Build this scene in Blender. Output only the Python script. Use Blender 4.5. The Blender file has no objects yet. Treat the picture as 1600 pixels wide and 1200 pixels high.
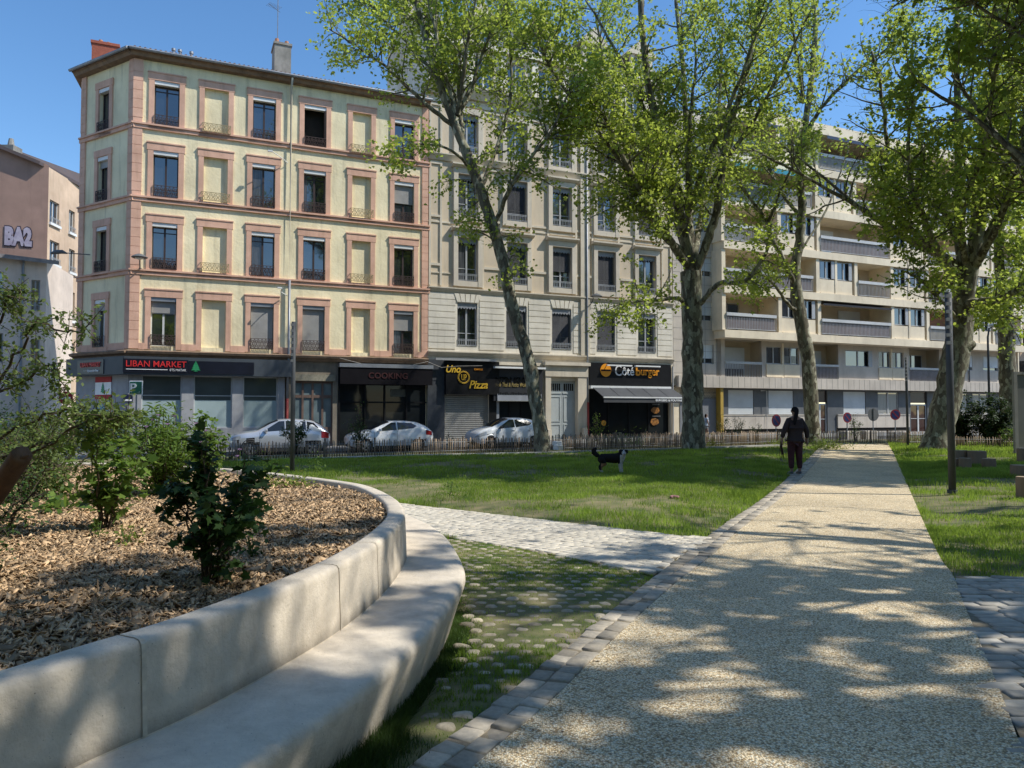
import bpy, bmesh, math, random
import numpy as np
from mathutils import Vector, Matrix, noise as mnoise
random.seed(7); rng = np.random.default_rng(11)
sc = bpy.context.scene; col = sc.collection
R = math.radians
# ------------------------------------------------------------------ camera model
FPX, TILT, EYE = 1180.0, math.atan(43/1180), 1.55
ct, st = math.cos(TILT), math.sin(TILT)
def ray(px, py):
    x, u = px-800, 600-py
    return (x, FPX*ct-u*st, FPX*st+u*ct)
def G(px, py, z=0.0):
    r = ray(px, py); k = (z-EYE)/r[2]; return (r[0]*k, r[1]*k)
def D(px, py, Y):
    r = ray(px, py); k = Y/r[1]; return Vector((r[0]*k, Y, EYE+r[2]*k))
FA = R(24); C0 = (-17.9, 35.3)
fd = (math.cos(FA), math.sin(FA)); fn = (-math.sin(FA), math.cos(FA))
def FP(px, py, off=0.0):
    r = ray(px, py); k = (C0[0]*fn[0]+C0[1]*fn[1]+off)/(r[0]*fn[0]+r[1]*fn[1])
    x, y, z = [c*k for c in r]
    return ((x-C0[0])*fd[0]+(y-C0[1])*fd[1], z+EYE)
def FW(s, y, z=0.0):
    return Vector((C0[0]+s*fd[0]+y*fn[0], C0[1]+s*fd[1]+y*fn[1], z))
def street_z(s): return max(-.62, min(-.1, -.48+.012*s))

# ------------------------------------------------------------------ materials
def nn(nt, t, **kw):
    n = nt.nodes.new(t)
    for k, v in kw.items():
        if k in n.inputs.keys(): n.inputs[k].default_value = v
        else: setattr(n, k, v)
    return n
def lk(nt, a, b): nt.links.new(a, b)
def c4(c): return (c[0], c[1], c[2], 1)
MATS = {}
def M(name, c1, c2=None, scale=3.0, rough=.8, bump=0., bscale=40., metallic=0., attr=None, big=0.12, stretch=(1,1,1), spec=.4, coat=0., detail=5., bdist=.01, stain=0.):
    if name in MATS: return MATS[name]
    m = bpy.data.materials.new(name); m.use_nodes = True; nt = m.node_tree
    b = nt.nodes['Principled BSDF']
    b.inputs['Roughness'].default_value = rough; b.inputs['Metallic'].default_value = metallic
    b.inputs['Specular IOR Level'].default_value = spec; b.inputs['Coat Weight'].default_value = coat
    geo = nn(nt, 'ShaderNodeNewGeometry'); mp = nn(nt, 'ShaderNodeMapping'); mp.inputs['Scale'].default_value = stretch
    lk(nt, geo.outputs['Position'], mp.inputs['Vector'])
    nz = nn(nt, 'ShaderNodeTexNoise', Scale=scale, Detail=detail, Roughness=.6); lk(nt, mp.outputs[0], nz.inputs['Vector'])
    rp = nn(nt, 'ShaderNodeMapRange'); rp.inputs[1].default_value = .32; rp.inputs[2].default_value = .68
    lk(nt, nz.outputs[0], rp.inputs[0])
    mx = nn(nt, 'ShaderNodeMix', data_type='RGBA'); mx.inputs[6].default_value = c4(c1); mx.inputs[7].default_value = c4(c2 or tuple(x*.82 for x in c1))
    lk(nt, rp.outputs[0], mx.inputs[0]); out = mx.outputs[2]
    if big:
        n2 = nn(nt, 'ShaderNodeTexNoise', Scale=.45, Detail=3.); lk(nt, geo.outputs['Position'], n2.inputs['Vector'])
        r2 = nn(nt, 'ShaderNodeMapRange'); r2.inputs[1].default_value = .3; r2.inputs[2].default_value = .7
        r2.inputs[3].default_value = 1-big; r2.inputs[4].default_value = 1+big; lk(nt, n2.outputs[0], r2.inputs[0])
        v = nn(nt, 'ShaderNodeVectorMath', operation='SCALE'); lk(nt, out, v.inputs[0]); lk(nt, r2.outputs[0], v.inputs['Scale']); out = v.outputs[0]
    if stain:
        m3 = nn(nt, 'ShaderNodeMapping'); m3.inputs['Scale'].default_value = (2.2, 2.2, .22); lk(nt, geo.outputs['Position'], m3.inputs['Vector'])
        n3 = nn(nt, 'ShaderNodeTexNoise', Scale=1.6, Detail=6., Roughness=.65); lk(nt, m3.outputs[0], n3.inputs['Vector'])
        r3 = nn(nt, 'ShaderNodeMapRange'); r3.inputs[1].default_value = .52; r3.inputs[2].default_value = .75
        r3.inputs[3].default_value = 1; r3.inputs[4].default_value = 1-stain; lk(nt, n3.outputs[0], r3.inputs[0])
        v = nn(nt, 'ShaderNodeVectorMath', operation='SCALE'); lk(nt, out, v.inputs[0]); lk(nt, r3.outputs[0], v.inputs['Scale']); out = v.outputs[0]
    if attr:
        a = nn(nt, 'ShaderNodeAttribute', attribute_name='tint')
        r4 = nn(nt, 'ShaderNodeMapRange'); r4.inputs[3].default_value = attr[0]; r4.inputs[4].default_value = attr[1]; lk(nt, a.outputs['Fac'], r4.inputs[0])
        v = nn(nt, 'ShaderNodeVectorMath', operation='SCALE'); lk(nt, out, v.inputs[0]); lk(nt, r4.outputs[0], v.inputs['Scale']); out = v.outputs[0]
    lk(nt, out, b.inputs['Base Color'])
    if bump:
        nb = nn(nt, 'ShaderNodeTexNoise', Scale=bscale, Detail=6., Roughness=.6); lk(nt, mp.outputs[0], nb.inputs['Vector'])
        bp = nn(nt, 'ShaderNodeBump', Strength=bump, Distance=bdist); lk(nt, nb.outputs[0], bp.inputs['Height']); lk(nt, bp.outputs[0], b.inputs['Normal'])
    MATS[name] = m; return m
def leaf_mat(name, c1, c2, tr=(.28,.36,.05), trw=.45):
    m = bpy.data.materials.new(name); m.use_nodes = True; nt = m.node_tree; nt.nodes.remove(nt.nodes['Principled BSDF'])
    o = nt.nodes['Material Output']
    a = nn(nt, 'ShaderNodeAttribute', attribute_name='tint')
    mx = nn(nt, 'ShaderNodeMix', data_type='RGBA'); mx.inputs[6].default_value = c4(c1); mx.inputs[7].default_value = c4(c2); lk(nt, a.outputs['Fac'], mx.inputs[0])
    pr = nn(nt, 'ShaderNodeBsdfPrincipled', Roughness=.55); pr.inputs['Specular IOR Level'].default_value = .25; lk(nt, mx.outputs[2], pr.inputs['Base Color'])
    mt = nn(nt, 'ShaderNodeMix', data_type='RGBA'); mt.inputs[6].default_value = c4(tuple(x*.42 for x in tr)); mt.inputs[7].default_value = c4(tr); lk(nt, a.outputs['Fac'], mt.inputs[0])
    t = nn(nt, 'ShaderNodeBsdfTranslucent'); lk(nt, mt.outputs[2], t.inputs['Color'])
    ms = nn(nt, 'ShaderNodeMixShader', Fac=trw); lk(nt, pr.outputs[0], ms.inputs[1]); lk(nt, t.outputs[0], ms.inputs[2]); lk(nt, ms.outputs[0], o.inputs['Surface'])
    MATS[name] = m; return m
def glass_mat(name, c=(.012,.016,.022), ior=1.9, rough=.04, wob=.03):
    m = bpy.data.materials.new(name); m.use_nodes = True; nt = m.node_tree; b = nt.nodes['Principled BSDF']
    b.inputs['Roughness'].default_value = rough; b.inputs['IOR'].default_value = ior
    geo = nn(nt, 'ShaderNodeNewGeometry'); nz = nn(nt, 'ShaderNodeTexNoise', Scale=1.1, Detail=2.); lk(nt, geo.outputs['Position'], nz.inputs['Vector'])
    mx = nn(nt, 'ShaderNodeMix', data_type='RGBA'); mx.inputs[6].default_value = c4(c); mx.inputs[7].default_value = c4(tuple(x*2.2+.004 for x in c)); lk(nt, nz.outputs[0], mx.inputs[0]); lk(nt, mx.outputs[2], b.inputs['Base Color'])
    n2 = nn(nt, 'ShaderNodeTexNoise', Scale=.9, Detail=1.); lk(nt, geo.outputs['Position'], n2.inputs['Vector'])
    bp = nn(nt, 'ShaderNodeBump', Strength=wob*6, Distance=.05); lk(nt, n2.outputs[0], bp.inputs['Height']); lk(nt, bp.outputs[0], b.inputs['Normal'])
    MATS[name] = m; return m

# ------------------------------------------------------------------ mesh building
def tag(o, label=None, cat=None, group=None, kind=None):
    if label: o['label'] = label
    if cat: o['category'] = cat
    if group: o['group'] = group
    if kind: o['kind'] = kind
    return o
def empty(name, loc, rz=0, label=None, cat=None, group=None):
    o = bpy.data.objects.new(name, None); o.empty_display_size = .3; col.objects.link(o)
    o.location = loc; o.rotation_euler = (0, 0, rz); return tag(o, label, cat, group)
class MB:
    def __init__(s, base=(0,0,0)): s.v = []; s.f = []; s.m = []; s.b = base; s.cm = 0
    def add(s, vs, fs):
        n = len(s.v); s.v += [(x-s.b[0], y-s.b[1], z-s.b[2]) for x, y, z in vs]
        for f in fs: s.f.append(tuple(i+n for i in f)); s.m.append(s.cm)
        return s
    def quad(s, a, b, c, d): return s.add([a, b, c, d], [(0,1,2,3)])
    def poly(s, pts): return s.add(pts, [tuple(range(len(pts)))])
    def box(s, x0, x1, y0, y1, z0, z1):
        return s.add([(x0,y0,z0),(x1,y0,z0),(x1,y1,z0),(x0,y1,z0),(x0,y0,z1),(x1,y0,z1),(x1,y1,z1),(x0,y1,z1)],
            [(0,3,2,1),(4,5,6,7),(0,1,5,4),(1,2,6,5),(2,3,7,6),(3,0,4,7)])
    def tube(s, pts, rad, n=6, caps=True):
        v, f = tube_arr(pts, rad, n); s.add([tuple(p) for p in v], [tuple(q) for q in f])
        if caps: k = len(v); s.f.append(tuple(len(s.v)-k+i for i in reversed(range(n)))); s.m.append(s.cm); s.f.append(tuple(len(s.v)-n+i for i in range(n))); s.m.append(s.cm)
        return s
    def prism(s, prof, y0, y1):          # profile in x,z extruded in y
        n = len(prof); s.add([(x,y0,z) for x,z in prof]+[(x,y1,z) for x,z in prof],
            [tuple(range(n)), tuple(range(2*n-1, n-1, -1))]+[(i, i+n, (i+1)%n+n, (i+1)%n) for i in range(n)]); return s
    def sweep(s, prof, x0, x1):          # profile in y,z extruded in x
        n = len(prof); s.add([(x0,y,z) for y,z in prof]+[(x1,y,z) for y,z in prof],
            [tuple(range(n-1,-1,-1)), tuple(range(n, 2*n))]+[(i, (i+1)%n, (i+1)%n+n, i+n) for i in range(n)]); return s
    def build(s, name, mats, parent=None, smooth=False, bevel=0):
        me = bpy.data.meshes.new(name); me.from_pydata(s.v, [], s.f)
        if not isinstance(mats, (list, tuple)): mats = [mats]
        for m in mats: me.materials.append(m)
        if len(mats) > 1: me.polygons.foreach_set('material_index', s.m)
        if smooth: me.polygons.foreach_set('use_smooth', [True]*len(me.polygons))
        me.update(); o = bpy.data.objects.new(name, me); col.objects.link(o)
        if parent: o.parent = parent
        if bevel:
            b = o.modifiers.new('bevel', 'BEVEL'); b.width = bevel; b.segments = 2; b.limit_method = 'ANGLE'
        return o
def tube_arr(pts, rad, n=6):
    P = np.array([tuple(p) for p in pts], float); k = len(P)
    if np.isscalar(rad): rad = [rad]*k
    T = np.gradient(P, axis=0) if k > 2 else np.array([P[1]-P[0]]*2)
    T /= np.linalg.norm(T, axis=1)[:, None]+1e-9
    ref = np.array([0,0,1.]) if abs(T[0][2]) < .9 else np.array([1.,0,0])
    U = np.cross(T, ref); U /= np.linalg.norm(U, axis=1)[:, None]+1e-9; W = np.cross(T, U)
    a = np.arange(n)*2*math.pi/n
    V = P[:,None,:]+np.array(rad)[:,None,None]*(np.cos(a)[None,:,None]*U[:,None,:]+np.sin(a)[None,:,None]*W[:,None,:])
    i = np.arange(k-1)[:,None]*n; j = np.arange(n)[None,:]; j2 = (j+1)%n
    Fq = np.stack([i+j, i+j2, i+n+j2, i+n+j], -1).reshape(-1, 4)
    return V.reshape(-1, 3), Fq
def np_mesh(name, V, faces_n, idx, mat, parent=None, tint=None, smooth=False):
    """V Nx3, faces_n = verts per face (array), idx = flat loop vertex index"""
    me = bpy.data.meshes.new(name); me.vertices.add(len(V)); me.vertices.foreach_set('co', np.asarray(V, np.float32).ravel())
    me.loops.add(len(idx)); me.loops.foreach_set('vertex_index', np.asarray(idx, np.int32))
    nf = len(faces_n); me.polygons.add(nf); st_ = np.concatenate([[0], np.cumsum(faces_n)[:-1]]).astype(np.int32)
    me.polygons.foreach_set('loop_start', st_); me.polygons.foreach_set('loop_total', np.asarray(faces_n, np.int32))
    if smooth: me.polygons.foreach_set('use_smooth', np.ones(nf, bool))
    me.materials.append(mat); me.update(calc_edges=True)
    if tint is not None:
        a = me.attributes.new('tint', 'FLOAT', 'FACE'); a.data.foreach_set('value', np.asarray(tint, np.float32))
    o = bpy.data.objects.new(name, me); col.objects.link(o)
    if parent: o.parent = parent
    return o
def wall_holes(mb, x0, x1, z0, z1, holes, y=0., depth=.2):
    xs = sorted({x0, x1, *[h[0] for h in holes], *[h[1] for h in holes]}); zs = sorted({z0, z1, *[h[2] for h in holes], *[h[3] for h in holes]})
    for i in range(len(xs)-1):
        for j in range(len(zs)-1):
            cx, cz = (xs[i]+xs[i+1])/2, (zs[j]+zs[j+1])/2
            if any(h[0] < cx < h[1] and h[2] < cz < h[3] for h in holes): continue
            mb.quad((xs[i],y,zs[j]), (xs[i+1],y,zs[j]), (xs[i+1],y,zs[j+1]), (xs[i],y,zs[j+1]))
    for h in holes:
        a, b, c, d = h[:4]; e = y+depth
        mb.quad((a,y,c),(a,y,d),(a,e,d),(a,e,c)); mb.quad((b,y,c),(b,e,c),(b,e,d),(b,y,d))
        mb.quad((a,y,d),(b,y,d),(b,e,d),(a,e,d)); mb.quad((a,y,c),(a,e,c),(b,e,c),(b,y,c))
def text_mesh(name, s, x0, x1, z0, z1, y, mat, parent, base=(0,0,0), shear=0, ext=.02, bold=0.0, rot=None):
    cu = bpy.data.curves.new(name, 'FONT'); cu.body = s; cu.size = 1; cu.extrude = ext; cu.shear = shear; cu.offset = bold; cu.resolution_u = 3
    t = bpy.data.objects.new('tmp_text', cu); col.objects.link(t); bpy.context.view_layer.update()
    dg = bpy.context.evaluated_depsgraph_get(); me = bpy.data.meshes.new_from_object(t.evaluated_get(dg)); me.name = name
    bpy.data.objects.remove(t); bpy.data.curves.remove(cu)
    n = len(me.vertices); co = np.empty(n*3, np.float32); me.vertices.foreach_get('co', co); co = co.reshape(-1, 3)
    a, b = co.min(0), co.max(0)
    X = x0+(co[:,0]-a[0])/(b[0]-a[0]+1e-6)*(x1-x0); Z = z0+(co[:,1]-a[1])/(b[1]-a[1]+1e-6)*(z1-z0); Y = y-co[:,2]
    out = np.stack([X-base[0], Y-base[1], Z-base[2]], 1)
    me.vertices.foreach_set('co', out.ravel()); me.materials.clear(); me.materials.append(mat); me.update()
    o = bpy.data.objects.new(name, me); col.objects.link(o); o.parent = parent; return o
def catmull(P, n):
    P = [np.array(p, float) for p in P]; P = [2*P[0]-P[1]]+P+[2*P[-1]-P[-2]]; out = []
    for i in range(1, len(P)-2):
        for k in range(n):
            t = k/n; a, b, c, d = P[i-1:i+3]
            out.append(.5*((2*b)+(-a+c)*t+(2*a-5*b+4*c-d)*t*t+(-a+3*b-3*c+d)*t**3))
    out.append(P[-2]); return np.array(out)
def resample(P, n):
    d = np.concatenate([[0], np.cumsum(np.linalg.norm(np.diff(P, axis=0), axis=1))]); t = np.linspace(0, d[-1], n)
    return np.stack([np.interp(t, d, P[:,k]) for k in range(P.shape[1])], 1)
def inpoly(X, Y, poly):
    c = np.zeros(X.shape, bool); n = len(poly); j = n-1
    for i in range(n):
        xi, yi = poly[i][:2]; xj, yj = poly[j][:2]
        c ^= ((yi > Y) != (yj > Y)) & (X < (xj-xi)*(Y-yi)/((yj-yi)+1e-12)+xi); j = i
    return c
def segdist(X, Y, pl):
    d = np.full(X.shape, 1e9)
    for (a, b) in zip(pl[:-1], pl[1:]):
        vx, vy = b[0]-a[0], b[1]-a[1]; L = vx*vx+vy*vy+1e-9
        t = np.clip(((X-a[0])*vx+(Y-a[1])*vy)/L, 0, 1); d = np.minimum(d, np.hypot(X-a[0]-t*vx, Y-a[1]-t*vy))
    return d
_g = rng.random((256, 256))
def vnoise(X, Y, s):
    x, y = X*s, Y*s; i, j = np.floor(x).astype(int), np.floor(y).astype(int); fx, fy = x-i, y-j
    fx = fx*fx*(3-2*fx); fy = fy*fy*(3-2*fy); g = lambda a, b: _g[a % 256, b % 256]
    return (g(i,j)*(1-fx)+g(i+1,j)*fx)*(1-fy)+(g(i,j+1)*(1-fx)+g(i+1,j+1)*fx)*fy

# ------------------------------------------------------------------ world, sun, camera
AZ, EL = R(-8), R(49)          # sun azimuth measured from +X towards +Y
w = bpy.data.worlds.new('World'); sc.world = w; w.use_nodes = True; nt = w.node_tree; bg = nt.nodes['Background']
sky = nn(nt, 'ShaderNodeTexSky'); sky.sky_type = 'NISHITA'; sky.sun_disc = False; sky.sun_elevation = EL; sky.sun_rotation = math.pi/2-AZ
sky.air_density = 1.0; sky.dust_density = .25; sky.ozone_density = 2.2; sky.altitude = 200
hs = nn(nt, 'ShaderNodeHueSaturation', Saturation=1.2, Value=1.32); lk(nt, sky.outputs[0], hs.inputs['Color'])
lk(nt, hs.outputs[0], bg.inputs[0]); bg.inputs[1].default_value = .15
sl = bpy.data.lights.new('sun', 'SUN'); sl.energy = 5.0; sl.angle = R(.53); sl.color = (1, .965, .88)
so = bpy.data.objects.new('sun', sl); col.objects.link(so)
sd = Vector((math.cos(AZ)*math.cos(EL), math.sin(AZ)*math.cos(EL), math.sin(EL)))
so.rotation_euler = sd.to_track_quat('Z', 'Y').to_euler()
so.location = (30, 0, 40)
cd = bpy.data.cameras.new('camera'); co_ = bpy.data.objects.new('camera', cd); col.objects.link(co_); sc.camera = co_
cd.sensor_width = 36; cd.lens = FPX/1600*36; cd.clip_end = 3000; cd.clip_start = .05
co_.location = (0, 0, EYE); co_.rotation_euler = (math.pi/2+TILT, 0, 0)
sc.view_settings.view_transform = 'Standard'; sc.view_settings.look = 'None'; sc.view_settings.exposure = 0
try: sc.cycles.max_bounces = 7; sc.cycles.transparent_max_bounces = 6
except Exception: pass
# ------------------------------------------------------------------ ground layout (metres, camera at the origin looking +Y)
PATH_L = [(-1.1,1.2),(-.75,2.1),(-.21,3.28),(.228,4.15),(.63,5.07),(1.42,6.77),(2.01,7.92),(2.43,8.79),(3.05,10.1),(5.2,14.4),(9.28,23.15),(15.2,36.2)]
PATH_O = [(-1.4,1.3),(-1.03,2.2),(-.485,3.31),(-.11,4.05),(.41,5.17),(1.2,6.87),(1.76,8.05),(2.18,8.92),(2.8,10.23),(4.95,14.55),(9.0,23.3),(14.9,36.3)]
PATH_R = [(1.2,.8),(1.95,2.5),(2.30,3.39),(2.38,3.6),(2.64,4.11),(3.02,4.88),(3.68,6.22),(4.20,7.26),(4.71,8.43),(7.07,13.35),(12.7,25.05),(18.0,36.2)]
PL = catmull(PATH_L, 6); PO = catmull(PATH_O, 6); PR = catmull(PATH_R, 6)
path_poly = [tuple(p) for p in PL]+[tuple(p) for p in PR[::-1]]
strip_poly = [tuple(p) for p in PO]+[tuple(p) for p in PL[::-1]]
WALL = [(-7.5,-1.6),(-5.2,-1.1),(-3.3,.2),(-2.3,1.2),(-1.58,2.25),(-1.41,2.6),(-1.215,3.03),(-.98,3.83),(-.87,4.5),(-.825,5.3),(-.87,6.2),(-1.1,7.2),(-1.56,8.37),(-1.98,8.98),(-2.85,9.89),(-3.81,10.76),(-5.2,11.6),(-7.5,12.4),(-12,13.2)]
RIM = [(-7.3,-2.2),(-4.9,-1.7),(-2.8,-.3),(-1.75,.8),(-1.15,1.95),(-.895,2.52),(-.68,3.1),(-.5,3.82),(-.41,4.4),(-.335,5.25),(-.37,5.87),(-.66,7.35),(-1.15,8.6),(-1.62,9.3),(-2.55,10.3),(-3.55,11.2),(-5.0,12.1),(-7.4,12.95),(-11.9,13.8)]
WC = catmull(WALL, 8); RC = catmull(RIM, 8)
pav_poly = [(-8,17.4),(-4.2,14.6),(-1.72,12.7),(.3,11.0),(2.45,9.3)]+[(2.0,8.55),(1.70,8.0),(1.35,7.25)]+[(.4,8.35),(-.59,9.28),(-1.5,10.1),(-3.2,11.7),(-5.0,12.9),(-8,14.6)]
rpav_poly = [(1.2,.8),(1.95,2.5),(2.30,3.39),(2.64,4.11),(3.02,4.88),(3.68,6.22),(4.22,7.25),(5.6,7.0),(9.5,6.6),(9.5,.8)]
cob_poly = [(-.9,1.6),(-.95,2.3)]+[tuple(p) for p in RC if p[1] > 2.2 and p[1] < 9.2 and p[0] > -1.6]+[(-.59,9.28),(.4,8.35),(1.35,7.25)]+[tuple(p) for p in PO[::-1] if 1.3 < p[1] < 7.2]
def hard(X, Y):
    d = segdist(X, Y, [tuple(p) for p in PO[::3]]); d = np.minimum(d, segdist(X, Y, [tuple(p) for p in PR[::3]]))
    d = np.minimum(d, segdist(X, Y, pav_poly+[pav_poly[0]])); d = np.minimum(d, segdist(X, Y, [(4.22,7.25),(5.6,7.0),(9.5,6.6)]))
    d = np.minimum(d, segdist(X, Y, [tuple(p) for p in RC[::3]]))
    ins = inpoly(X, Y, path_poly) | inpoly(X, Y, strip_poly) | inpoly(X, Y, pav_poly) | inpoly(X, Y, rpav_poly)
    return np.where(ins, -d, d), ins
def fence_line_dist(X, Y):      # signed distance beyond the fence line towards the street
    return (X+6)*fn[0]+(Y-24.4)*fn[1]
def lawn_z(X, Y):
    d, ins = hard(X, Y); t = np.clip(d/1.6, 0, 1); t = t*t*(3-2*t)
    z = -.035+t*(.10+.05*(vnoise(X, Y, .25)-.5)) + np.clip(d/.4,0,1)*.02*(vnoise(X, Y, 1.4)-.5)
    z = np.where(inpoly(X, Y, cob_poly), -.008, z)
    k = np.clip((fence_line_dist(X, Y)+2)/2., 0, 1)
    k2 = np.clip((Y-33)/5, 0, 1)
    z = z*(1-np.maximum(k, k2)) + np.maximum(k, k2)*.0
    return z

earth = M('earth', (.10,.075,.045), (.06,.045,.028), scale=9, bump=.5, bscale=60, rough=.95)
grass_base = M('grass_soil', (.07,.10,.025), (.25,.205,.105), scale=2.2, bump=.6, bscale=90, rough=.95, detail=8)
# far ground sheet
mb = MB(); mb.quad((-900,-400,-.75),(900,-400,-.75),(900,1800,-.75),(-900,1800,-.75))
tag(mb.build('ground', M('far_ground', (.16,.15,.13), (.11,.10,.09), scale=.3, bump=.2)), kind='structure')
def grid_sheet(name, x0, x1, y0, y1, step, zf, mat, keep=None, yg=1.0):
    nx = int((x1-x0)/step)+1
    ys = [y0]
    while ys[-1] < y1: ys.append(ys[-1]+step*max(1, yg*ys[-1]/14))
    X, Y = np.meshgrid(np.linspace(x0, x1, nx), np.array(ys)); Z = zf(X, Y)
    V = np.stack([X, Y, Z], -1).reshape(-1, 3); ny = len(ys)
    i = (np.arange(ny-1)[:,None]*nx+np.arange(nx-1)[None,:]).ravel(); Fq = np.stack([i, i+1, i+nx+1, i+nx], 1)
    if keep is not None:
        cx = V[Fq].mean(1); Fq = Fq[keep(cx[:,0], cx[:,1])]
    return np_mesh(name, V, np.full(len(Fq), 4), Fq.ravel(), mat, smooth=True)
def keep_lawn(X, Y):
    d, ins = hard(X, Y)
    return ~(ins & (d < -.35)) & (fence_line_dist(X, Y) < 3.4)
o = grid_sheet('lawn', -20, 34, .5, 40, .22, lawn_z, grass_base, keep_lawn); tag(o, kind='structure')

# path: resin bound gravel
m = bpy.data.materials.new('resin_gravel'); m.use_nodes = True; nt = m.node_tree; b = nt.nodes['Principled BSDF']; b.inputs['Roughness'].default_value = .75
geo = nn(nt, 'ShaderNodeNewGeometry')
vo = nn(nt, 'ShaderNodeTexVoronoi', Scale=100.); lk(nt, geo.outputs['Position'], vo.inputs['Vector'])
sepc = nn(nt, 'ShaderNodeSeparateColor'); lk(nt, vo.outputs['Color'], sepc.inputs[0])
rp = nn(nt, 'ShaderNodeValToRGB'); e = rp.color_ramp; e.interpolation = 'LINEAR'
e.elements[0].color = (.34,.225,.11,1); e.elements[1].color = (1,.93,.73,1)
for p, c in ((.25,(.62,.44,.225,1)),(.5,(.88,.69,.42,1)),(.8,(.98,.82,.56,1))): x = e.elements.new(p); x.color = c
lk(nt, sepc.outputs[0], rp.inputs[0])
r1 = nn(nt, 'ShaderNodeMapRange'); r1.inputs[1].default_value = .25; r1.inputs[2].default_value = .85; r1.inputs[3].default_value = 1; r1.inputs[4].default_value = .42; lk(nt, vo.outputs['Distance'], r1.inputs[0])
n2 = nn(nt, 'ShaderNodeTexNoise', Scale=.9, Detail=6.); lk(nt, geo.outputs['Position'], n2.inputs['Vector'])
r2 = nn(nt, 'ShaderNodeMapRange'); r2.inputs[1].default_value = .3; r2.inputs[2].default_value = .7; r2.inputs[3].default_value = .90; r2.inputs[4].default_value = 1.25; lk(nt, n2.outputs[0], r2.inputs[0])
mu = nn(nt, 'ShaderNodeMath', operation='MULTIPLY'); lk(nt, r1.outputs[0], mu.inputs[0]); lk(nt, r2.outputs[0], mu.inputs[1])
v = nn(nt, 'ShaderNodeVectorMath', operation='SCALE'); lk(nt, rp.outputs[0], v.inputs[0]); lk(nt, mu.outputs[0], v.inputs['Scale']); lk(nt, v.outputs[0], b.inputs['Base Color'])
bp = nn(nt, 'ShaderNodeBump', Strength=.9, Distance=.007); bp.invert = True; lk(nt, vo.outputs['Distance'], bp.inputs['Height']); lk(nt, bp.outputs[0], b.inputs['Normal'])
mb = MB()
Lr, Rr = resample(PL, 140), resample(PR, 140)
for i in range(139):
    a, b2, c, d = Lr[i], Rr[i], Rr[i+1], Lr[i+1]
    mb.quad((a[0],a[1],0),(b2[0],b2[1],0),(c[0],c[1],0),(d[0],d[1],0))
tag(mb.build('path', m), kind='structure')
mb = MB(); mb.poly([(12.5,36.1,.004),(19.5,35.6,.004),(21,38.2,-.02),(14,39.2,-.02)]); tag(mb.build('path', m), kind='structure')

# stone setts as real blocks
def blocks(name, items, mat, ch=.007, rnd=.0):
    """items: (cx, cy, ux, uy, half_len, half_wid, ztop)"""
    A = np.array(items, float); n = len(A)
    C = A[:, :2]; U = A[:, 2:4]; U /= np.linalg.norm(U, axis=1)[:,None]; W = np.stack([-U[:,1], U[:,0]], 1)
    sx = np.array([-1,1,1,-1.]); sy = np.array([-1,-1,1,1.])
    jit = rng.normal(0, 1, (n,4,2))*rnd
    P = C[:,None,:]+U[:,None,:]*(sx[None,:,None]*A[:,4][:,None,None])+W[:,None,:]*(sy[None,:,None]*A[:,5][:,None,None])+jit
    Ci = C[:,None,:]; k = (ch/np.minimum(A[:,4], A[:,5]))[:,None,None]; PI_ = P+(Ci-P)*np.minimum(k, .6)
    z = A[:,6]; tl = rng.normal(0, .002, (n,4))
    def lay(Q, zz): return np.concatenate([Q, (zz[:,None]+tl)[...,None]], -1)
    V = np.concatenate([lay(P, z-.06), lay(P, z-ch), lay(PI_, z)], 1).reshape(-1, 3)
    f = []
    for q in range(4):
        r = (q+1)%4; f += [(q, r, 4+r, 4+q), (4+q, 4+r, 8+r, 8+q)]
    f.append((8,9,10,11)); f = np.array(f); I = (np.arange(n)[:,None,None]*12+f[None]).reshape(-1, 4)
    return np_mesh(name, V, np.full(len(I), 4), I.ravel(), mat, tint=np.repeat(rng.random(n), 9))
sett = M('granite_sett', (.50,.43,.33), (.36,.31,.24), scale=30, bump=.35, bscale=180, attr=(.65,1.25), rough=.7, bdist=.004)
items = []
Os, Is = resample(PO, 900), resample(PL, 900)
L = np.concatenate([[0], np.cumsum(np.linalg.norm(np.diff((Os+Is)/2, axis=0), axis=1))])
for row in (0, 1):
    s = 0.07*row
    while s < L[-1]-.2:
        ln = random.uniform(.125, .175); k = np.interp(s+ln/2, L, np.arange(900)); i = int(k)
        a, c = Os[i], Is[i]; j = min(i+3, 899); t = (Os[j]+Is[j]-a-c); f = .26+.48*row
        p = a*(1-f)+c*f; w_ = np.linalg.norm(c-a)
        items.append((p[0], p[1], t[0], t[1], ln/2-.006, w_*.235, random.gauss(.006,.004))); s += ln
bl = blocks('path_edging', items, sett, rnd=.005); tag(bl, kind='structure')
mb = MB()
for i in range(0, 896, 4):
    a, b2, c, d = Os[i], Is[i], Is[i+4], Os[i+4]
    mb.quad((a[0],a[1],-.006),(b2[0],b2[1],-.006),(c[0],c[1],-.006),(d[0],d[1],-.006))
tag(mb.build('path_edging_bed', M('mortar_sand', (.30,.25,.17), (.19,.15,.10), scale=20, bump=.5, bscale=150, rough=.95)), kind='structure')
pav = M('pale_paver', (.66,.59,.47), (.54,.48,.385), scale=14, bump=.3, bscale=160, attr=(.85,1.10), rough=.75, bdist=.003)
items = []
dr = np.array([.77,-.64]); dp = np.array([.64,.77])    # along the cross path and across it
for r in range(-60, 60):
    off = random.random()*.2; x = -14+off
    while x < 14:
        ln = random.uniform(.12,.16)
        c = np.array([-.5,10.9])+dr*(x+ln/2)+dp*(r*.108)
        if -9 < c[0] < 3 and 6.5 < c[1] < 18: items.append((c[0], c[1], dr[0], dr[1], ln/2-.005, .049, random.gauss(.004,.002)))
        x += ln
A = np.array(items); A = A[inpoly(A[:,0], A[:,1], pav_poly)]
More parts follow.
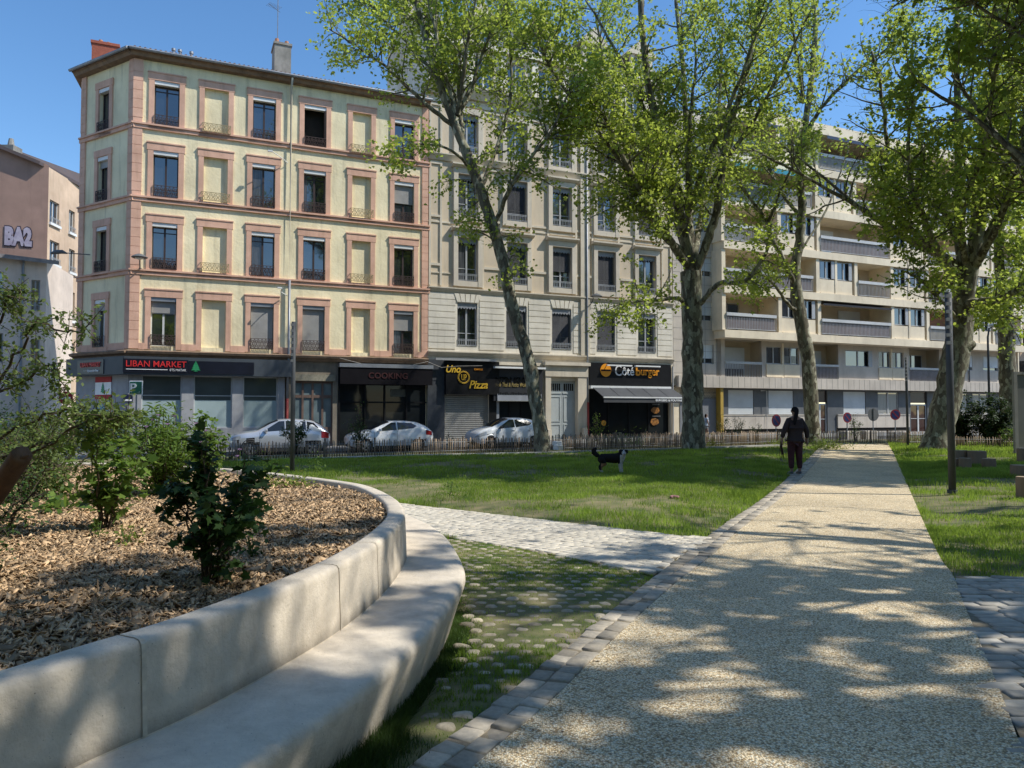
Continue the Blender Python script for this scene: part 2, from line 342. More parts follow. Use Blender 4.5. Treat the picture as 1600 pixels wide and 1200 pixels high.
tag(blocks('paved_path', A, pav, rnd=.002, ch=.005), kind='structure')
mb = MB(); mb.poly([(x, y, -.008) for x, y in pav_poly]); tag(mb.build('paved_path_bed', MATS['mortar_sand']), kind='structure')
rp_ = M('blue_grey_paver', (.46,.42,.355), (.33,.30,.25), scale=12, bump=.35, bscale=150, attr=(.75,1.2), rough=.65, bdist=.004)
items = []; ang = R(-6)
for r in range(0, 60):
    x = 0+random.random()*.25
    while x < 8.6:
        ln = random.uniform(.17,.30); cx = 1.1+x+ln/2; cy = .9+r*.125-.04*x
        items.append((cx, cy, 1, -.04, ln/2-.007, .055, random.gauss(.0,.003))); x += ln
A = np.array(items); A = A[inpoly(A[:,0], A[:,1], rpav_poly)]
tag(blocks('stone_paving', A, rp_, rnd=.005), kind='structure')
mb = MB(); mb.poly([(x, y, -.012) for x, y in rpav_poly]); tag(mb.build('stone_paving_bed', MATS['mortar_sand']), kind='structure')
# grass-jointed cobbles: domed stones
cob = M('cobble_stone', (.47,.40,.295), (.24,.21,.15), scale=16, bump=.5, bscale=120, attr=(.65,1.25), rough=.8, bdist=.005)
V = []; Fc = []; tn = []
for r in range(0, 63):
    for c in range(-30, 30):
        x = c*.168+(r%2)*.084+random.gauss(0,.010); y = 1.8+r*.126+random.gauss(0,.008)
        if not inpoly(np.array([x]), np.array([y]), cob_poly)[0]: continue
        if random.random() < .07+(.35 if y < 4.2 else 0): continue
        a, b2 = random.uniform(.050,.070), random.uniform(.036,.050); rot = random.gauss(0,.09); n0 = len(V); zt = random.gauss(-.009,.004); jt = [random.uniform(.86,1.06) for _ in range(12)]; tx, ty = random.gauss(0,.05), random.gauss(0,.05)
        for ring, (sc_, zz) in enumerate(((1,-.05),(1,-.020),(.90,-.006),(.68,.003),(.35,.007))):
            for k in range(12):
                t = k*math.pi/6+math.pi/12; q = (abs(math.cos(t))**4+abs(math.sin(t))**4)**-.25*jt[k]
                ux, uy = math.cos(t)*a*q*sc_, math.sin(t)*b2*q*sc_
                V.append((x+ux*math.cos(rot)-uy*math.sin(rot), y+ux*math.sin(rot)+uy*math.cos(rot), zz+zt+ux*tx+uy*ty))
        for ring in range(4):
            for k in range(12): Fc.append((n0+ring*12+k, n0+ring*12+(k+1)%12, n0+ring*12+12+(k+1)%12, n0+ring*12+12+k))
        Fc.append(tuple(n0+48+k for k in range(12))); tn += [random.random()]*49
fn_ = [len(f) for f in Fc]; idx = [i for f in Fc for i in f]
tag(np_mesh('cobble_paving', np.array(V), np.array(fn_), idx, cob, tint=tn, smooth=True), kind='structure')

# ------------------------------------------------------------------ grass blades
grass_m = leaf_mat('grass_blade', (.04,.10,.014), (.25,.345,.06), tr=(.58,.80,.10), trw=.42)
def blades(name, X, Y, Z, h, wd, bend=.5, mat=None, dry=None):
    n = len(X); a = rng.random(n)*2*math.pi; lean = rng.random(n)*bend; la = rng.random(n)*2*math.pi
    dx, dy = np.cos(a)*wd/2, np.sin(a)*wd/2; lx, ly = np.cos(la)*lean*h, np.sin(la)*lean*h
    hz = h*np.sqrt(np.clip(1-lean**2*.6, .2, 1))
    B = np.stack([X, Y, Z], 1)
    def P(fx, t, q): return B+np.stack([dx*fx+lx*q, dy*fx+ly*q, hz*t], 1)
    V = np.stack([P(-1,0,0), P(1,0,0), P(.75,.55,.35), P(-.75,.55,.35), P(0,1,1)], 1).reshape(-1, 3)
    f = np.array([0,1,2,3, 3,2,4]); I = (np.arange(n)[:,None]*5+f[None]).ravel()
    fnn = np.tile([4,3], n); t = np.clip(rng.random(n)*.5+.65*vnoise(X,Y,.9)*vnoise(X+9,Y,2.7)*1.6,0,1)
    o = np_mesh(name, V, fnn, I, mat or grass_m, tint=np.repeat(t, 2)); return o
def scatter(n, x0, x1, y0, y1): return rng.uniform(x0, x1, n), rng.uniform(y0, y1, n)
XS, YS, HS, WS = [], [], [], []
def lawn_area(n, x0, x1, y0, y1, h0, h1, wd, far=False):
    X, Y = scatter(n, x0, x1, y0, y1); d, ins = hard(X, Y)
    dens = vnoise(X, Y, .55)*.5+vnoise(X+40, Y, 1.9)*.5
    bare = np.clip((dens-.33)*5.5, .05, 1)
    k = (d > -.04) & ~ins & ~inpoly(X, Y, [tuple(p) for p in WC]) & ~inpoly(X, Y, [tuple(p) for p in RC]) & (fence_line_dist(X, Y) < .3) & ~inpoly(X, Y, cob_poly) & (rng.random(n) < bare)
    k &= np.abs(X) < Y*.75+1
    X, Y, d = X[k], Y[k], d[k]; XS.append(X); YS.append(Y); edge = np.exp(-np.clip(d,0,9)/.25)
    HS.append(rng.uniform(h0, h1, len(X))*(.35+.8*vnoise(X, Y, .8)+.6*vnoise(X, Y, 2.9)**2)*(1+.5*edge)); WS.append(np.full(len(X), wd))
lawn_area(170000, -7, 7, 9, 17, .035, .085, .007)
lawn_area(120000, -9, 13, 17, 26, .05, .11, .013)
lawn_area(50000, -9, 20, 26, 36, .06, .13, .022)
lawn_area(110000, 4, 12, 7, 15, .035, .09, .007)
lawn_area(90000, 6, 20, 15, 25, .05, .11, .012)
lawn_area(40000, 12, 32, 25, 36, .06, .14, .022)
X, Y, H_, W_ = map(np.concatenate, (XS, YS, HS, WS))
tag(blades('grass', X, Y, lawn_z(X, Y), H_, W_, .7), 'short lawn grass with thin and dry patches', 'grass', kind='stuff')
# grass between the cobbles
X, Y = scatter(230000, -1.6, 2, 1.4, 9.6)
k = inpoly(X, Y, cob_poly)
r_ = np.round((Y-1.8)/.126); cx = (X-(r_%2)*.084)/.168; cx = np.abs(cx-np.round(cx)); cy = np.abs((Y-1.8)/.126-r_)
joint = (cx > .33) | (cy > .30); dens = vnoise(X, Y, 1.1); far = np.clip(.45+Y*.06, 0, 1)
k &= (joint | (rng.random(len(X)) < .035)) & (rng.random(len(X)) < np.clip((dens-.18)*3., .15, 1)*np.clip(1.2-Y*.05,.65,1)*.95)
X, Y = X[k], Y[k]
tag(blades('grass', X, Y, np.full(len(X), -.010), rng.uniform(.015,.048,len(X))*(.45+vnoise(X,Y,1.1))*np.clip(1.2-Y*.085,.45,1.05), np.full(len(X), .005), .9), 'green grass growing between the rounded cobbles', 'grass', kind='stuff')
# long tufts along the foot of the bench
pts = resample(RC, 400); pts = pts[(pts[:,1] > 1.0) & (pts[:,1] < 9.2) & (pts[:,0] > -2.2)]
i = rng.integers(0, len(pts), 30000); sp = np.abs(rng.normal(0, .11, len(i)))
X = pts[i,0]+sp-.10+rng.normal(0,.02,len(i)); Y = pts[i,1]+rng.normal(0,.03,len(i))
k = vnoise(X*.6, Y, 1.6) > .3; X, Y, sp = X[k], Y[k], sp[k]
nearf = np.clip((5.4-Y)/2.5, .25, 1)
tag(blades('grass', X, Y, np.full(len(X), -.03), rng.uniform(.10,.26,len(X))*nearf*np.exp(-sp*3), np.full(len(X), .0045), 1.0,
    leaf_mat('long_grass', (.022,.05,.010), (.06,.11,.022), tr=(.14,.24,.04), trw=.3)), 'long dark grass tufts leaning out from the foot of the bench', 'grass', kind='stuff')

# ------------------------------------------------------------------ planter bench
conc = M('pale_concrete', (.72,.625,.50), (.57,.49,.385), scale=9, bump=.8, bscale=55, rough=.8, big=.1, bdist=.006, detail=12, stain=.25)
nt = conc.node_tree; b = nt.nodes['Principled BSDF']; geo = nn(nt, 'ShaderNodeNewGeometry'); src = b.inputs['Base Color'].links[0].from_socket; vz = 1
for sc_v, th in ((38., .11), (90., .13)):
    vo = nn(nt, 'ShaderNodeTexVoronoi', Scale=sc_v); lk(nt, geo.outputs['Position'], vo.inputs['Vector']); sp = nn(nt, 'ShaderNodeSeparateColor'); lk(nt, vo.outputs['Color'], sp.inputs[0])
    m1 = nn(nt, 'ShaderNodeMapRange'); m1.inputs[1].default_value = th*.6; m1.inputs[2].default_value = th; m1.inputs[3].default_value = .42; m1.inputs[4].default_value = 1; lk(nt, vo.outputs['Distance'], m1.inputs[0])
    g1 = nn(nt, 'ShaderNodeMath', operation='GREATER_THAN'); g1.inputs[1].default_value = .35; lk(nt, sp.outputs[0], g1.inputs[0]); mx1 = nn(nt, 'ShaderNodeMath', operation='MAXIMUM'); lk(nt, m1.outputs[0], mx1.inputs[0]); lk(nt, g1.outputs[0], mx1.inputs[1])
    v = nn(nt, 'ShaderNodeVectorMath', operation='SCALE'); lk(nt, src, v.inputs[0]); lk(nt, mx1.outputs[0], v.inputs['Scale']); src = v.outputs[0]
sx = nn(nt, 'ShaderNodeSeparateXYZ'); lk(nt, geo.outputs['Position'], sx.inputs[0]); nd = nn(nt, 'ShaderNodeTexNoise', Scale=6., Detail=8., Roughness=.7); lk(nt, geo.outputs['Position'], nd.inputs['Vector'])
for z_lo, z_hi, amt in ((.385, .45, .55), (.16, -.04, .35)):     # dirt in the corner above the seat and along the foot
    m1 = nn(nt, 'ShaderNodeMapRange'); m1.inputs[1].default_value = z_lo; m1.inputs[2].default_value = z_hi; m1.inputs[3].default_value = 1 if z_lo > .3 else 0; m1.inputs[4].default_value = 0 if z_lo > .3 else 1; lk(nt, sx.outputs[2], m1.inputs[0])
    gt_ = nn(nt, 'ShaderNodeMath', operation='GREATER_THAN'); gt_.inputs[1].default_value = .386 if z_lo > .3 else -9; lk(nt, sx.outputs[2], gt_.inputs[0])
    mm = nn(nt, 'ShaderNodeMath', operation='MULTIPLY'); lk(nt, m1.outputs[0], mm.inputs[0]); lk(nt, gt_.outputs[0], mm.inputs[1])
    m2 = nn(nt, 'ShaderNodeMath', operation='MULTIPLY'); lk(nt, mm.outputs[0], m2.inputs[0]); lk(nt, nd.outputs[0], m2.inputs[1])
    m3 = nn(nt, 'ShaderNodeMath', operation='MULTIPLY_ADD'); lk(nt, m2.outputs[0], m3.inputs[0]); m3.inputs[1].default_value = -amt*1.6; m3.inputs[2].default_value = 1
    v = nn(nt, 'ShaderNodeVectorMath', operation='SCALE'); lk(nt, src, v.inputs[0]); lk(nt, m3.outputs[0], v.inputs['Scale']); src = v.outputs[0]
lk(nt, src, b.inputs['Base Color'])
n = 260; Wr, Rr2 = resample(WC, n), resample(RC, n)
# pair rim points with nearest wall parameter
def nrm(P):
    T = np.gradient(P, axis=0); T /= np.linalg.norm(T, axis=1)[:,None]; return np.stack([T[:,1], -T[:,0]], 1)   # to the right = outward
Nw = nrm(Wr); 
RN = np.array([Rr2[np.argmin(np.abs((Rr2-p)@np.array([t[0],t[1]]))+1.5*np.abs(np.linalg.norm(Rr2-p,axis=1)-.5))] for p, t in zip(Wr, np.gradient(Wr, axis=0)/np.linalg.norm(np.gradient(Wr, axis=0),axis=1)[:,None])])
for _ in range(6): RN[1:-1] = (RN[:-2]+2*RN[1:-1]+RN[2:])/4
Nr = nrm(RN)
def loft(name, secs, mat, parent, closed=False):
    k = len(secs); S = np.stack([np.concatenate([p, np.full((n,1), z)], 1) if np.isscalar(z) else np.concatenate([p, z[:,None]], 1) for p, z in secs], 1)
    V = S.reshape(-1, 3); i = np.arange(n-1)[:,None]*k; j = np.arange(k-1)[None,:]
    Fq = np.stack([i+j, i+j+1, i+k+j+1, i+k+j], -1).reshape(-1, 4)[:, ::-1]
    o = np_mesh(name, V, np.full(len(Fq), 4), Fq.ravel(), mat, parent, smooth=True); return o
bench = empty('planter_bench', (0,0,0), 0, 'long curved pale concrete bench with a backrest that walls in the mulch bed', 'bench')
zw, zs = .73, .38
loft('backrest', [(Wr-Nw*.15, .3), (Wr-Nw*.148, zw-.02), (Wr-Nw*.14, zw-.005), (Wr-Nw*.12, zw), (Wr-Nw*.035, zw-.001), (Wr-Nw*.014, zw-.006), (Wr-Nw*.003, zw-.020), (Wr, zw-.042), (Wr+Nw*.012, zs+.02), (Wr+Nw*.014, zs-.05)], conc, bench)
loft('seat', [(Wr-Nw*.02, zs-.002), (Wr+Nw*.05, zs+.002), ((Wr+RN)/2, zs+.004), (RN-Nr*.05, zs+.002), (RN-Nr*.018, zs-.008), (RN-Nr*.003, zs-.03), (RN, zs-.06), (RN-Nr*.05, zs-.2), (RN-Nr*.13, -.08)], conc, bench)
seam = M('joint_mortar', (.70,.62,.49), (.50,.44,.35), scale=20, rough=.9)
for (px, py) in ((160,1090),(500,950),(602,905)):
    g = G(px, py, .5); i = int(np.argmin(np.hypot(Wr[:,0]-g[0], Wr[:,1]-g[1]))); wv = []
    T = Wr[i+1]-Wr[i]; T /= np.linalg.norm(T); mb = MB()
    prof = [(-.145,zw-.012),(-.12,zw+.001),(-.035,zw+.000),(-.013,zw-.005),(-.001,zw-.020),(.002,zw-.042),(.015,zs+.003)]
    hw = .010 if px < 200 else .005
    for (o1, z1), (o2, z2) in zip(prof[:-1], prof[1:]):
        q = []
        for (oo, zz, sg) in ((o1,z1,-1),(o2,z2,-1),(o2,z2,1),(o1,z1,1)):
            p = Wr[i]+Nw[i]*(oo+.003)+T*hw*sg; q.append((p[0], p[1], zz+.0025))
        mb.quad(*q)
    mb.build('joint', seam, bench)
# mulch bed
mulch_g = M('mulch_soil', (.12,.07,.04), (.05,.032,.02), scale=12, bump=.8, bscale=60, rough=.95, bdist=.02)
inner = [tuple(p) for p in (Wr-Nw*.08)]+[(-13,13.2),(-13,-1)]
def mulch_z(X, Y): return .655+.05*(vnoise(X,Y,.7)-.5)+.025*(vnoise(X,Y,3)-.5)
o = grid_sheet('mulch_bed', -12.5, -.8, -.8, 13, .12, mulch_z, mulch_g, lambda X, Y: inpoly(X, Y, inner), yg=0); tag(o, kind='structure')
chip = M('wood_chip', (.78,.52,.29), (.40,.28,.165), scale=18, attr=(.22,1.35), rough=.85, big=0)
def chips(n, x0, x1, y0, y1, sz):
    X, Y = scatter(n, x0, x1, y0, y1); k = inpoly(X, Y, inner) & (np.abs(X) < .75*Y+.8); X, Y = X[k], Y[k]
    return X, Y, sz*rng.uniform(.5, 1.5, len(X))
a = [chips(50000, -4.5, -.8, 1.6, 5, .011), chips(9000, -4.5, -.8, 1.6, 5, .021), chips(56000, -7, -.8, 5, 8.5, .016), chips(34000, -11, -1.3, 8.5, 13, .026)]
X, Y, S_ = map(np.concatenate, zip(*a)); n_ = len(X)
Z = mulch_z(X, Y)+rng.random(n_)*.022
th = rng.random(n_)*2*math.pi; tl1 = rng.normal(0,.5,n_); tl2 = rng.normal(0,.55,n_)
U = np.stack([np.cos(th)*np.cos(tl1), np.sin(th)*np.cos(tl1), np.sin(tl1)], 1); W2 = np.stack([-np.sin(th)*np.cos(tl2), np.cos(th)*np.cos(tl2), np.sin(tl2)], 1)
B = np.stack([X, Y, Z], 1); ln = S_[:,None]*rng.uniform(.8,1.7,(n_,1)); wd = S_[:,None]*rng.uniform(.2,.75,(n_,1)); up = np.array([0,0,1.])*S_[:,None]*.22
Q = np.stack([B-U*ln-W2*wd*.6, B+U*ln*.7-W2*wd, B+U*ln+W2*wd*.5, B-U*ln*.8+W2*wd], 1)
V = np.concatenate([Q, Q-up[:,None,:]], 1).reshape(-1, 3); f = np.array([0,1,2,3, 0,4,5,1, 1,5,6,2, 2,6,7,3, 3,7,4,0])
I = (np.arange(n_)[:,None]*8+f[None]).ravel()
tag(np_mesh('wood_chips', V, np.full(n_*5, 4), I, chip, tint=np.repeat(rng.random(n_)**1.1, 5)), 'loose wood chip mulch covering the raised bed', 'mulch', kind='stuff')

# litter on the path: small dry leaf bits, seed fluff and loose stones
n_ = 900; t_ = rng.random(n_); e_ = rng.random(n_); k = np.minimum((t_**1.6*139).astype(int), 138); f = np.where(rng.random(n_) < .7, np.where(rng.random(n_) < .5, np.abs(rng.normal(0,.05,n_)), 1-np.abs(rng.normal(0,.05,n_))), e_)
P = Lr[k]*(1-f)[:,None]+Rr[k]*f[:,None] if False else resample(PL,140)[k]*(1-f)[:,None]+resample(PR,140)[k]*f[:,None]
s_ = rng.uniform(.004,.014,n_); a_ = rng.random(n_)*6.28; q = [(-1,0),(.2,.6),(1,.1),(.1,-.5)]
V = np.stack([np.stack([P[:,0]+s_*(u*np.cos(a_)-w_*np.sin(a_)), P[:,1]+s_*(u*np.sin(a_)+w_*np.cos(a_)), .003+rng.uniform(0,.006,n_)], 1) for u, w_ in q], 1).reshape(-1,3)
tag(np_mesh('leaf_litter', V, np.full(n_,4), np.arange(n_*4), M('dry_litter', (.22,.14,.08), (.10,.07,.045), scale=30, attr=(.4,1.9)), tint=rng.random(n_)), 'dry leaf bits and seed crumbs scattered on the gravel path', 'litter', kind='stuff')
# ------------------------------------------------------------------ street between park and facades
def street_sheet(name, y0, y1, dz, mat, s0=-30, s1=120):
    mb = MB(); ss = list(np.linspace(s0, s1, 40))
    for a, b in zip(ss[:-1], ss[1:]):
        mb.quad(tuple(FW(a,y0,street_z(a)+dz)), tuple(FW(b,y0,street_z(b)+dz)), tuple(FW(b,y1,street_z(b)+dz)), tuple(FW(a,y1,street_z(a)+dz)))
    return tag(mb.build(name, mat), kind='structure')
asph = M('asphalt', (.065,.063,.062), (.045,.045,.046), scale=6, bump=.4, bscale=200, rough=.85)
street_sheet('road', -9.2, -2.5, 0, asph)
kerb_m = M('kerb_granite', (.42,.40,.37), (.33,.32,.30), scale=8, bump=.2, rough=.75)
mb = MB()
for a, b in zip(np.linspace(-30,118,38), np.linspace(-26,122,38)):
    z = street_z((a+b)/2); p = [FW(a,-2.52,z+.14), FW(b,-2.52,z+.14), FW(b,-2.35,z+.14), FW(a,-2.35,z+.14)]
    mb.quad(*[tuple(q) for q in p]); mb.quad(tuple(FW(a,-2.52,z-.1)), tuple(FW(b,-2.52,z-.1)), tuple(p[1]), tuple(p[0]))
    p = [FW(a,-9.35,z+.12), FW(b,-9.35,z+.12), FW(b,-9.2,z+.12), FW(a,-9.2,z+.12)]
    mb.quad(*[tuple(q) for q in p]); mb.quad(tuple(FW(a,-9.2,z-.1)), tuple(FW(b,-9.2,z-.1)), tuple(p[2]), tuple(p[3]))
tag(mb.build('kerb', kerb_m), kind='structure')
pvm = M('pavement_asphalt', (.22,.21,.20), (.16,.155,.15), scale=4, bump=.3, bscale=120, rough=.85)
street_sheet('pavement', -2.36, 14, .135, pvm)
# verge between the fence and the road
mb = MB(); ss = list(np.linspace(-30, 70, 50))
for a, b in zip(ss[:-1], ss[1:]):
    mb.quad(tuple(FW(a,-11.6,-.012)), tuple(FW(b,-11.6,-.012)), tuple(FW(b,-9.34,street_z(b)+.11)), tuple(FW(a,-9.34,street_z(a)+.11)))
tag(mb.build('verge', M('verge_soil', (.12,.12,.05), (.16,.13,.08), scale=3, bump=.6, rough=.95)), kind='structure')
# pale kerb strip in front of the fence
mb = MB(); KL = [G(372,722), G(480,718.5), G(640,713.5), G(840,709), G(960,705.5), G(1066,702), G(1224,696.5)]
for (a, b) in zip(KL[:-1], KL[1:]):
    a, b = Vector((*a, 0)), Vector((*b, 0)); nvec = Vector((fn[0], fn[1], 0))*.32
    zt = .055; mb.add([(a.x,a.y,zt),(b.x,b.y,zt),(b.x+nvec.x,b.y+nvec.y,zt),(a.x+nvec.x,a.y+nvec.y,zt),(a.x,a.y,-.05),(b.x,b.y,-.05)], [(0,1,2,3),(4,5,1,0)])
tag(mb.build('edging_strip', kerb_m), kind='structure')

# ------------------------------------------------------------------ shared facade materials
yel = M('ochre_render', (.90,.79,.525), (.80,.69,.445), scale=1.3, bump=.8, bscale=7, rough=.9, stain=.30, bdist=.02)
pink = M('pink_stone', (.74,.45,.325), (.63,.37,.26), scale=2.2, bump=.4, bscale=18, rough=.85, stain=.25)
brown = M('weathered_brown', (.30,.20,.13), (.19,.13,.09), scale=3, bump=.4, rough=.9, stain=.4)
tile = M('roof_tile', (.36,.20,.13), (.22,.14,.10), scale=4, bump=.5, bscale=20, rough=.9)
zinc = M('zinc', (.30,.31,.33), (.22,.23,.25), scale=2, rough=.5, metallic=.5)
white = M('white_paint', (.78,.78,.76), (.70,.70,.68), scale=6, rough=.5)
wframe = M('white_frame', (.62,.62,.60), (.55,.55,.53), scale=6, rough=.45)
dframe = M('dark_wood_frame', (.055,.035,.03), (.035,.022,.02), scale=6, rough=.5)
shut = M('grey_shutter', (.36,.345,.325), (.30,.29,.275), scale=3, rough=.6)
iron = M('wrought_iron', (.045,.03,.028), (.09,.05,.04), scale=20, rough=.6)
iron_y = M('painted_iron', (.42,.36,.20), (.30,.22,.12), scale=20, rough=.7)
pipe_m = M('cream_pipe', (.52,.46,.35), (.42,.37,.28), scale=5, rough=.6)
glass = glass_mat('window_glass', (.010,.013,.018), 2.3)
curtain_m = M('window_curtain', (.10,.105,.115), (.03,.033,.04), scale=3, stretch=(7,7,.3), rough=.15, big=0, coat=.6)
glass2 = glass_mat('shop_glass', (.008,.010,.011), ior=1.28)
black = M('black_paint', (.008,.008,.009), (.013,.013,.014), scale=3, rough=.5, bump=.1, spec=.15)
dark_in = M('dark_interior', (.012,.011,.010), (.03,.026,.02), scale=1.2, rough=.9)
stone = M('cream_stone', (.66,.58,.46), (.56,.49,.38), scale=1.6, bump=.3, bscale=25, rough=.85, stain=.22)
stone2 = M('pale_stone', (.76,.70,.59), (.65,.59,.49), scale=1.6, bump=.3, bscale=25, rough=.85, stain=.2)
beige = M('beige_render', (.64,.53,.39), (.57,.47,.345), scale=1.8, bump=.3, bscale=30, rough=.9, stain=.12)
groove = M('dark_joint', (.16,.15,.13), scale=8, rough=.95)  # dark strips of the cladding joints
iron_g = M('grey_iron', (.34,.35,.36), (.26,.27,.28), scale=12, rough=.5)
lamb = M('grey_lambrequin', (.30,.31,.33), (.24,.25,.27), scale=8, rough=.6)

def frame_win(parent, base, x0, x1, z0, z1, y, fm, gm=None, leaves=2, transom=0., fw=.055, name='window'):
    mb = MB(base); d = .05
    mb.box(x0, x0+fw, y-d, y, z0, z1); mb.box(x1-fw, x1, y-d, y, z0, z1)
    mb.box(x0+fw, x1-fw, y-d, y, z1-fw, z1); mb.box(x0+fw, x1-fw, y-d, y, z0, z0+fw)
    for k in range(1, leaves):
        xm = x0+(x1-x0)*k/leaves; mb.box(xm-fw*.8, xm+fw*.8, y-d-.012, y, z0+fw, z1-fw)
    if transom:
        zt = z0+(z1-z0)*transom; e = [x0+(x1-x0)*k/leaves for k in range(leaves+1)]
        for k in range(leaves): mb.box(e[k]+fw*(.8 if k else 1), e[k+1]-fw*(.8 if k < leaves-1 else 1), y-d+.01, y, zt-.02, zt+.02)
    w_ = mb.build(name, fm, parent)
    mb = MB(base); mb.quad((x0+.01,y-.012,z0+.01),(x1-.01,y-.012,z0+.01),(x1-.01,y-.012,z1-.01),(x0+.01,y-.012,z1-.01)); mb.build('pane', gm or glass, w_)
    if gm is None and name == 'window' and random.random() < .38:
        mb = MB(base); k_ = random.choice((.18,.28,.5)); wd2 = (x1-x0)*k_; zc_ = z0+.08
        if random.random() < .8: mb.quad((x0+.07,y-.018,zc_),(x0+wd2,y-.018,zc_),(x0+wd2,y-.018,z1-.07),(x0+.07,y-.018,z1-.07))
        else: mb.quad((x0+.07,y-.018,zc_),(x1-.07,y-.018,zc_),(x1-.07,y-.018,z0+(z1-z0)*.5),(x0+.07,y-.018,z0+(z1-z0)*.5))
        mb.build('curtain', curtain_m, w_)
        if random.random() < .5 and k_ < .45: mb = MB(base); mb.quad((x1-wd2*.8,y-.019,zc_),(x1-.07,y-.019,zc_),(x1-.07,y-.019,z1-.07),(x1-wd2*.8,y-.019,z1-.07)); mb.build('curtain', curtain_m, w_)
    return w_
def ring(mb, cx, cy, cz, r, t, n=10, arc=1.0, ph=0):
    pts = [(cx+r*math.cos(ph+2*math.pi*arc*k/n), cy, cz+r*math.sin(ph+2*math.pi*arc*k/n)) for k in range(n+1)]
    for a, b in zip(pts[:-1], pts[1:]): mb.tube([a, b], t, 4, caps=False)
def ornate_rail(parent, base, x0, x1, z0, h, y, mat):
    mb = MB(base); w_ = x1-x0
    for z in (z0+.03, z0+h): mb.box(x0, x1, y-.015, y+.012, z-.012, z+.012)
    for x in (x0, x1): mb.box(x-.012, x+.012, y-.012, y+.16, z0+h-.014, z0+h+.014); mb.box(x-.012,x+.012,y-.012,y+.012,z0,z0+h)
    k = 6; st_ = w_/k
    for i in range(k):
        cx = x0+st_*(i+.5); mb.box(cx-st_/2-.008, cx-st_/2+.008, y-.01, y+.008, z0+.03, z0+h)
        ring(mb, cx, y, z0+h*.68, st_*.36, .011, 8); ring(mb, cx, y, z0+h*.3, st_*.30, .011, 8)
        mb.tube([(cx-st_*.4,y,z0+.04),(cx+st_*.4,y,z0+h*.95)], .009, 4, caps=False); mb.tube([(cx+st_*.4,y,z0+.04),(cx-st_*.4,y,z0+h*.95)], .009, 4, caps=False)
    return mb.build('railing', mat, parent)
def bar_rail(parent, base, x0, x1, z0, h, y, mat, step=.11, name='railing', top=None):
    mb = MB(base)
    for z in (z0+.04, z0+h*.82, z0+h): mb.box(x0, x1, y-.015, y+.012, z-.013, z+.013)
    n_ = max(2, int((x1-x0)/step))
    for i in range(n_+1):
        x = x0+(x1-x0)*i/n_; mb.box(x-.009, x+.009, y-.009, y+.009, z0, z0+h)
    return mb.build(name, mat, parent)
def root_at(name, s, y, z, label, cat, group=None):
    p = FW(s, y, z); o = empty(name, p, FA, label, cat, group); return o, (s, y, z)

# ================================================================== 1. OCHRE CORNER BUILDING
yb, B1 = root_at('corner_building', 0, 0, 0, 'ochre yellow corner building with salmon pink window surrounds and a tiled roof', 'building')
rows = [(6.99-1.98, 7.02), (8.33, 10.56), (11.80, 14.02), (15.20, 17.42)]     # opening z ranges
rows[0] = (4.66, 6.98)
bays = [(.85,1.95,'w'),(2.86,4.40,'b'),(5.33,6.44,'w'),(7.85,8.97,'w'),(10.12,11.56,'b'),(12.62,13.72,'w')]
ztop = 18.35
holes = []
for (x0, x1, k) in bays:
    for (z0, z1) in rows:
        if k == 'b': holes.append((x0+.22, x1-.22, z0, z1))
        else: holes.append((x0, x1, z0, z1))
mb = MB(B1); wall_holes(mb, -.0, 14.5, 4.45, ztop, holes, 0, .26)
# blind recess backs
for (x0, x1, k) in bays:
    if k == 'b':
        for (z0, z1) in rows: mb.quad((x0+.2,.12,z0-.02),(x1-.2,.12,z0-.02),(x1-.2,.12,z1+.02),(x0+.2,.12,z1+.02))
# angled side facade, 4.35 m long, and the hidden back
ang2 = math.atan2(.508, -.861)-FA; sx, sy = math.cos(ang2), math.sin(ang2); LN = 4.35
def SD(t, o=0): return (t*sx+o*sy*1.0, t*sy-o*sx*1.0)         # o>0 = outward
def sdp(t, o, z): 
    # outward normal of side facade: rotate direction +90deg
    nx, ny = sy, -sx
    if (nx*0+ny*1) > 0: nx, ny = -nx, -ny
    return (t*sx+nx*o, t*sy+ny*o, z)
def side_quad(mb, t0, t1, z0, z1, o): mb.quad(sdp(t0,o,z0), sdp(t1,o,z0), sdp(t1,o,z1), sdp(t0,o,z1))
def side_box(mb, t0, t1, z0, z1, o0, o1):
    p = [sdp(t0,o0,z0),sdp(t1,o0,z0),sdp(t1,o1,z0),sdp(t0,o1,z0),sdp(t0,o0,z1),sdp(t1,o0,z1),sdp(t1,o1,z1),sdp(t0,o1,z1)]
    mb.add(p, [(0,3,2,1),(4,5,6,7),(0,1,5,4),(1,2,6,5),(2,3,7,6),(3,0,4,7)])
st0, st1 = 1.95, 2.85
def side_wall(mb, z0, z1):
    zs = sorted({z0, z1, *[z for r in rows for z in r]})
    for a, b in zip(zs[:-1], zs[1:]):
        inh = any(r[0] < (a+b)/2 < r[1] for r in rows)
        for (p, q) in ((0, st0), (st0, st1), (st1, LN)):
            if inh and p == st0: continue
            side_quad(mb, p, q, a, b, 0)
    for r in rows:
        mb.quad(sdp(st0,0,r[0]), sdp(st0,0,r[1]), sdp(st0,-.26,r[1]), sdp(st0,-.26,r[0])); mb.quad(sdp(st1,0,r[0]), sdp(st1,-.26,r[0]), sdp(st1,-.26,r[1]), sdp(st1,0,r[1]))
        mb.quad(sdp(st0,0,r[1]), sdp(st1,0,r[1]), sdp(st1,-.26,r[1]), sdp(st0,-.26,r[1]))
side_wall(mb, 4.45, ztop)
e = sdp(LN, 0, 0); bk = 12
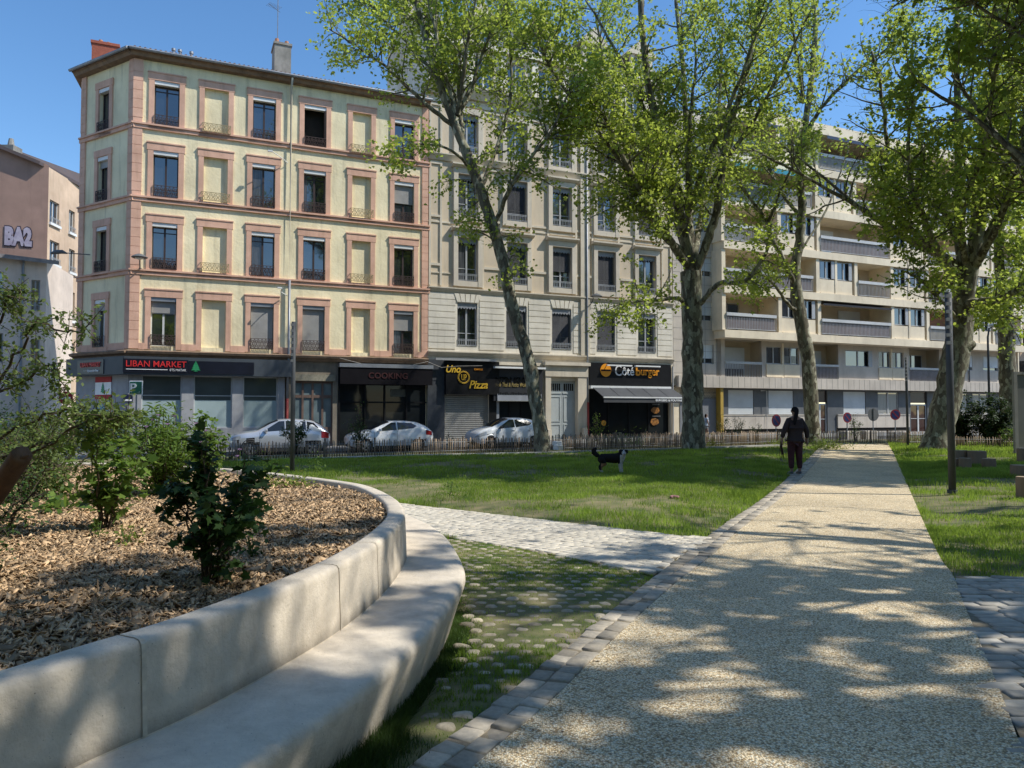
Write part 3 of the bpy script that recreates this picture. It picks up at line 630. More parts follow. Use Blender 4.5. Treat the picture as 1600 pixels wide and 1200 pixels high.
mb.quad((e[0],e[1],-1),(e[0]+1,bk,-1),(e[0]+1,bk,ztop),(e[0],e[1],ztop)); mb.quad((e[0]+1,bk,-1),(14.5,bk,-1),(14.5,bk,ztop),(e[0]+1,bk,ztop)); mb.quad((14.5,bk,-1),(14.5,.05,-1),(14.5,.05,ztop),(14.5,bk,ztop))
mb.build('wall', yel, yb)
# pink bands, quoins, surrounds
mb = MB(B1)
for zb in (8.03, 11.52, 15.02):
    for (za, zc, o) in ((zb-.02, zb+.16, .10), (zb+.16, zb+.24, .16)):
        mb.box(-.12, 14.62, -o, .0, za, zc); side_box(mb, -.1, LN+.05, za, zc, .0, o)
mb.build('string_course', pink, yb)
mb = MB(B1)
def quoin(a, b, side=False):
    z = 4.5; i = 0
    for za, zc in ((4.5,8.0),(8.28,11.49),(11.77,14.99),(15.27,ztop-.03)):
        (side_box(mb, a+.012, b-.012, za, zc, 0, .058) if side else mb.box(a+.012, b-.012, -.058, 0, za, zc))
    while z < ztop-.35:
        skip = any(zb-.03 < z+.2 < zb+.25 for zb in (8.03,11.52,15.02))
        if not skip:
            if side: side_box(mb, a, b, z+.012, z+.43, 0, .07)
            else: mb.box(a, b, -.07, 0, z+.012, z+.43)
        z += .44; i += 1
for qa in ((-.06,.36,False),(14.18,14.52,False),(0,.38,True),(LN-.42,LN,True)):
    mb = MB(B1); quoin(*qa); mb.build('quoin', pink, yb)
mb = MB(B1)
for (x0, x1, k) in bays:
    a, b = (x0+.22, x1-.22) if k == 'b' else (x0, x1)
    for ri, (z0, z1) in enumerate(rows):
        lo = z0-.16 if ri else 4.5
        mb.box(a-.24, a, -.07, .02, lo, z1); mb.box(b, b+.24, -.07, .02, lo, z1); mb.box(a-.28, b+.28, -.08, .02, z1, z1+.34); mb.box(a-.30, b+.30, -.11, .0, z1+.34, z1+.40)
        if ri: mb.box(a-.24, b+.24, -.10, .02, lo-.05, z0-.002)
for ri, (z0, z1) in enumerate(rows):
    lo = z0-.16 if ri else 4.5
    side_box(mb, st0-.24, st0, lo, z1, -.02, .07); side_box(mb, st1, st1+.24, lo, z1, -.02, .07); side_box(mb, st0-.28, st1+.28, z1, z1+.34, -.02, .08); side_box(mb, st0-.24, st1+.24, lo-.05, z0-.002, -.02, .1)
ed = [.36]+[v for (x0,x1,k) in bays for v in ((x0-.24+(.22 if k=='b' else 0)), (x1+.24-(.22 if k=='b' else 0)))]+[14.18]
for a, b in zip(ed[0::2], ed[1::2]): mb.box(a, b, -.075, .0, 4.47, 4.78)
side_box(mb, .38, st0-.24, 4.47, 4.8, 0, .075); side_box(mb, st1+.24, LN-.42, 4.47, 4.8, 0, .075)
mb.build('window_surround', pink, yb)
# windows
mode = {(0,0):('white',.28),(0,2):('shut',1.),(0,3):('shut',1.),(0,5):('half',.42),(2,5):('half',.50),(3,3):('open',0)}
for ri, (z0, z1) in enumerate(rows):
    for bi, (x0, x1, k) in enumerate(bays):
        if k == 'b':
            if ri: ornate_rail(yb, B1, x0+.12, x1-.12, z0+.02, .42, -.20, iron_y)
            continue
        md, fr = mode.get((ri, bi), ('', 0)); fm = wframe if md == 'white' else dframe
        if md == 'open':
            mb = MB(B1); mb.box(x0, x0+.05, .2, .24, z0, z1); mb.box(x1-.05, x1, .2, .24, z0, z1); mb.box(x0+.05, x1-.05, .2, .24, z1-.05, z1)
            mb.box(x1-.1, x1-.055, -.1, .2, z0+.05, z1-.2); w_ = mb.build('window', fm, yb)
            mb = MB(B1); mb.quad((x0,.5,z0),(x1,.5,z0),(x1,.5,z1),(x0,.5,z1)); mb.quad((x0,.24,z0),(x0,.5,z0),(x0,.5,z1),(x0,.24,z1)); mb.quad((x1,.24,z0),(x1,.5,z0),(x1,.5,z1),(x1,.24,z1)); mb.quad((x0,.24,z0),(x1,.24,z0),(x1,.5,z0),(x0,.5,z0)); mb.quad((x0,.24,z1),(x1,.24,z1),(x1,.5,z1),(x0,.5,z1)); mb.build('dark_room', dark_in, w_)
        else:
            w_ = frame_win(yb, B1, x0, x1, z0, z1-.16, .24, fm, transom=.86 if (ri+bi) % 2 else 0)
        mb = MB(B1); mb.box(x0+.005, x1-.005, -.03, .2, z1-.19, z1-.01); mb.build('shutter_box', white if ri else zinc, w_)
        if fr:
            mb = MB(B1); zl = z1-.18-(z1-.2-z0)*fr; n_ = int((z1-.18-zl)/.055)
            for q in range(n_): za = z1-.18-(q+1)*.055; mb.box(x0+.03, x1-.03, .10+.0, .125, za+.006, za+.055)
            mb.box(x0+.03, x1-.03, .128, .135, zl, z1-.18); mb.build('shutter', shut, w_)
        if (ri, bi) == (1, 2):
            pass
        ornate_rail(w_, B1, x0+.02, x1-.02, z0-.0, .52, -.13, iron)
def to_side(o):
    """turn a mesh built in facade coordinates (x along, y depth) onto the side facade"""
    me = o.data
    for v in me.vertices:
        t, yy, z = v.co; p = sdp(t, -yy, z); v.co = (p[0], p[1], p[2])
    me.update()
for ri, (z0, z1) in enumerate(rows):
    k0 = len(bpy.data.objects); ex = set(bpy.data.objects)
    w_ = frame_win(yb, (0,0,0), st0, st1, z0, z1-.16, .24, dframe if ri else wframe)
    mb = MB(); mb.box(st0+.005, st1-.005, -.03, .2, z1-.19, z1-.01); mb.build('shutter_box', white, w_)
    if ri in (0, 2):
        mb = MB(); mb.box(st0+.03, st1-.03, .10, .12, z1-.18-.35, z1-.18); mb.build('shutter', shut, w_)
    ornate_rail(w_, (0,0,0), st0+.02, st1-.02, z0, .52, -.13, iron)
    for o in set(bpy.data.objects)-ex: to_side(o)
# fascia, gutter and tiled roof
mb = MB(B1)
prof = [(0,18.33),(-.30,18.36),(-.38,18.50),(-.46,18.52),(-.46,18.62),(0,18.62)]
mb.sweep(prof, -.18, 14.55)
def side_sweep(mb, prof, t0, t1):
    n_ = len(prof); mb.add([sdp(t0,-y,z) for y,z in prof]+[sdp(t1,-y,z) for y,z in prof], [tuple(range(n_)), tuple(range(2*n_-1,n_-1,-1))]+[(i,(i+1)%n_,(i+1)%n_+n_,i+n_) for i in range(n_)])
side_sweep(mb, [(y,z-.003) for y,z in prof], -.16, LN+.2); mb.build('eaves', brown, yb)
mb = MB(B1)
for y_, z_, r_ in ((-.53, 18.60, .075),): mb.tube([(-.24,y_,z_),(14.6,y_,z_)], r_, 8)
p0, p1 = sdp(-.2,.53,18.6), sdp(LN+.25,.53,18.6); mb.tube([p0, p1], .075, 8); mb.build('gutter', zinc, yb)
mb = MB(B1); ridge_y, rz = 6.2, 20.3
ea = sdp(LN+.2,.5,0); 
mb.poly([(-.25,-.55,18.64),(14.6,-.55,18.64),(14.6,ridge_y,rz),(3.0,ridge_y,rz)]); mb.poly([(-.25,-.55,18.64),(3.0,ridge_y,rz),(1.5,ridge_y+1,rz),(ea[0],ea[1],18.64)])
mb.poly([(ea[0],ea[1],18.64),(1.5,ridge_y+1,rz),(1.5,12,rz),(ea[0]+.8,12.2,18.64)]); mb.poly([(3.0,ridge_y,rz),(14.6,ridge_y,rz),(14.6,12.2,18.64),(1.5,12,rz),(1.5,ridge_y+1,rz)])
x = .0
while x < 14.5:
    mb.tube([(x,-.52,18.66),(x,1.5,19.18)], .07, 5); x += .22
for q in range(20):
    t = LN*q/20; a = sdp(t,.5,18.66); mb.tube([a, (a[0]+.9, a[1]+1.6, 19.1)], .07, 5)
rf = mb.build('roof', tile, yb)
brick = M('red_brick', (.42,.13,.08), (.30,.09,.06), scale=14, bump=.5, bscale=30, rough=.9)
pot_m = M('terracotta', (.5,.24,.14), scale=6, rough=.85)
cx, cy = sdp(LN-.75,-.9,0)[:2]
mb = MB(B1); mb.box(cx-.75, cx+.45, cy-.5, cy+.7, 18.6, 20.0); mb.box(cx-.8, cx+.5, cy-.55, cy+.75, 20.0, 20.14)
mb.build('chimney', brick, yb)
mb = MB(B1)
for q in range(3): mb.tube([(cx-.4+.35*q,cy,20.14),(cx-.4+.35*q,cy,20.42-.05*q)], [.11,.09], 8)
mb.build('chimney_pot', pot_m, yb)
gch = M('grey_chimney', (.33,.31,.28), (.20,.19,.17), scale=2, bump=.4, rough=.9, stain=.3)
s_, z_ = FP(440, 100, 1.5); 
mb = MB(B1); mb.box(s_-.42, s_+.42, 1.0, 2.2, 18.7, 20.8); mb.box(s_-.47, s_+.47, .95, 2.25, 20.8, 20.92); ch = mb.build('chimney', gch, yb)
mb = MB(B1); mb.tube([(s_-.25,1.5,20.92),(s_-.25,1.5,21.3)], [.13,.1], 8); mb.tube([(s_+.25,1.5,20.92),(s_+.25,1.5,21.25)], [.13,.1], 8); mb.build('chimney_pot', pot_m, yb)
for px in (271, 281, 299):
    a, b = FP(px, 95, 1.0); mb = MB(B1); mb.tube([(a,1,18.8),(a,1,19.45)], .06, 8); mb.tube([(a,1,19.45),(a,1,19.56)], .10, 8); mb.build('vent_pipe', zinc, yb)
ant = empty('tv_antenna', FW(s_-.22, 1.5, 20.9), FA, 'thin rooftop antenna with two comb aerials above the grey chimney', 'antenna')
mb = MB(); mb.tube([(0,0,0),(0,0,2.9)], .022, 5); mb.build('mast', zinc, ant)
for zz in (1.9, 2.7):
    mb = MB(); mb.tube([(-.5,-.25,zz+.18),(.12,.06,zz)], .014, 4)
    for q in range(9): x = -.5+.07*q; mb.tube([(x+.09,-.25-.2+x*.0,zz+.18-.03*q*.6),(x-.09,.05,zz+.18-.03*q*.6+.02)], .008, 3)
    mb.build('aerial', zinc, ant)
# down pipe
s_, _ = FP(453, 350, -.12)
mb = MB(B1); mb.tube([(s_,-.5,18.5),(s_,-.16,18.0),(s_,-.16,8.2)], .06, 8); mb.build('drainpipe', pipe_m, yb, smooth=True)
mb = MB(B1); mb.tube([(s_,-.18,8.2),(s_,-.18,4.2),(s_-.05,-.2,2.2)], .065, 8); mb.build('drainpipe', zinc, yb, smooth=True)
mb = MB(B1); mb.tube([(s_-.05,-.2,2.2),(s_-.05,-.2,-.3)], .07, 8); mb.build('drainpipe', M('red_pipe', (.35,.05,.04), rough=.6), yb, smooth=True)
# brown cornice over the shops
mb = MB(B1); prof = [(0,4.42),(0,4.12),(-.14,4.12),(-.18,4.22),(-.34,4.28),(-.38,4.38),(-.2,4.44)]
mb.sweep(prof[::-1], -.1, 14.5); side_sweep(mb, [(y,z-.003) for y,z in prof], -.12, LN+.1); mb.build('cornice', brown, yb)
mb = MB(B1); mb.tube([(9.7,-.4,4.3),(11.0,-.42,4.0),(12.2,-.42,3.72),(13.2,-.42,3.95),(14.4,-.4,4.25),(15.2,-.4,3.95),(16.2,-.4,4.05),(17.6,-.4,4.1)], .012, 4); mb.build('cable', M('pale_cable', (.4,.37,.33)), yb)
# ---- ground floor: grocery
gpan = M('grey_panel', (.07,.08,.092), (.06,.07,.08), scale=2, rough=.5, spec=.25)
gtile = M('grey_wall_panel', (.36,.36,.37), (.29,.29,.30), scale=3, bump=.2, rough=.7, stain=.15)
shop1 = [(.62+.0, 2.25),(2.79, 4.53),(5.03, 6.66)]
z_g = -.35
hl = [(FP(221,600)[0], FP(284,600)[0], .75, 3.28), (FP(303,600)[0], FP(363,600)[0], .75, 3.28), (FP(380,600)[0], FP(434,600)[0], .75, 3.28)]
mb = MB(B1); wall_holes(mb, -.05, FP(445,600)[0], -1, 3.5, hl, -.02, .2); 
for a, b in ((0,1.4),(2.6,LN)): side_quad(mb, a, b, -1, 3.5, .02)
side_quad(mb, 1.4, 2.6, 2.9, 3.5, .02); side_quad(mb, 1.4, 2.6, -1, .4, .02)
mb.build('shop_wall', gtile, yb)
film = M('frosted_film', (.34,.42,.42), (.28,.36,.36), scale=1, rough=.5)
for (a, b, c, d) in hl:
    w_ = frame_win(yb, B1, a, b, c, d, .16, M('pale_alu', (.5,.52,.52), rough=.4), MATS.get('grocery_glass') or glass_mat('grocery_glass', (.045,.055,.052), 1.5), leaves=1, transom=.62, name='shop_window')
    mb = MB(B1); mb.quad((a+.05,.14,c+.05),(b-.05,.14,c+.05),(b-.05,.14,c+1.35),(a+.05,.14,c+1.35)); mb.build('frosted_film', film, w_)
mb = MB(B1); mb.box(-.22, FP(447,600)[0]+.35, -.42, -.02, 3.28, 4.12); side_box(mb, -.18, LN+.2, 3.283, 4.123, .02, .42); sg = mb.build('shop_sign', gpan, yb)
x0, x1 = FP(195,570,-.45)[0], FP(293,570,-.45)[0]
navy = M('navy_sign', (.012,.014,.024), (.009,.010,.016), scale=2, rough=.4, spec=.2)
mb = MB(B1); mb.box(x0-.08, x1+.03, -.46, -.42, 3.36, 4.0); mb.box(x1+.05, FP(397,570,-.45)[0], -.455, -.42, 3.36, 3.96); mb.build('sign_board', navy, sg)
redt = M('red_lettering', (.75,.04,.04), (.65,.03,.03), rough=.4); whitet = M('white_lettering', (.85,.85,.85), (.8,.8,.8), rough=.4); greent = M('green_emblem', (.03,.32,.12), (.025,.26,.10), rough=.5)
text_mesh('lettering', 'LIBAN MARKET', x0+.05, x1-.05, 3.64, 3.92, -.47, redt, sg, B1, bold=.004)
text_mesh('lettering', 'ETS MATAR', x0+1.9, x1-.06, 3.455, 3.565, -.47, whitet, sg, B1)
mb = MB(B1); mb.box(x0+.05, x0+1.8, -.48, -.46, 3.50, 3.53); mb.build('underline', whitet, sg)
def cedar(mb, cx, z0, w_, h, y):
    lv = [(.0,.15,.10),(.12,.5,.44),(.32,.42,.36),(.52,.33,.27),(.7,.22,.16),(.85,.10,.03)]
    mb.box(cx-w_*.09, cx+w_*.09, y-.01, y, z0, z0+h*.2); mb.box(cx-w_*.22, cx+w_*.22, y-.012, y-.002, z0, z0+h*.04)
    for t, a, b in lv[1:]: mb.poly([(cx-w_*a,y-.015,z0+h*t),(cx+w_*a,y-.015,z0+h*t),(cx+w_*b*.45,y-.015,z0+h*(t+.24)),(cx-w_*b*.45,y-.015,z0+h*(t+.24))])
mb = MB(B1); cedar(mb, FP(306,568,-.46)[0], 3.46, .42, .46, -.465); mb.build('emblem', greent, sg)
# side facade sign, flag and posters
ex = set(bpy.data.objects)
mb = MB(); mb.box(1.35, 3.5, -.46, -.42, 3.34, 4.02); mb.build('sign_board', M('charcoal_sign', (.06,.06,.065), rough=.4), sg)
mb = MB(); mb.box(1.75, 2.95, -.48, -.46, 3.50, 3.51); mb.build('underline', whitet, sg)
for o in set(bpy.data.objects)-ex: to_side(o)
def side_text(s_, t0, t1, z0, z1, o, mat, par, **k):
    tx = text_mesh('lettering', s_, -t1, -t0, z0, z1, -o, mat, par, (0,0,0), **k)
    for v in tx.data.vertices: t, yy, z = v.co; p = sdp(-t, -yy, z); v.co = (p[0], p[1], p[2])
side_text('LIBAN MARKET', 1.55, 3.2, 3.68, 3.90, .475, redt, sg)
side_text('Epicerie Fine', 1.7, 2.6, 3.40, 3.56, .475, whitet, sg, shear=.2)
ex = set(bpy.data.objects); t0f, t1f = 1.35, 2.65
mb = MB(); mb.box(t0f, t1f, .0, .05, -.3, 3.0); dr_ = mb.build('shop_door', M('pale_grey_door', (.45,.45,.46), rough=.5), yb)
mb = MB(); mb.box(t0f, t1f, -.06, -.03, 2.95, 3.22); mb.box(t0f, t1f, -.06, -.03, 2.15, 2.36); fl = mb.build('flag_stripe', M('flag_red', (.48,.03,.03), rough=.7), yb)
mb = MB(); mb.box(t0f, t1f, -.058, -.032, 2.36, 2.95); mb.build('flag_stripe', whitet, yb)
mb = MB(); cedar(mb, 2.0, 2.42, .34, .48, -.062); mb.build('flag_cedar', greent, yb)
mb = MB(); mb.box(t0f+.1, t1f-.1, -.02, -.0, .9, 1.9); mb.build('poster', M('blue_poster', (.08,.28,.42), (.3,.45,.5), scale=2.5, rough=.5, big=0), yb)
mb = MB(); mb.box(-.0+.25, .95, -.045, -.02, 2.1, 2.55); 
for o in set(bpy.data.objects)-ex: to_side(o)
a = FP(192,605,-.05)[0]; mb = MB(B1); mb.box(a, a+.42, -.06, -.025, 1.98, 2.35); pl = mb.build('street_plaque', M('plaque_blue', (.015,.02,.06), rough=.35), yb)
mb = MB(B1); mb.box(a+.05, a+.38, -.065, -.06, 2.04, 2.12); mb.build('plaque_band', whitet, pl)
# ---- beige stone pier and brown house door (px 462..522)
taupe = M('taupe_render', (.26,.22,.17), (.19,.16,.125), scale=3, bump=.5, bscale=30, rough=.9, stain=.3)
a, b = FP(447,600)[0], FP(528,600)[0]
d0, d1 = FP(458,600)[0], FP(520,600)[0]
mb = MB(B1); wall_holes(mb, a, b, -1, 4.13, [(d0, d1, -.35, 3.1)], -.01, .25); mb.build('wall', taupe, yb)
mb = MB(B1); mb.box(a+.2, b-.15, -.1, -.01, 3.12, 3.45); mb.build('lintel', M('rough_lintel', (.32,.29,.22), (.22,.20,.15), scale=9, bump=.8, bscale=20, rough=.95), yb)
bd = M('brown_door', (.17,.11,.085), (.13,.085,.065), scale=3, rough=.55)
mb = MB(B1); nd = 4; wd_ = (d1-d0)/nd
for k in range(nd+1): x = d0+wd_*k; mb.box(max(d0,x-.05), min(d1,x+.05), .12, .2, -.35, 3.1)
for z0_, z1_ in ((-.35,.75),(2.25,2.4),(3.0,3.1)):
    for k in range(nd): mb.box(d0+wd_*k+.05, d0+wd_*(k+1)-.05, .13, .2, z0_, z1_)
dd = mb.build('door', bd, yb)
mb = MB(B1); mb.quad((d0+.05,.19,.7),(d1-.05,.19,.7),(d1-.05,.19,3.05),(d0+.05,.19,3.05)); mb.build('pane', film if 0 else M('milky_glass', (.17,.22,.23), (.12,.16,.17), scale=1.5, rough=.15), dd)
# ---- black restaurant front (px 528..700)
a, b = FP(528,620)[0], FP(673,620,-.1)[0]
mb = MB(B1); wall_holes(mb, a, b, -1, 4.12, [(a+.1, b-.1, -.3, 3.2)], -.04, .25); rs = mb.build('shopfront', black, yb)
mb = MB(B1); k0 = a+.1; wdd = (b-a-.2)
for q in (0,.28,.5,.75,1): x = k0+wdd*q; mb.box(x-.04, x+.04, .1, .2, -.3, 3.2)
mb.box(k0, k0+wdd, .08, .1, 2.0, 2.08); gw = mb.build('shop_window', black, yb)
mb = MB(B1); mb.quad((k0,.19,-.3),(k0+wdd,.19,-.3),(k0+wdd,.19,3.2),(k0,.19,3.2)); mb.build('pane', glass2, gw)
mb = MB(B1); mb.box(a-.02, b+.02, -.5, -.042, 3.85, 4.05); aw = mb.build('awning', zinc, yb)
mb = MB(B1); mb.add([(a+.02,-.5,3.84),(b-.02,-.5,3.84),(b-.02,-.46,2.15),(a+.02,-.46,2.15),(a+.02,-.06,3.84),(b-.02,-.06,3.84)], [(0,1,2,3)]); 
mb.box(a+.02, b-.02, -.49, -.455, 2.12, 2.18)
# fabric covers the upper half only on the sign side
aw2 = M('black_fabric', (.012,.011,.013), (.009,.008,.010), scale=2, rough=.95, spec=.1); 
mb = MB(B1); mb.quad((a+.02,-.46,3.84),(b-.02,-.46,3.84),(b-.02,-.46,3.0),(a+.02,-.46,3.0)); mb.box(a+.02,b-.02,-.475,-.445,2.97,3.0); mb.build('valance', aw2, aw)
tx0, tx1 = FP(576,588,-.5)[0], FP(637,588,-.5)[0]
text_mesh('lettering', 'COOKING', tx0, tx1, 3.28, 3.6, -.47, M('dark_red_lettering', (.045,.006,.006), rough=.7), aw, B1, bold=.02)
mb = MB(B1); mb.box((tx0+tx1)/2+.3, (tx0+tx1)/2+1.2, .17, .185, 2.35, 2.75); mb.build('menu_board', M('menu', (.12,.12,.10), (.07,.07,.06), scale=8), gw)

# ================================================================== 2. CREAM STONE BUILDING
S2, E2 = 14.5, 30.75
cb, B2 = root_at('stone_apartment_building', S2, 0, 0, 'cream stone apartment building with carved window hoods and a mansard attic', 'building')
def wx(c, y=400): return FP(c, y)[0]
bx = [(16.25,17.45),(19.22,20.52),(22.16,23.46),(25.22,26.50),(28.15,29.46)]
rz2 = [(5.22,7.62),(8.86,11.28),(12.55,14.86),(16.10,18.30)]
mb = MB(B2); wall_holes(mb, S2+.03, E2, 8.2, 19.35, [(a,b,c,d) for a,b in bx for c,d in rz2[1:]], 0, .24); mb.build('wall', beige, cb)
mb = MB(B2); wall_holes(mb, S2+.03, E2, 4.85, 8.2, [(a,b,*rz2[0]) for a,b in bx], -.03, .27); 
mb.build('wall', stone2, cb)
# horizontal joints of the first floor as real grooved courses
ed = [S2+.06]+[v for p in bx for v in (p[0]-.12, p[1]+.12)]+[E2-.05]
for a, b in zip(ed[0::2], ed[1::2]):
    z = 5.0; mb = MB(B2); mb.box(a+.01, b-.01, -.042, -.031, 5.02, 8.1)
    while z < 8.0: mb.box(a, b, -.065, -.03, z+.025, z+.325); z += .345
    mb.build('stone_course', stone2, cb)
for (a, b) in bx:                                     # keystones
    mb = MB(B2); c = (a+b)/2
    for q in (-2,-1,0,1,2): mb.prism([(c+q*.26-.11,7.66),(c+q*.26+.11,7.66),(c+q*.33+.14,8.12),(c+q*.33-.14,8.12)], -.09, -.03)
    mb.build('keystone', stone2, cb)
mb = MB(B2)
def moulding(z0, z1, d, a=S2+.03, b=E2): mb.sweep([(0,z0),(0,z1),(-d,z1),(-d,z1-.06),(-d*.55,z0+(z1-z0)*.35),(-d*.3,z0)], a, b)
moulding(4.62, 4.88, .22); moulding(8.16, 8.42, .2); moulding(15.5, 15.86, .28); moulding(19.2, 19.75, .55); mb.box(S2+.03, E2, -.1, 0, 18.75, 18.9); mb.box(S2+.03, E2, -.05, 0, 12.0, 12.1); moulding(9.15,9.25,.05, S2+.05, bx[0][0]-.4)
mb.build('cornice', stone, cb)
mb = MB(B2)                                           # pilasters and recessed panels framed between bays
ctr = [S2+.45]+[(bx[i][1]+bx[i+1][0])/2 for i in range(4)]+[E2-.45]
for c in ctr:
    for (z0, z1) in ((8.5, 15.4),(15.95, 18.7)):
        w_ = .62 if S2+1 < c < E2-1 else .38
        mb.box(c-w_, c-w_+.12, -.07, 0, z0, z1); mb.box(c+w_-.12, c+w_, -.07, 0, z0, z1); mb.box(c-w_+.12, c+w_-.12, -.07, 0, z1-.14, z1)
        if z0 < 9: mb.box(c-w_+.12, c+w_-.12, -.07, 0, 9.6, 9.74); mb.box(c-w_+.12, c+w_-.12, -.07, 0, 12.3, 12.42)
for c in (ctr[3],): mb.box(c-.3, c+.3, -.16, -.075, 4.9, 19.2)
mb.build('pilaster', stone, cb)
mb = MB(B2)
for ri in (1, 2, 3):
    z0, z1 = rz2[ri]
    for a, b in bx:
        mb.box(a-.26, a, -.16, .02, z0-.32, z1+.02); mb.box(b, b+.26, -.16, .02, z0-.32, z1+.02); mb.box(a-.26, b+.26, -.16, .02, z1+.02, z1+.34)
        mb.box(a, b, -.14, .02, z0-.32, z0-.02)
        if ri < 3: mb.sweep([(0,z1+.34),(0,z1+.56),(-.36,z1+.56),(-.36,z1+.47),(-.2,z1+.36)], a-.4, b+.4)
mb.build('window_surround', M('light_moulding', (.64,.56,.45), (.55,.48,.38), scale=2, bump=.2, rough=.8, stain=.15), cb)
blind = M('slatted_blind', (.12,.12,.13), (.09,.09,.10), scale=2, rough=.6)
gframe = M('grey_frame', (.40,.41,.42), (.34,.35,.36), scale=5, rough=.5)
closed = {(0,1),(0,2),(0,3),(1,1),(1,2),(1,3),(2,1),(2,4),(3,3)}
for ri, (z0, z1) in enumerate(rz2):
    for bi, (a, b) in enumerate(bx):
        w_ = frame_win(cb, B2, a, b, z0, z1, .22, gframe, transom=.30, fw=.06)
        mb = MB(B2); mb.box(a+.01, b-.01, .02, .05, z1-.24, z1-.0)
        for q in range(7): c = a+(b-a)*(q+.5)/7; mb.prism([(c-.09,z1-.24),(c+.09,z1-.24),(c,z1-.34)], .022, .045)
        mb.build('lambrequin', lamb, w_)
        if (ri, bi) in closed:
            fr = .96 if (ri, bi) != (1,2) else .55
            mb = MB(B2); zl = z1-.25-(z1-z0-.3)*fr; zz = z1-.3
            while zz > zl: mb.add([(a+.04,.08,zz),(b-.04,.08,zz),(b-.04,.13,zz+.05),(a+.04,.13,zz+.05)], [(0,1,2,3)]); zz -= .062
            mb.build('shutter', blind, w_)
        bar_rail(w_, B2, a+.02, b-.02, z0, .38 if ri else .36, -.06 if not ri else -.12, iron_g, step=.10)
# wall down-pipe
s_ = FP(917,500,-.15)[0]; mb = MB(B2); mb.tube([(s_,-.2,19.2),(s_,-.2,4.7),(s_,-.22,.5)], .05, 8); mb.build('drainpipe', zinc, cb, smooth=True)
# attic storey
slate = M('slate', (.13,.14,.16), (.09,.10,.115), scale=8, bump=.3, rough=.5)
mb = MB(B2); wins = [(15.4+i*2.05, 16.55+i*2.05) for i in range(7)]
wall_holes(mb, S2+.5, E2-.2, 19.72, 22.5, [(a,b,20.25,22.05) for a,b in wins], .45, .2); mb.build('attic_wall', stone, cb)
for a, b in wins: frame_win(cb, B2, a, b, 20.25, 22.05, .63, wframe, name='window')
mb = MB(B2)
for a, b in wins: mb.box(a-.5, a-.12, .30, .45, 19.8, 22.3); 
mb.box(S2+.3, E2, .15, .45, 22.4, 22.7); mb.box(S2+.03, S2+.6, .1, 9, 19.7, 23.5)
mb.build('attic_pier', stone2, cb)
mb = MB(B2); mb.add([(S2+.3,.3,22.7),(E2,.3,22.7),(E2,2.6,25.2),(S2+.3,2.6,25.2),(S2+.3,9,26),(E2,9,26)], [(0,1,2,3),(3,2,5,4)]); mb.build('roof', slate, cb)
mb = MB(B2); mb.box(S2+.05, E2, .35, 9, 4.0, 19.5); mb.quad((S2+.05,0.1,12),(S2+.05,9,12),(S2+.05,9,26),(S2+.05,2.6,25)); mb.build('party_wall', taupe if 0 else stone, cb)
for c in (17.9, 21.6, 25.3, 28.8):
    mb = MB(B2); mb.box(c-.8, c-.55, .35, .6, 22.7, 24.2); mb.box(c+.55, c+.8, .35, .6, 22.7, 24.2); mb.prism([(c-1.15,24.2),(c+1.15,24.2),(c,25.3)], .25, 2.4); mb.box(c-.55,c+.55,.4,.6,22.7,22.95); dm = mb.build('dormer', stone, cb)
    frame_win(dm, B2, c-.55, c+.55, 22.95, 24.15, .55, wframe, name='dormer_window')
mb = MB(B2); mb.box(S2+.1, S2+1.0, 1.2, 3.2, 22, 26.3); mb.box(S2-.0, S2+.9, 4.2, 6.2, 19, 27); mb.build('chimney', stone, cb)
# ---- ground floor of the stone building
gz = -.25
mb = MB(B2)
X = {k: FP(k, 620)[0] for k in (673,678,686,695,765,771,842,850,859,900,915,920,1046,1053)}
op = [(X[695],X[765]-.05,-.3,4.4),(X[771],X[842],-.3,4.2),(X[859],X[900],-.3,3.35),(X[920],X[1046],-.3,4.5)]
wall_holes(mb, S2+.03, E2, -1, 4.63, op, -.02, .3); mb.build('wall', stone, cb)
dkb = M('dark_brick_paint', (.05,.055,.065), (.035,.04,.048), scale=6, bump=.6, bscale=25, rough=.6)
mb = MB(B2); mb.box(S2+.05, X[695]-.02, -.06, -.025, -.8, 4.4); mb.build('painted_pier', dkb, cb)
# pizza shop
a, b = X[695], X[765]-.05
mb = MB(B2); mb.box(a-.05, b+.5, -.34, -.022, 2.5, 4.35); mb.box(b, b+.45, -.06, -.022, -.4, 2.5); ps = mb.build('shop_sign', black, cb)
mb = MB(B2); zz = -.3
while zz < 2.48: mb.sweep([(.16,zz),(.12,zz+.03),(.12,zz+.08),(.16,zz+.11)], a, b); zz += .11
mb.box(a, b, .165, .2, -.3, 2.5); mb.build('roller_shutter', M('steel_shutter', (.34,.335,.32), (.28,.275,.26), scale=2, rough=.45, metallic=.3, stain=.2), cb)
gold = M('gold_lettering', (.80,.50,.05), (.70,.42,.04), rough=.4)
def fx(p, y=590, o=-.36): return FP(p, y, o)
def ftext(s_, p0, p1, q0, q1, mat, par, y=-.36, **k):
    xa, za = FP(p0, q1, y); xb, zb = FP(p1, q0, y); return text_mesh('lettering', s_, xa, xb, za, zb, y, mat, par, B2, **k)
ftext('Uno', 697, 720, 571, 582, gold, ps, shear=.3, bold=.02); ftext('Pizza', 733, 762, 595, 607, gold, ps, shear=.3, bold=.015)
ftext('UP', 721, 729, 585, 594, gold, ps); ftext('FORMULE', 741, 754, 576, 578.5, M('orange_lettering', (.85,.33,.03), rough=.4), ps, bold=.02)
cx_, cz_ = FP(724.5, 589.5, -.36); mb = MB(B2); ring(mb, cx_, -.37, cz_, .30, .018, 24); ring(mb, cx_, -.37, cz_, .35, .010, 24); mb.build('round_emblem', gold, ps)
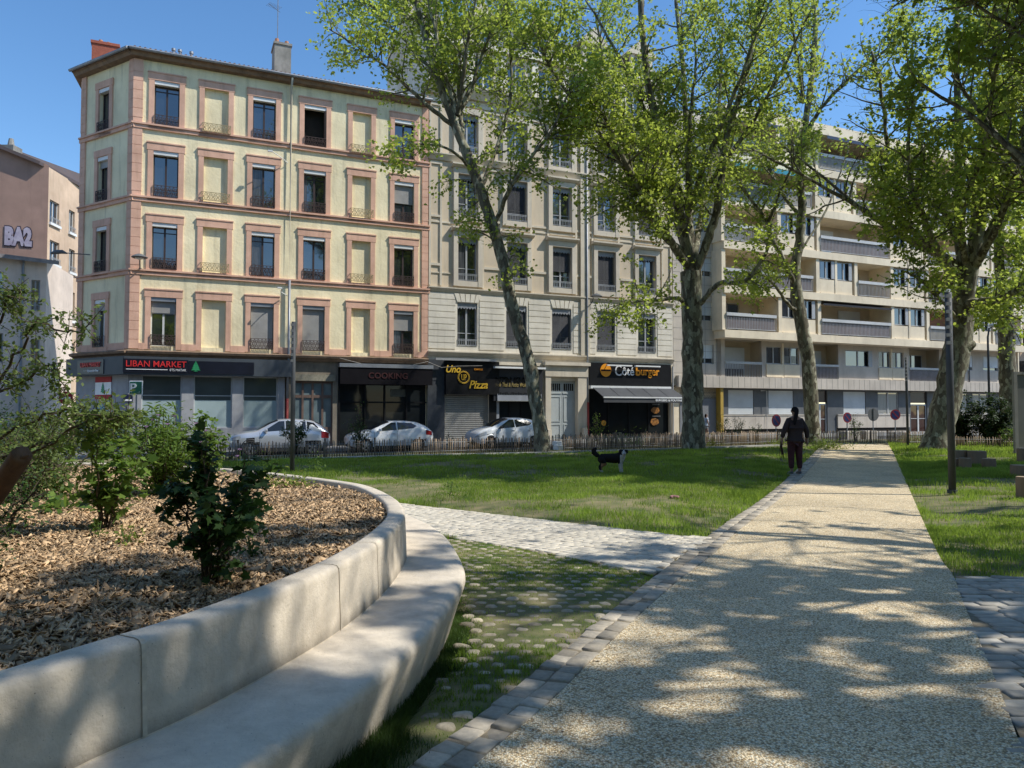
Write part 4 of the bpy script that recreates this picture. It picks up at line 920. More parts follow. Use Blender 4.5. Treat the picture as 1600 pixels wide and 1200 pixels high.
mb = MB(B2); mb.box(S2+.35, b+.3, -.5, -.34, 4.35, 4.47); mb.build('sign_ledge', M('grey_ledge', (.35,.35,.35), rough=.6), ps)
# second small restaurant
a, b = X[771], X[842]
gf = M('grey_fascia', (.035,.036,.041), (.028,.029,.033), scale=2, rough=.6, spec=.2)
mb = MB(B2); mb.box(a-.1, b+.1, -.30, -.022, 2.15, 4.0); ns = mb.build('shop_sign', gf, cb)
mb = MB(B2); mb.box(a-.15, b+.15, -.62, -.3, 3.98, 4.08); mb.build('awning_cassette', white, ns)
mb = MB(B2); mb.box(a+.1, b, -.36, -.3, 2.15, 2.55); mb.build('light_band', M('mid_grey', (.30,.31,.34), rough=.5), ns)
ftext('NZN KHAO', 774, 836, 590, 598, M('black_lettering', (.002,.002,.002), rough=.6, spec=.1), ns, y=-.32, bold=.03); ftext('Wok Thaï & Petits Wok', 773, 822, 598.5, 604, M('dull_gold_lettering', (.36,.27,.10), rough=.5), ns, y=-.32, shear=.2)
mb = MB(B2)
for q in range(26): x = a+.15+(b-a-.25)*q/26; mb.box(x, x+.07, -.375, -.36, 2.5, 2.56+.10*random.random())
mb.build('sign_silhouette', black, ns)
for x0_, x1_ in ((a,a+.35),(b-.3,b)): mb = MB(B2); mb.box(x0_, x1_, -.01, .1, -.35, 2.15); mb.build('pier', M('mid_grey', (.3,.3,.3)), cb)
w_ = frame_win(cb, B2, a+.35, b-.3, -.3, 2.15, .2, black, glass2, leaves=3, name='shop_window')
mb = MB(B2); mb.box(a+.85, a+1.05, .1, .14, 1.0, 1.15); mb.build('lantern', M('warm_lantern', (.8,.42,.12), rough=.5), w_)
# carriage door with stone surround
a, b = X[859], X[900]
mb = MB(B2); A0, A1 = X[850], X[915]
mb.box(A0, a-.02, -.22, -.022, -.6, 3.6); mb.box(b+.02, A1, -.22, -.022, -.6, 3.6); mb.box(A0-.03, A1+.03, -.26, -.022, 3.6, 4.25); mb.box(A0-.12, A1+.12, -.42, -.022, 4.25, 4.45)
mb.box(b+.25, b+.5, -.5, -.22, -.6, .6); mb.box(a-.35, a-.12, -.5, -.22, -.6, .5); mb.build('portal', stone, cb)
gd = M('pale_grey_door_paint', (.42,.45,.45), (.37,.40,.40), scale=3, rough=.5)
mb = MB(B2); xm = (a+b)/2
for x0_, x1_ in ((a, xm-.01),(xm+.01, b)):
    mb.box(x0_, x1_, .14, .2, -.3, 3.35)
    for z0_, z1_ in ((-.1,.8),(.95,2.45)):
        for (p, q, r, s2) in ((x0_+.1,x0_+.15,z0_,z1_),(x1_-.15,x1_-.1,z0_,z1_),(x0_+.15,x1_-.15,z0_,z0_+.05),(x0_+.15,x1_-.15,z1_-.05,z1_)): mb.box(p, q, .11, .14, r, s2)
    mb.box(x0_+.03, x1_-.03, .10, .14, 2.6, 2.68)
dr_ = mb.build('door', gd, cb)
mb = MB(B2)
for x0_, x1_ in ((a, xm),(xm, b)): mb.box(x0_+.12, x1_-.12, .125, .139, 2.78, 3.2)
gr_ = mb.build('transom_light', dark_in, dr_)
mb = MB(B2)
for x0_, x1_ in ((a, xm),(xm, b)):
    for q in range(1,5): x = x0_+.12+(x1_-x0_-.24)*q/5; mb.box(x-.012, x+.012, .11, .124, 2.78, 3.2)
mb.build('transom_bar', gd, gr_)
# burger restaurant
a, b = X[920], X[1046]
mb = MB(B2); mb.box(a-.02, b+.05, -.12, -.022, 2.95, 4.5); bs = mb.build('shop_sign', black, cb)
w_ = frame_win(cb, B2, a, b, -.3, 2.95, .2, black, glass2, leaves=4, name='shop_window')
og = M('orange_letter', (.85,.34,.02), (.78,.30,.02), rough=.4)
# wordmark
def bt(s_, p0, p1, q0, q1, mat, **k): return ftext(s_, p0, p1, q0, q1, mat, bs, y=-.14, **k)
bt('C', 961, 971, 571, 587, whitet); bt('ôté', 972, 990.5, 574, 586.5, whitet, bold=.012); bt('b', 993.5, 1001, 574.5, 587, og, bold=.03); bt('urger', 1001.5, 1030, 578.5, 590.5, og, bold=.015)
cx_, cz_ = FP(946.5, 578.5, -.14); mb = MB(B2)
pts = [(cx_+.38*math.cos(t), -.15, cz_+.40*math.sin(t)) for t in np.linspace(0, 2*math.pi, 28)[:-1]]; mb.poly(pts); em = mb.build('round_emblem', og, bs)
mb = MB(B2); mb.box(cx_-.34, cx_+.34, -.165, -.152, cz_-.05, cz_+.05); mb.tube([(cx_-.12,-.16,cz_+.02),(cx_+.1,-.16,cz_+.42)], .015, 4); mb.build('emblem_band', black, em)
mb = MB(B2); x0_, x1_ = FP(947,563,-.3)[0], FP(1030,566,-.3)[0]; xm = (x0_+x1_)/2
for p, q in ((x0_, xm-.15),(xm+.1, x1_)): mb.box(p, q, -.45, -.30, 4.30, 4.38)
mb.build('sign_light', white, bs)
mb = MB(B2); mb.sweep([(-.02,2.9),(-.02,3.1),(-.34,3.1),(-.34,2.93)], a-.05, b-.1); af = mb.build('awning', white, cb)
A_ = (a+.1, b); yb_ = -1.55
dk = M('grey_awning_fabric', (.075,.077,.082), (.06,.062,.067), scale=2, rough=.9)
mb = MB(B2); n_ = 5
mb.add([(A_[0],-.34,2.98),(A_[1],-.34,2.98),(A_[1],yb_,2.40),(A_[0],yb_,2.40),(A_[0],-.34,2.95),(A_[1],-.34,2.95),(A_[1],yb_,2.37),(A_[0],yb_,2.37)], [(0,1,2,3),(7,6,5,4),(1,5,6,2),(0,3,7,4)])
for q in range(1, n_): x = A_[0]+(A_[1]-A_[0])*q/n_; mb.tube([(x,-.36,2.985),(x,yb_,2.405)], .012, 4)
mb.build('awning_fabric', dk, af)
mb = MB(B2); mb.box(A_[0]-.03, A_[1]+.03, yb_-.08, yb_, 2.34, 2.42); mb.build('awning_bar', white, af)
mb = MB(B2); mb.box(A_[0], A_[1], yb_-.03, yb_-.015, 2.08, 2.34); vl = mb.build('valance', dk, af)
xa, _ = FP(1013, 620, yb_); text_mesh('lettering', 'BURGERS & POUTINES', A_[1]-2.15, A_[1]-.1, 2.16, 2.30, yb_-.035, whitet, vl, B2, bold=.02)
for (pxc, pyc, rw, rh, nm) in ((1026,641,.34,.22,'burger_picture'),(1025,659,.34,.24,'burger_picture')):
    x, z = FP(pxc, pyc, 0); mb = MB(B2)
    mb.poly([(x+rw*math.cos(t)*random.uniform(.85,1), .135, z+rh*math.sin(t)*random.uniform(.85,1)) for t in np.linspace(0, 2*math.pi, 18)[:-1]]); mb.build(nm, M('food_photo', (.50,.22,.05), (.06,.03,.015), scale=9, rough=.4, big=0), w_)
x, z = FP(945,661,0); mb = MB(B2); mb.poly([(x+.17*math.cos(t), .13, z+.17*math.sin(t)) for t in np.linspace(0, 2*math.pi, 16)[:-1]]); mb.build('sticker', og, w_)
for (p, q, s_, wd2) in ((1021,632,'SMASH',.5),(1021,650.5,'BURGERS',.6),(958,677,'A EMPORTER',.7)):
    x, z = FP(p, q, 0); text_mesh('lettering', s_, x-.0, x+wd2, z-.03, z+.04, .13, M('dim_lettering', (.30,.30,.30)), w_, B2)
mb = MB(B2); s_ = FP(1049,620,-.1)[0]; mb.tube([(s_+.12,-.1,4.4),(s_+.12,-.1,-.4)], .05, 8); mb.build('drainpipe', M('grey_pipe', (.4,.4,.4)), cb)
mb = MB(B2); s_ = FP(917,620,-.1)[0]; mb.tube([(s_,-.24,2.1),(s_,-.24,-.4)], .06, 8); mb.build('drainpipe', MATS['red_pipe'], cb)
# ================================================================== 3. MODERN APARTMENT BLOCK
S3, E3 = 30.8, 64.0
mbd, B3 = root_at('modern_apartment_block', S3, 0, 0, 'long modern apartment block with rows of pale balconies and a stone clad ground floor', 'building')
cream = M('cream_concrete', (.84,.72,.53), (.73,.62,.455), scale=1.4, bump=.2, bscale=30, rough=.85, stain=.14)
wallb = M('sand_wall', (.58,.48,.35), (.50,.42,.31), scale=1.6, rough=.9)
clad = M('stone_cladding', (.58,.51,.43), (.49,.43,.36), scale=1.2, bump=.25, bscale=20, rough=.7, stain=.15)
dgrey = M('dark_grey_panel', (.13,.135,.14), (.10,.105,.11), scale=2, rough=.6)
rwhite = M('white_rail', (.58,.58,.57), (.50,.50,.49), scale=6, rough=.45)
rail_bar = M('rail_bar', (.40,.40,.41), (.33,.33,.34), scale=6, rough=.5)
pfr = M('pale_window_frame', (.45,.46,.46), (.38,.39,.39), scale=4, rough=.5)
wsh = M('white_roller_shutter', (.66,.68,.68), (.58,.60,.60), scale=1.5, rough=.6)
# stair end: plain clad wall with small shuttered windows
mb = MB(B3); sw = []
for zf in (3.9, 6.7, 9.6, 12.5, 15.4, 18.3):
    sw.append((32.75, 34.0, zf+.75, zf+2.0))
wall_holes(mb, S3, 34.6, 3.2, 21.0, sw, .0, .25)
ww = mb.build('wall', clad, mbd)
mb = MB(B3)
for i, zz in enumerate(np.arange(4.0, 20.9, .72)): mb.box(S3+.02, 34.55, -.006, .0, zz, zz+.012)
for x in np.arange(S3+.7, 34.5, .9): mb.box(x, x+.012, -.007, .0, 3.3, 20.9)
mb.build('cladding_joint', groove, ww)
for (a, b, c, d) in sw:
    w_ = frame_win(mbd, B3, a, b, c, d, .22, pfr)
    mb = MB(B3); mb.box(a+.03, b-.03, .10, .13, c+.35, d); mb.build('shutter', wsh, w_)
# upper floors
tops = [6.8, 9.67, 12.55, 15.43, 18.3]; FB = -1.0
def at(p, q=500, o=FB): return FP(p, q, o)[0]
even = [('b',34.2,38.3),('w',38.9,41.9),('b',42.4,49.0),('w',49.5,52.7),('b',53.2,57.0),('w',57.6,60.2),('b',60.7,63.8)]
odd = [('b',34.2,41.6),('w',42.3,45.4),('b',45.9,49.0),('w',49.5,52.7),('b',53.2,57.0),('w',57.6,60.2),('w',60.6,63.6)]
sl_mb = MB(B3)
def pier_box(*a): mb_ = MB(B3); mb_.box(*a); mb_.build('pier', cream, mbd)
for i, zt in enumerate(tops+[21.3]):
    if i < 5: sl_mb.box(34.0, E3, FB-.10, 1.6, zt-.50, zt)
    else: sl_mb.box(34.0, E3, FB-.18, 4, zt-.62, zt+.12)
sl_mb.build('floor_slab', cream, mbd)
awn_blue = M('navy_awning', (.02,.05,.12), (.015,.04,.09), scale=3, rough=.8); awn_tq = M('turquoise_awning', (.03,.28,.38), (.02,.22,.30), scale=3, rough=.8)
random.seed(21)
for i, zt in enumerate(tops):
    zc = (tops+[21.3])[i+1]-.5; bays_ = even if i % 2 == 0 else odd
    for bi, (k, a, b) in enumerate(bays_):
        pier_box(a-.32, a-.02, FB, 1.5, zt, zc)
        if k == 'b':
            dw = min(2.2, (b-a)*.5); x0 = a+.5+random.random()*max(0, b-a-dw-1.2)
            back_mb = MB(B3); wall_holes(back_mb, a-.02, b+.2, zt, zc, [(x0, x0+dw, zt+.02, zt+2.1)], .9, .1); back_mb.build('back_wall', wallb, mbd)
            frame_win(mbd, B3, x0, x0+dw, zt+.02, zt+2.1, .99, pfr)
            if random.random() < .45:
                mb = MB(B3); h = random.uniform(.4,2.0); mb.box(x0+.02, x0+dw-.02, .86, .89, zt+2.1-h, zt+2.1); mb.build('shutter', wsh, mbd)
            mb = MB(B3); y = FB-.04
            mb.box(a-.02, b+.02, y-.06, y+.09, zt+.92, zt+1.12); mb.box(a, b, y-.01, y+.02, zt+.08, zt+.11)
            rl = mb.build('balcony_rail', rwhite, mbd)
            mb = MB(B3); n_ = int((b-a)/.13)
            for q in range(n_+1): x = a+(b-a)*q/n_; mb.box(x-.014, x+.014, y-.012, y+.012, zt+.11, zt+.92)
            mb.build('baluster', rail_bar, rl)
            if random.random() < .55:
                mb = MB(B3); mb.quad((a+.1,y+.05,zt+.12),(b-.1,y+.05,zt+.12),(b-.1,y+.05,zt+.9),(a+.1,y+.05,zt+.9)); mb.build('privacy_screen', random.choice([M('purple_grey_canvas', (.22,.18,.18), (.17,.14,.14)), M('beige_canvas', (.42,.38,.30)), M('grey_canvas', (.28,.29,.30))]), rl)
            if (i, bi) in ((4,2),(4,0)): 
                mb = MB(B3); mb.add([(a,FB,zc-.02),(b,FB,zc-.02),(b,FB-.75,zc-.38),(a,FB-.75,zc-.38),(b,FB-.75,zc-.6),(a,FB-.75,zc-.6)], [(0,1,2,3),(3,2,4,5)]); mb.build('awning', awn_blue, mbd)
            if (i, bi) == (3, 0):
                mb = MB(B3); mb.add([(a,FB,zc-.02),(b-1,FB,zc-.02),(b-1,FB-1.0,zc-.45),(a,FB-1.0,zc-.45),(b-1,FB-1.0,zc-.7),(a,FB-1.0,zc-.7)], [(0,1,2,3),(3,2,4,5)]); mb.build('awning', awn_tq, mbd)
            if (i, bi) == (0, 2):
                mb = MB(B3); mb.add([(a,.2,zc-.02),(b,.2,zc-.02),(b,FB-.2,zc-.2),(a,FB-.2,zc-.2),(b,FB-.2,zc-.34),(a,FB-.2,zc-.34)], [(0,1,2,3),(3,2,4,5)]); mb.build('awning', M('charcoal_awning', (.03,.032,.04), rough=.9), mbd)
            if (i, bi) == (0, 4):
                mb = MB(B3); mb.box(a+.05, b-.05, -.1, -.06, zt+.9, zt+2.0); mb.build('wicker_screen', M('wicker', (.34,.17,.09), (.24,.11,.06), scale=12, rough=.9, stretch=(6,6,1)), mbd)
        else:
            xm = (a+b)/2
            pier_box(xm-.10, xm+.10, FB+.02, FB+.5, zt, zc)
            pm = MB(B3)
            for (p, q) in ((a, xm-.1),(xm+.1, b)): pm.box(p, q, FB+.06, FB+.14, zt+.06, zt+1.0)
            pm.build('parapet_panel', cream, mbd)
            for (p, q) in ((a, xm-.1),(xm+.1, b)):
                w_ = frame_win(mbd, B3, p+.02, q-.02, zt+1.06, zc-.06, FB+.22, pfr)
                mb = MB(B3); mb.box(q-.32, q-.03, FB-.02+.06, FB+.10, zt+1.08, zc-.08); mb.build('folding_shutter', gframe, w_)
            mb = MB(B3); mb.box(a, b, FB-.06, FB+.06, zt+.0, zt+.055); mb.build('sill', cream, mbd)
pier_box(E3-.2, E3, FB, 1.5, 6.8, 20.8)
mb = MB(B3); mb.box(E3-.02, E3+.1, -.6, 12, 3.8, 21); mb.box(34, E3, 1.61, 12, 3.2, 20.7); mb.box(S3, 34.6, .3, 10, -1, 21.0); mb.build('end_wall', cream, mbd)
# first floor, set back
mb = MB(B3); z0, z1 = 3.84, 6.3
f1 = [('b',34.9,38.0),('w',38.4,41.3),('b',42.6,45.0),('s',45.7,48.3),('w',49.0,51.6),('b',52.2,55.5),('s',57.6,59.3),('s',60.6,62.4)]
hs_ = []
for k, a, b in f1:
    if k == 'b': hs_.append((a, b, z0, z1))
    else: hs_.append((a, b, z0+.95, z1-.35))
wall_holes(mb, 34.2, E3, z0, z1, hs_, -.0, .2); mb.build('wall', clad, mbd)
for k, a, b in f1:
    if k == 'b': mb = MB(B3); mb.quad((a-.1,1.1,z0),(b+.1,1.1,z0),(b+.1,1.1,z1),(a-.1,1.1,z1)); mb.quad((a,0.18,z0),(a,1.1,z0),(a,1.1,z1),(a,.18,z1)); mb.quad((b,0.18,z0),(b,1.1,z0),(b,1.1,z1),(b,.18,z1)); mb.build('back_wall', wallb, mbd)
for k, a, b in f1:
    if k == 'b':
        w_ = frame_win(mbd, B3, a+.3, b-.6, z0+.02, z1-.4, 1.08, pfr)
        if a < 44:
            mb = MB(B3); mb.box(a+.32, b-.62, .98, 1.02, z0+.6, z1-.42); mb.build('shutter', wsh, w_)
        mb = MB(B3); mb.box(a, b, -.06, .08, z0+.86, z0+1.02); rl = mb.build('balcony_rail', rwhite, mbd)
        mb = MB(B3); n_ = int((b-a)/.13)
        for q in range(n_+1): x = a+(b-a)*q/n_; mb.box(x-.014, x+.014, -.012, .012, z0, z0+.86)
        mb.build('baluster', rail_bar, rl)
        if a > 42:
            mb = MB(B3); mb.quad((a+.1,.05,z0+.05),(b-.1,.05,z0+.05),(b-.1,.05,z0+.82),(a+.1,.05,z0+.82)); mb.build('privacy_screen', M('purple_grey_canvas', (.22,.18,.18)), rl)
    elif k == 'w':
        xm = (a+b)/2
        for p, q in ((a, xm-.08),(xm+.08, b)): frame_win(mbd, B3, p, q, z0+.95, z1-.35, .15, pfr)
        mb = MB(B3); mb.box(xm-.08, xm+.08, -.03, .19, z0, z1-.1); mb.box(a-.02, xm-.08, -.05, .0, z0+.05, z0+.9); mb.box(xm+.08, b+.02, -.05, .0, z0+.05, z0+.9); mb.build('parapet_panel', cream, mbd)
    else:
        w_ = frame_win(mbd, B3, a, b, z0+.95, z1-.35, .15, pfr)
        mb = MB(B3)
        if a > 57: mb.box(a+.04, b-.04, .0, .05, z0+1.2, z1-.37)
        else: mb.box(b-.4, b-.02, -.06, -.0, z0+.95, z1-.35)
        mb.build('shutter', wsh if a > 57 else gframe, w_)
# band and ground floor
mb = MB(B3); mb.box(31.0, E3+1.0, -.28, 1.5, 3.1, 3.84); bd_ = mb.build('cladding_band', clad, mbd)
mb = MB(B3)
for x in np.arange(31.6, E3+.9, .52): mb.box(x, x+.015, -.286, -.279, 3.12, 3.82)
mb.build('cladding_joint', groove, bd_)
zg0, zg1 = -.35, 3.1
gw_ = [(36.5,40.2,'s'),(42.0-.2,44.6,'s')]
def gx(p): return FP(p, 640, .3)[0]
gl = [(gx(1138),gx(1178),'s'),(gx(1201),gx(1240),'s'),(gx(1318),gx(1353),'s'),(gx(1372),gx(1404),'w'),(gx(1492),gx(1513),'w'),(gx(1520),gx(1545),'w')]
doors = [(gx(1272),gx(1293)),(gx(1423),gx(1449))]
mb = MB(B3); holes = [(a,b,1.35,2.98) for a,b,_ in gl]+[(a,b,-.15,3.05) for a,b in doors]
wall_holes(mb, gx(1062), E3+.6, -1, 3.1, holes, .3, .2); mb.build('wall', dgrey, mbd)
mb = MB(B3); blocks_ = [(gx(1125), gx(1265)), (gx(1307), gx(1419)), (gx(1470), E3+.6)]
for a, b in blocks_:
    x = a
    while x < b-.05: x2 = min(x+.95, b); mb.box(x+.008, x2-.008, .18, .297, .38, 1.28); x = x2
    mb.box(a, b, .22, .298, -1, .12); mb.box(a, b, .14, .299, 1.28, 1.34)
mb.build('plinth_panel', clad, mbd)
mb = MB(B3)
for a, b in blocks_: mb.box(a, b, .26, .297, .13, .37)
mb.build('basement_vent', dark_in, mbd)
for a, b, k in gl:
    if k == 's':
        w_ = frame_win(mbd, B3, a, b, 1.35, 2.98, .49, pfr); mb = MB(B3); zz = 1.37
        while zz < 2.95: mb.box(a+.02, b-.02, .34, .37, zz, zz+.105); zz += .115
        mb.box(a+.02, b-.02, .371, .38, 1.36, 2.97); mb.build('shutter', wsh, w_)
    else:
        w_ = frame_win(mbd, B3, a, b, 1.35, 2.98, .40, rwhite)
        mb = MB(B3); mb.quad((a+.1,.382,1.45),(b-.1,.382,1.45),(b-.1,.382,2.85),(a+.1,.382,2.85)); mb.build('curtain', M('net_curtain', (.30,.30,.28), (.22,.22,.21), scale=3, stretch=(8,8,.3), rough=.3, big=0), w_)
for a, b in doors:
    dr_ = frame_win(mbd, B3, a, b, -.15, 2.1, .45, rwhite, glass_mat('brown_glass', (.03,.012,.008), 1.5) if 'brown_glass' not in MATS else MATS['brown_glass'], transom=.52, fw=.09, name='entrance_door')
    mb = MB(B3); mb.box(a+.05, b-.05, .42, .45, 2.2, 3.0); mb.build('transom_panel', M('brown_transom', (.05,.02,.015), rough=.3), dr_)
mb = MB(B3); mb.box(gx(1062), gx(1118), .26, .30, -1, 2.4); mb.build('garage_door', M('garage_grey', (.22,.225,.24), (.19,.195,.205), scale=2, rough=.6), mbd)
mb = MB(B3); mb.box(gx(1119), gx(1123.5), -.15, .3, -1, 3.1); mb.build('yellow_post', M('yellow_ochre_paint', (.50,.33,.06), (.40,.26,.05), scale=4, rough=.6), mbd)
mb = MB(B3); s_ = gx(1195); mb.tube([(s_-.5,.1,2.95),(s_,.1,2.95),(s_,.1,-.4)], .035, 6); mb.build('drainpipe', rwhite, mbd)
mb = MB(B3); s_ = FP(1514, 560, -.05)[0]; mb.tube([(s_,-.06,6.3),(s_,-.06,3.84)], .045, 6); mb.build('drainpipe', dgrey, mbd)

# ================================================================== 4. buildings on the far left and right
def simple_building(name, label, px0, px1, Y, yr0, yr1, mat, wins, dirv=(1,0), depth=10, roofm=None):
    a = D(px0, 640, Y)
    return a
# brown-pink gable and orange beige facade behind
gb = empty('gabled_house', (-48, 58, 0), 0, 'tall house with a bare brown gable bearing graffiti and an orange beige street side', 'building')
o3 = (-48, 58, 0)
P_ = lambda px, py, Y: tuple(D(px, py, Y))
gab = M('brown_pink_render', (.34,.215,.17), (.29,.185,.145), scale=1.2, bump=.3, bscale=10, rough=.9, stain=.15)
org = M('orange_beige_render', (.62,.46,.33), (.55,.40,.28), scale=1.6, bump=.3, bscale=12, rough=.9, stain=.2)
# gable plane from left edge to px 68 at Y 54; facade from px 68 to ~125 receding to Y 62
gA, gB_, gC = D(-260, 640, 50), D(68, 640, 54), D(135, 640, 60.5)
def z_at(px, py, Y): return D(px, py, Y).z
mb = MB(o3); zl, zm, zr = z_at(-60,205,51), z_at(68,258,54), z_at(118,282,59)
tq = .658; mb.poly([(gA.x,gA.y,-1),(gB_.x,gB_.y,-1),(gB_.x,gB_.y,zm),(gA.x+(gB_.x-gA.x)*tq,gA.y+(gB_.y-gA.y)*tq,zl),(gA.x,gA.y,zl-2)]); mb.build('gable_wall', gab, gb)
# street side facade with openings in its own plane
vx, vy = gC.x-gB_.x, gC.y-gB_.y; Lf = math.hypot(vx, vy); ux, uy = vx/Lf, vy/Lf
def onf(t, z, o=0): return (gB_.x+ux*t+uy*o, gB_.y+uy*t-ux*o, z)
def ft(px, py):
    r = ray(px, py); det = r[0]*uy-r[1]*ux; k = (gB_.x*uy-gB_.y*ux)/det; x, y, z = r[0]*k, r[1]*k, r[2]*k
    return ((x-gB_.x)*ux+(y-gB_.y)*uy, z+EYE)
wl = [(78,93,311,347),(78,93,374,410),(77,92,448,494),(76,91,531,578),(108,117,327,362),(108,117,388,424),(108,117,455,500),(108,117,535,580)]
hl = []
for (a, b, c, d) in wl:
    t0, z1_ = ft(a, c); t1, _ = ft(b, c); _, z0_ = ft(a, d); hl.append((t0, t1, z0_, z1_))
mbw = MB(); wall_holes(mbw, 0, Lf, -1, zm-.15, hl, 0, .25)
mb = MB(o3); mb.add([onf(v[0], v[2], -v[1]) for v in mbw.v], mbw.f); mb.build('street_wall', org, gb)
for h in hl:
    ex = set(bpy.data.objects); frame_win(gb, (0,0,0), h[0], h[1], h[2], h[3], .2, wframe)
    mb = MB(); mb.box(h[0]-.1, h[1]+.1, -.15, .05, h[2]-.2, h[2]-.02); mb.build('sill', white, gb)
    bar_rail(gb, (0,0,0), h[0], h[1], h[2], .4, -.1, iron_g, step=.15)
    for o in set(bpy.data.objects)-ex:
        for v in o.data.vertices: p = onf(v.co[0], v.co[2], -v.co[1]); v.co = (p[0]-o3[0], p[1]-o3[1], p[2])
mb = MB(o3); q = D(-40,640,52.5)
a = (gB_.x-.3,gB_.y-.6,zm); b = onf(Lf+1, zm, .5); mb.add([(q.x,q.y-.4,zl+.1),(a[0],a[1],zm+.1),(a[0],a[1],zm-.15),(q.x,q.y-.4,zl-.15),(b[0],b[1],zm-.05),(b[0],b[1],zm-.3),(q.x+4,q.y+14,zl+.1),(gA.x,gA.y-.4,zl-1.9),(gA.x,gA.y-.4,zl-2.15)], [(0,1,2,3),(1,4,5,2),(0,6,4,1),(7,0,3,8)]); mb.build('roof', M('dark_roof_edge', (.07,.06,.07), (.10,.07,.06), scale=3, rough=.7), gb)
p = D(10, 228, 53.5); mb = MB(o3); mb.box(p.x-.5,p.x+.5,53.5,54.5,p.z-1.0,p.z+.1); mb.tube([(p.x,54,p.z+.1),(p.x,54,p.z+.7)],[.25,.15],8); mb.build('chimney', gch, gb)
gp0, gp1 = D(5, 352, 52.9), D(50, 382, 53.6)
gt = text_mesh('graffiti', 'BA2', 0, 1, 0, 1, 0, M('lilac_graffiti', (.42,.38,.44), (.30,.26,.33), scale=3, rough=.8), gb, (0,0,0), bold=.07, ext=.004)
gt2 = text_mesh('graffiti', 'BA2', 0, 1, 0, 1, 0, M('graffiti_outline', (.05,.04,.06), rough=.8), gb, (0,0,0), bold=.12, ext=.004)
for g_, off, gr_ in ((gt, .08, 0), (gt2, .05, .06)):
    zt_, zb_ = gp0.z, D(5, 382, 52.9).z; dx, dy = gB_.x-gA.x, gB_.y-gA.y; tL = (gp0.x-gA.x)/dx; tR = (D(50,360,53.6).x-gA.x)/dx
    for v in g_.data.vertices:
        t = tL+(tR-tL)*((v.co[0]-.5)*(1+gr_)+.5); x = gA.x+dx*t; y = gA.y+dy*t; v.co = (x-o3[0]+.0, y-o3[1]-off-v.co[1]*.2, zb_+(zt_-zb_)*((v.co[2]-.5)*(1+gr_*2)+.5))
# white lower house in front
wh = empty('low_white_house', (-38, 46, 0), 0, 'low pale house with an overhanging grey roof in front of the brown gable', 'building'); o4 = (-38, 46, 0)
lila = M('pale_lilac_render', (.76,.64,.55), (.66,.55,.47), scale=1.6, bump=.3, bscale=12, rough=.9, stain=.15)
wA, wB = D(-260, 640, 42), D(68, 640, 48); vx, vy = wB.x-wA.x, wB.y-wA.y; Lw = math.hypot(vx, vy); ux, uy = vx/Lw, vy/Lw; gB_ = wA
gLf = Lf
hl = []
for (a, b, c, d) in ((49,63,437,485),(48,62,530,573),(-8,6,424,470),(-8,5,520,566)):
    t0, z1_ = ft(a, c); t1, _ = ft(b, c); _, z0_ = ft(a, d); hl.append((t0, t1, z0_, z1_))
zwh = z_at(60, 405, 47.6)
mbw = MB(); wall_holes(mbw, 0, Lw, -1, zwh, hl, 0, .25)
mb = MB(o4); mb.add([onf(v[0], v[2], -v[1]) for v in mbw.v], mbw.f)
e0 = onf(Lw, 0); mb.quad((e0[0],e0[1],-1),(e0[0]-1.5,e0[1]+5.5,-1),(e0[0]-1.5,e0[1]+5.5,zwh),(e0[0],e0[1],zwh)); mb.build('wall', lila, wh)
for h in hl:
    ex = set(bpy.data.objects); frame_win(wh, (0,0,0), h[0], h[1], h[2], h[3], .2, gframe)
    bar_rail(wh, (0,0,0), h[0], h[1], h[2], .4, -.1, iron_g, step=.15)
    for o in set(bpy.data.objects)-ex:
        for v in o.data.vertices: p = onf(v.co[0], v.co[2], -v.co[1]); v.co = (p[0]-o4[0], p[1]-o4[1], p[2])
mb = MB(o4); a = onf(-1, zwh, .6); b = onf(Lw+.6, zwh, .6); c = onf(Lw+.6, zwh, -5.5); d = onf(-1, zwh, -5.5)
mb.add([(a[0],a[1],zwh+.25),(b[0],b[1],zwh-.05),(c[0],c[1],zwh+1),(d[0],d[1],zwh+1.3),(a[0],a[1],zwh-.0),(b[0],b[1],zwh-.3)], [(0,1,2,3),(4,5,1,0)]); mb.build('roof', M('grey_roof', (.27,.25,.24), (.18,.16,.16), scale=3, rough=.8), wh)
p = onf(ft(34,500)[0], 0, .12); mb = MB(o4); mb.tube([(p[0],p[1],zwh),(p[0],p[1],-.4)], .07, 6); mb.build('drainpipe', zinc, wh)
# ground level dark openings of the street beyond
mb = MB(o4); a = onf(ft(50,620)[0], 0, .03); 
# far right buildings
fr = empty('far_orange_building', (62, 66, 0), 0, 'low orange beige building seen past the end of the apartment block', 'building'); o5 = (62,66,0)
a, b = D(1540, 640, 70), D(1700, 640, 74)
mb = MB(o5); zt = z_at(1570, 505, 72); mb.add([(a.x,a.y,-1),(b.x,b.y,-1),(b.x,b.y,zt),(a.x,a.y,zt),(b.x,b.y+10,zt),(a.x,a.y+10,zt)], [(0,1,2,3),(3,2,4,5)]); mb.build('wall', org, fr)
mb = MB(o5); z0 = z_at(1570, 612, 71); z1 = z_at(1570, 592, 71); mb.box(a.x, b.x, a.y-.5, a.y-.3, z0, z1); mb.build('blue_fascia', M('blue_fascia', (.03,.07,.22), rough=.5), fr)
mb = MB(o5)
for q in range(4):
    for r in range(2): x = a.x+1.6+q*2.4; mb.box(x, x+1.1, a.y-.05+q*.9*.3, a.y+.02+q*1.2, zt-2.3-r*3, zt-.7-r*3)
mb.build('window', glass, fr)
fb = empty('far_pale_block', (80, 95, 0), 0, 'tall pale apartment block far off behind the trees on the right', 'building')
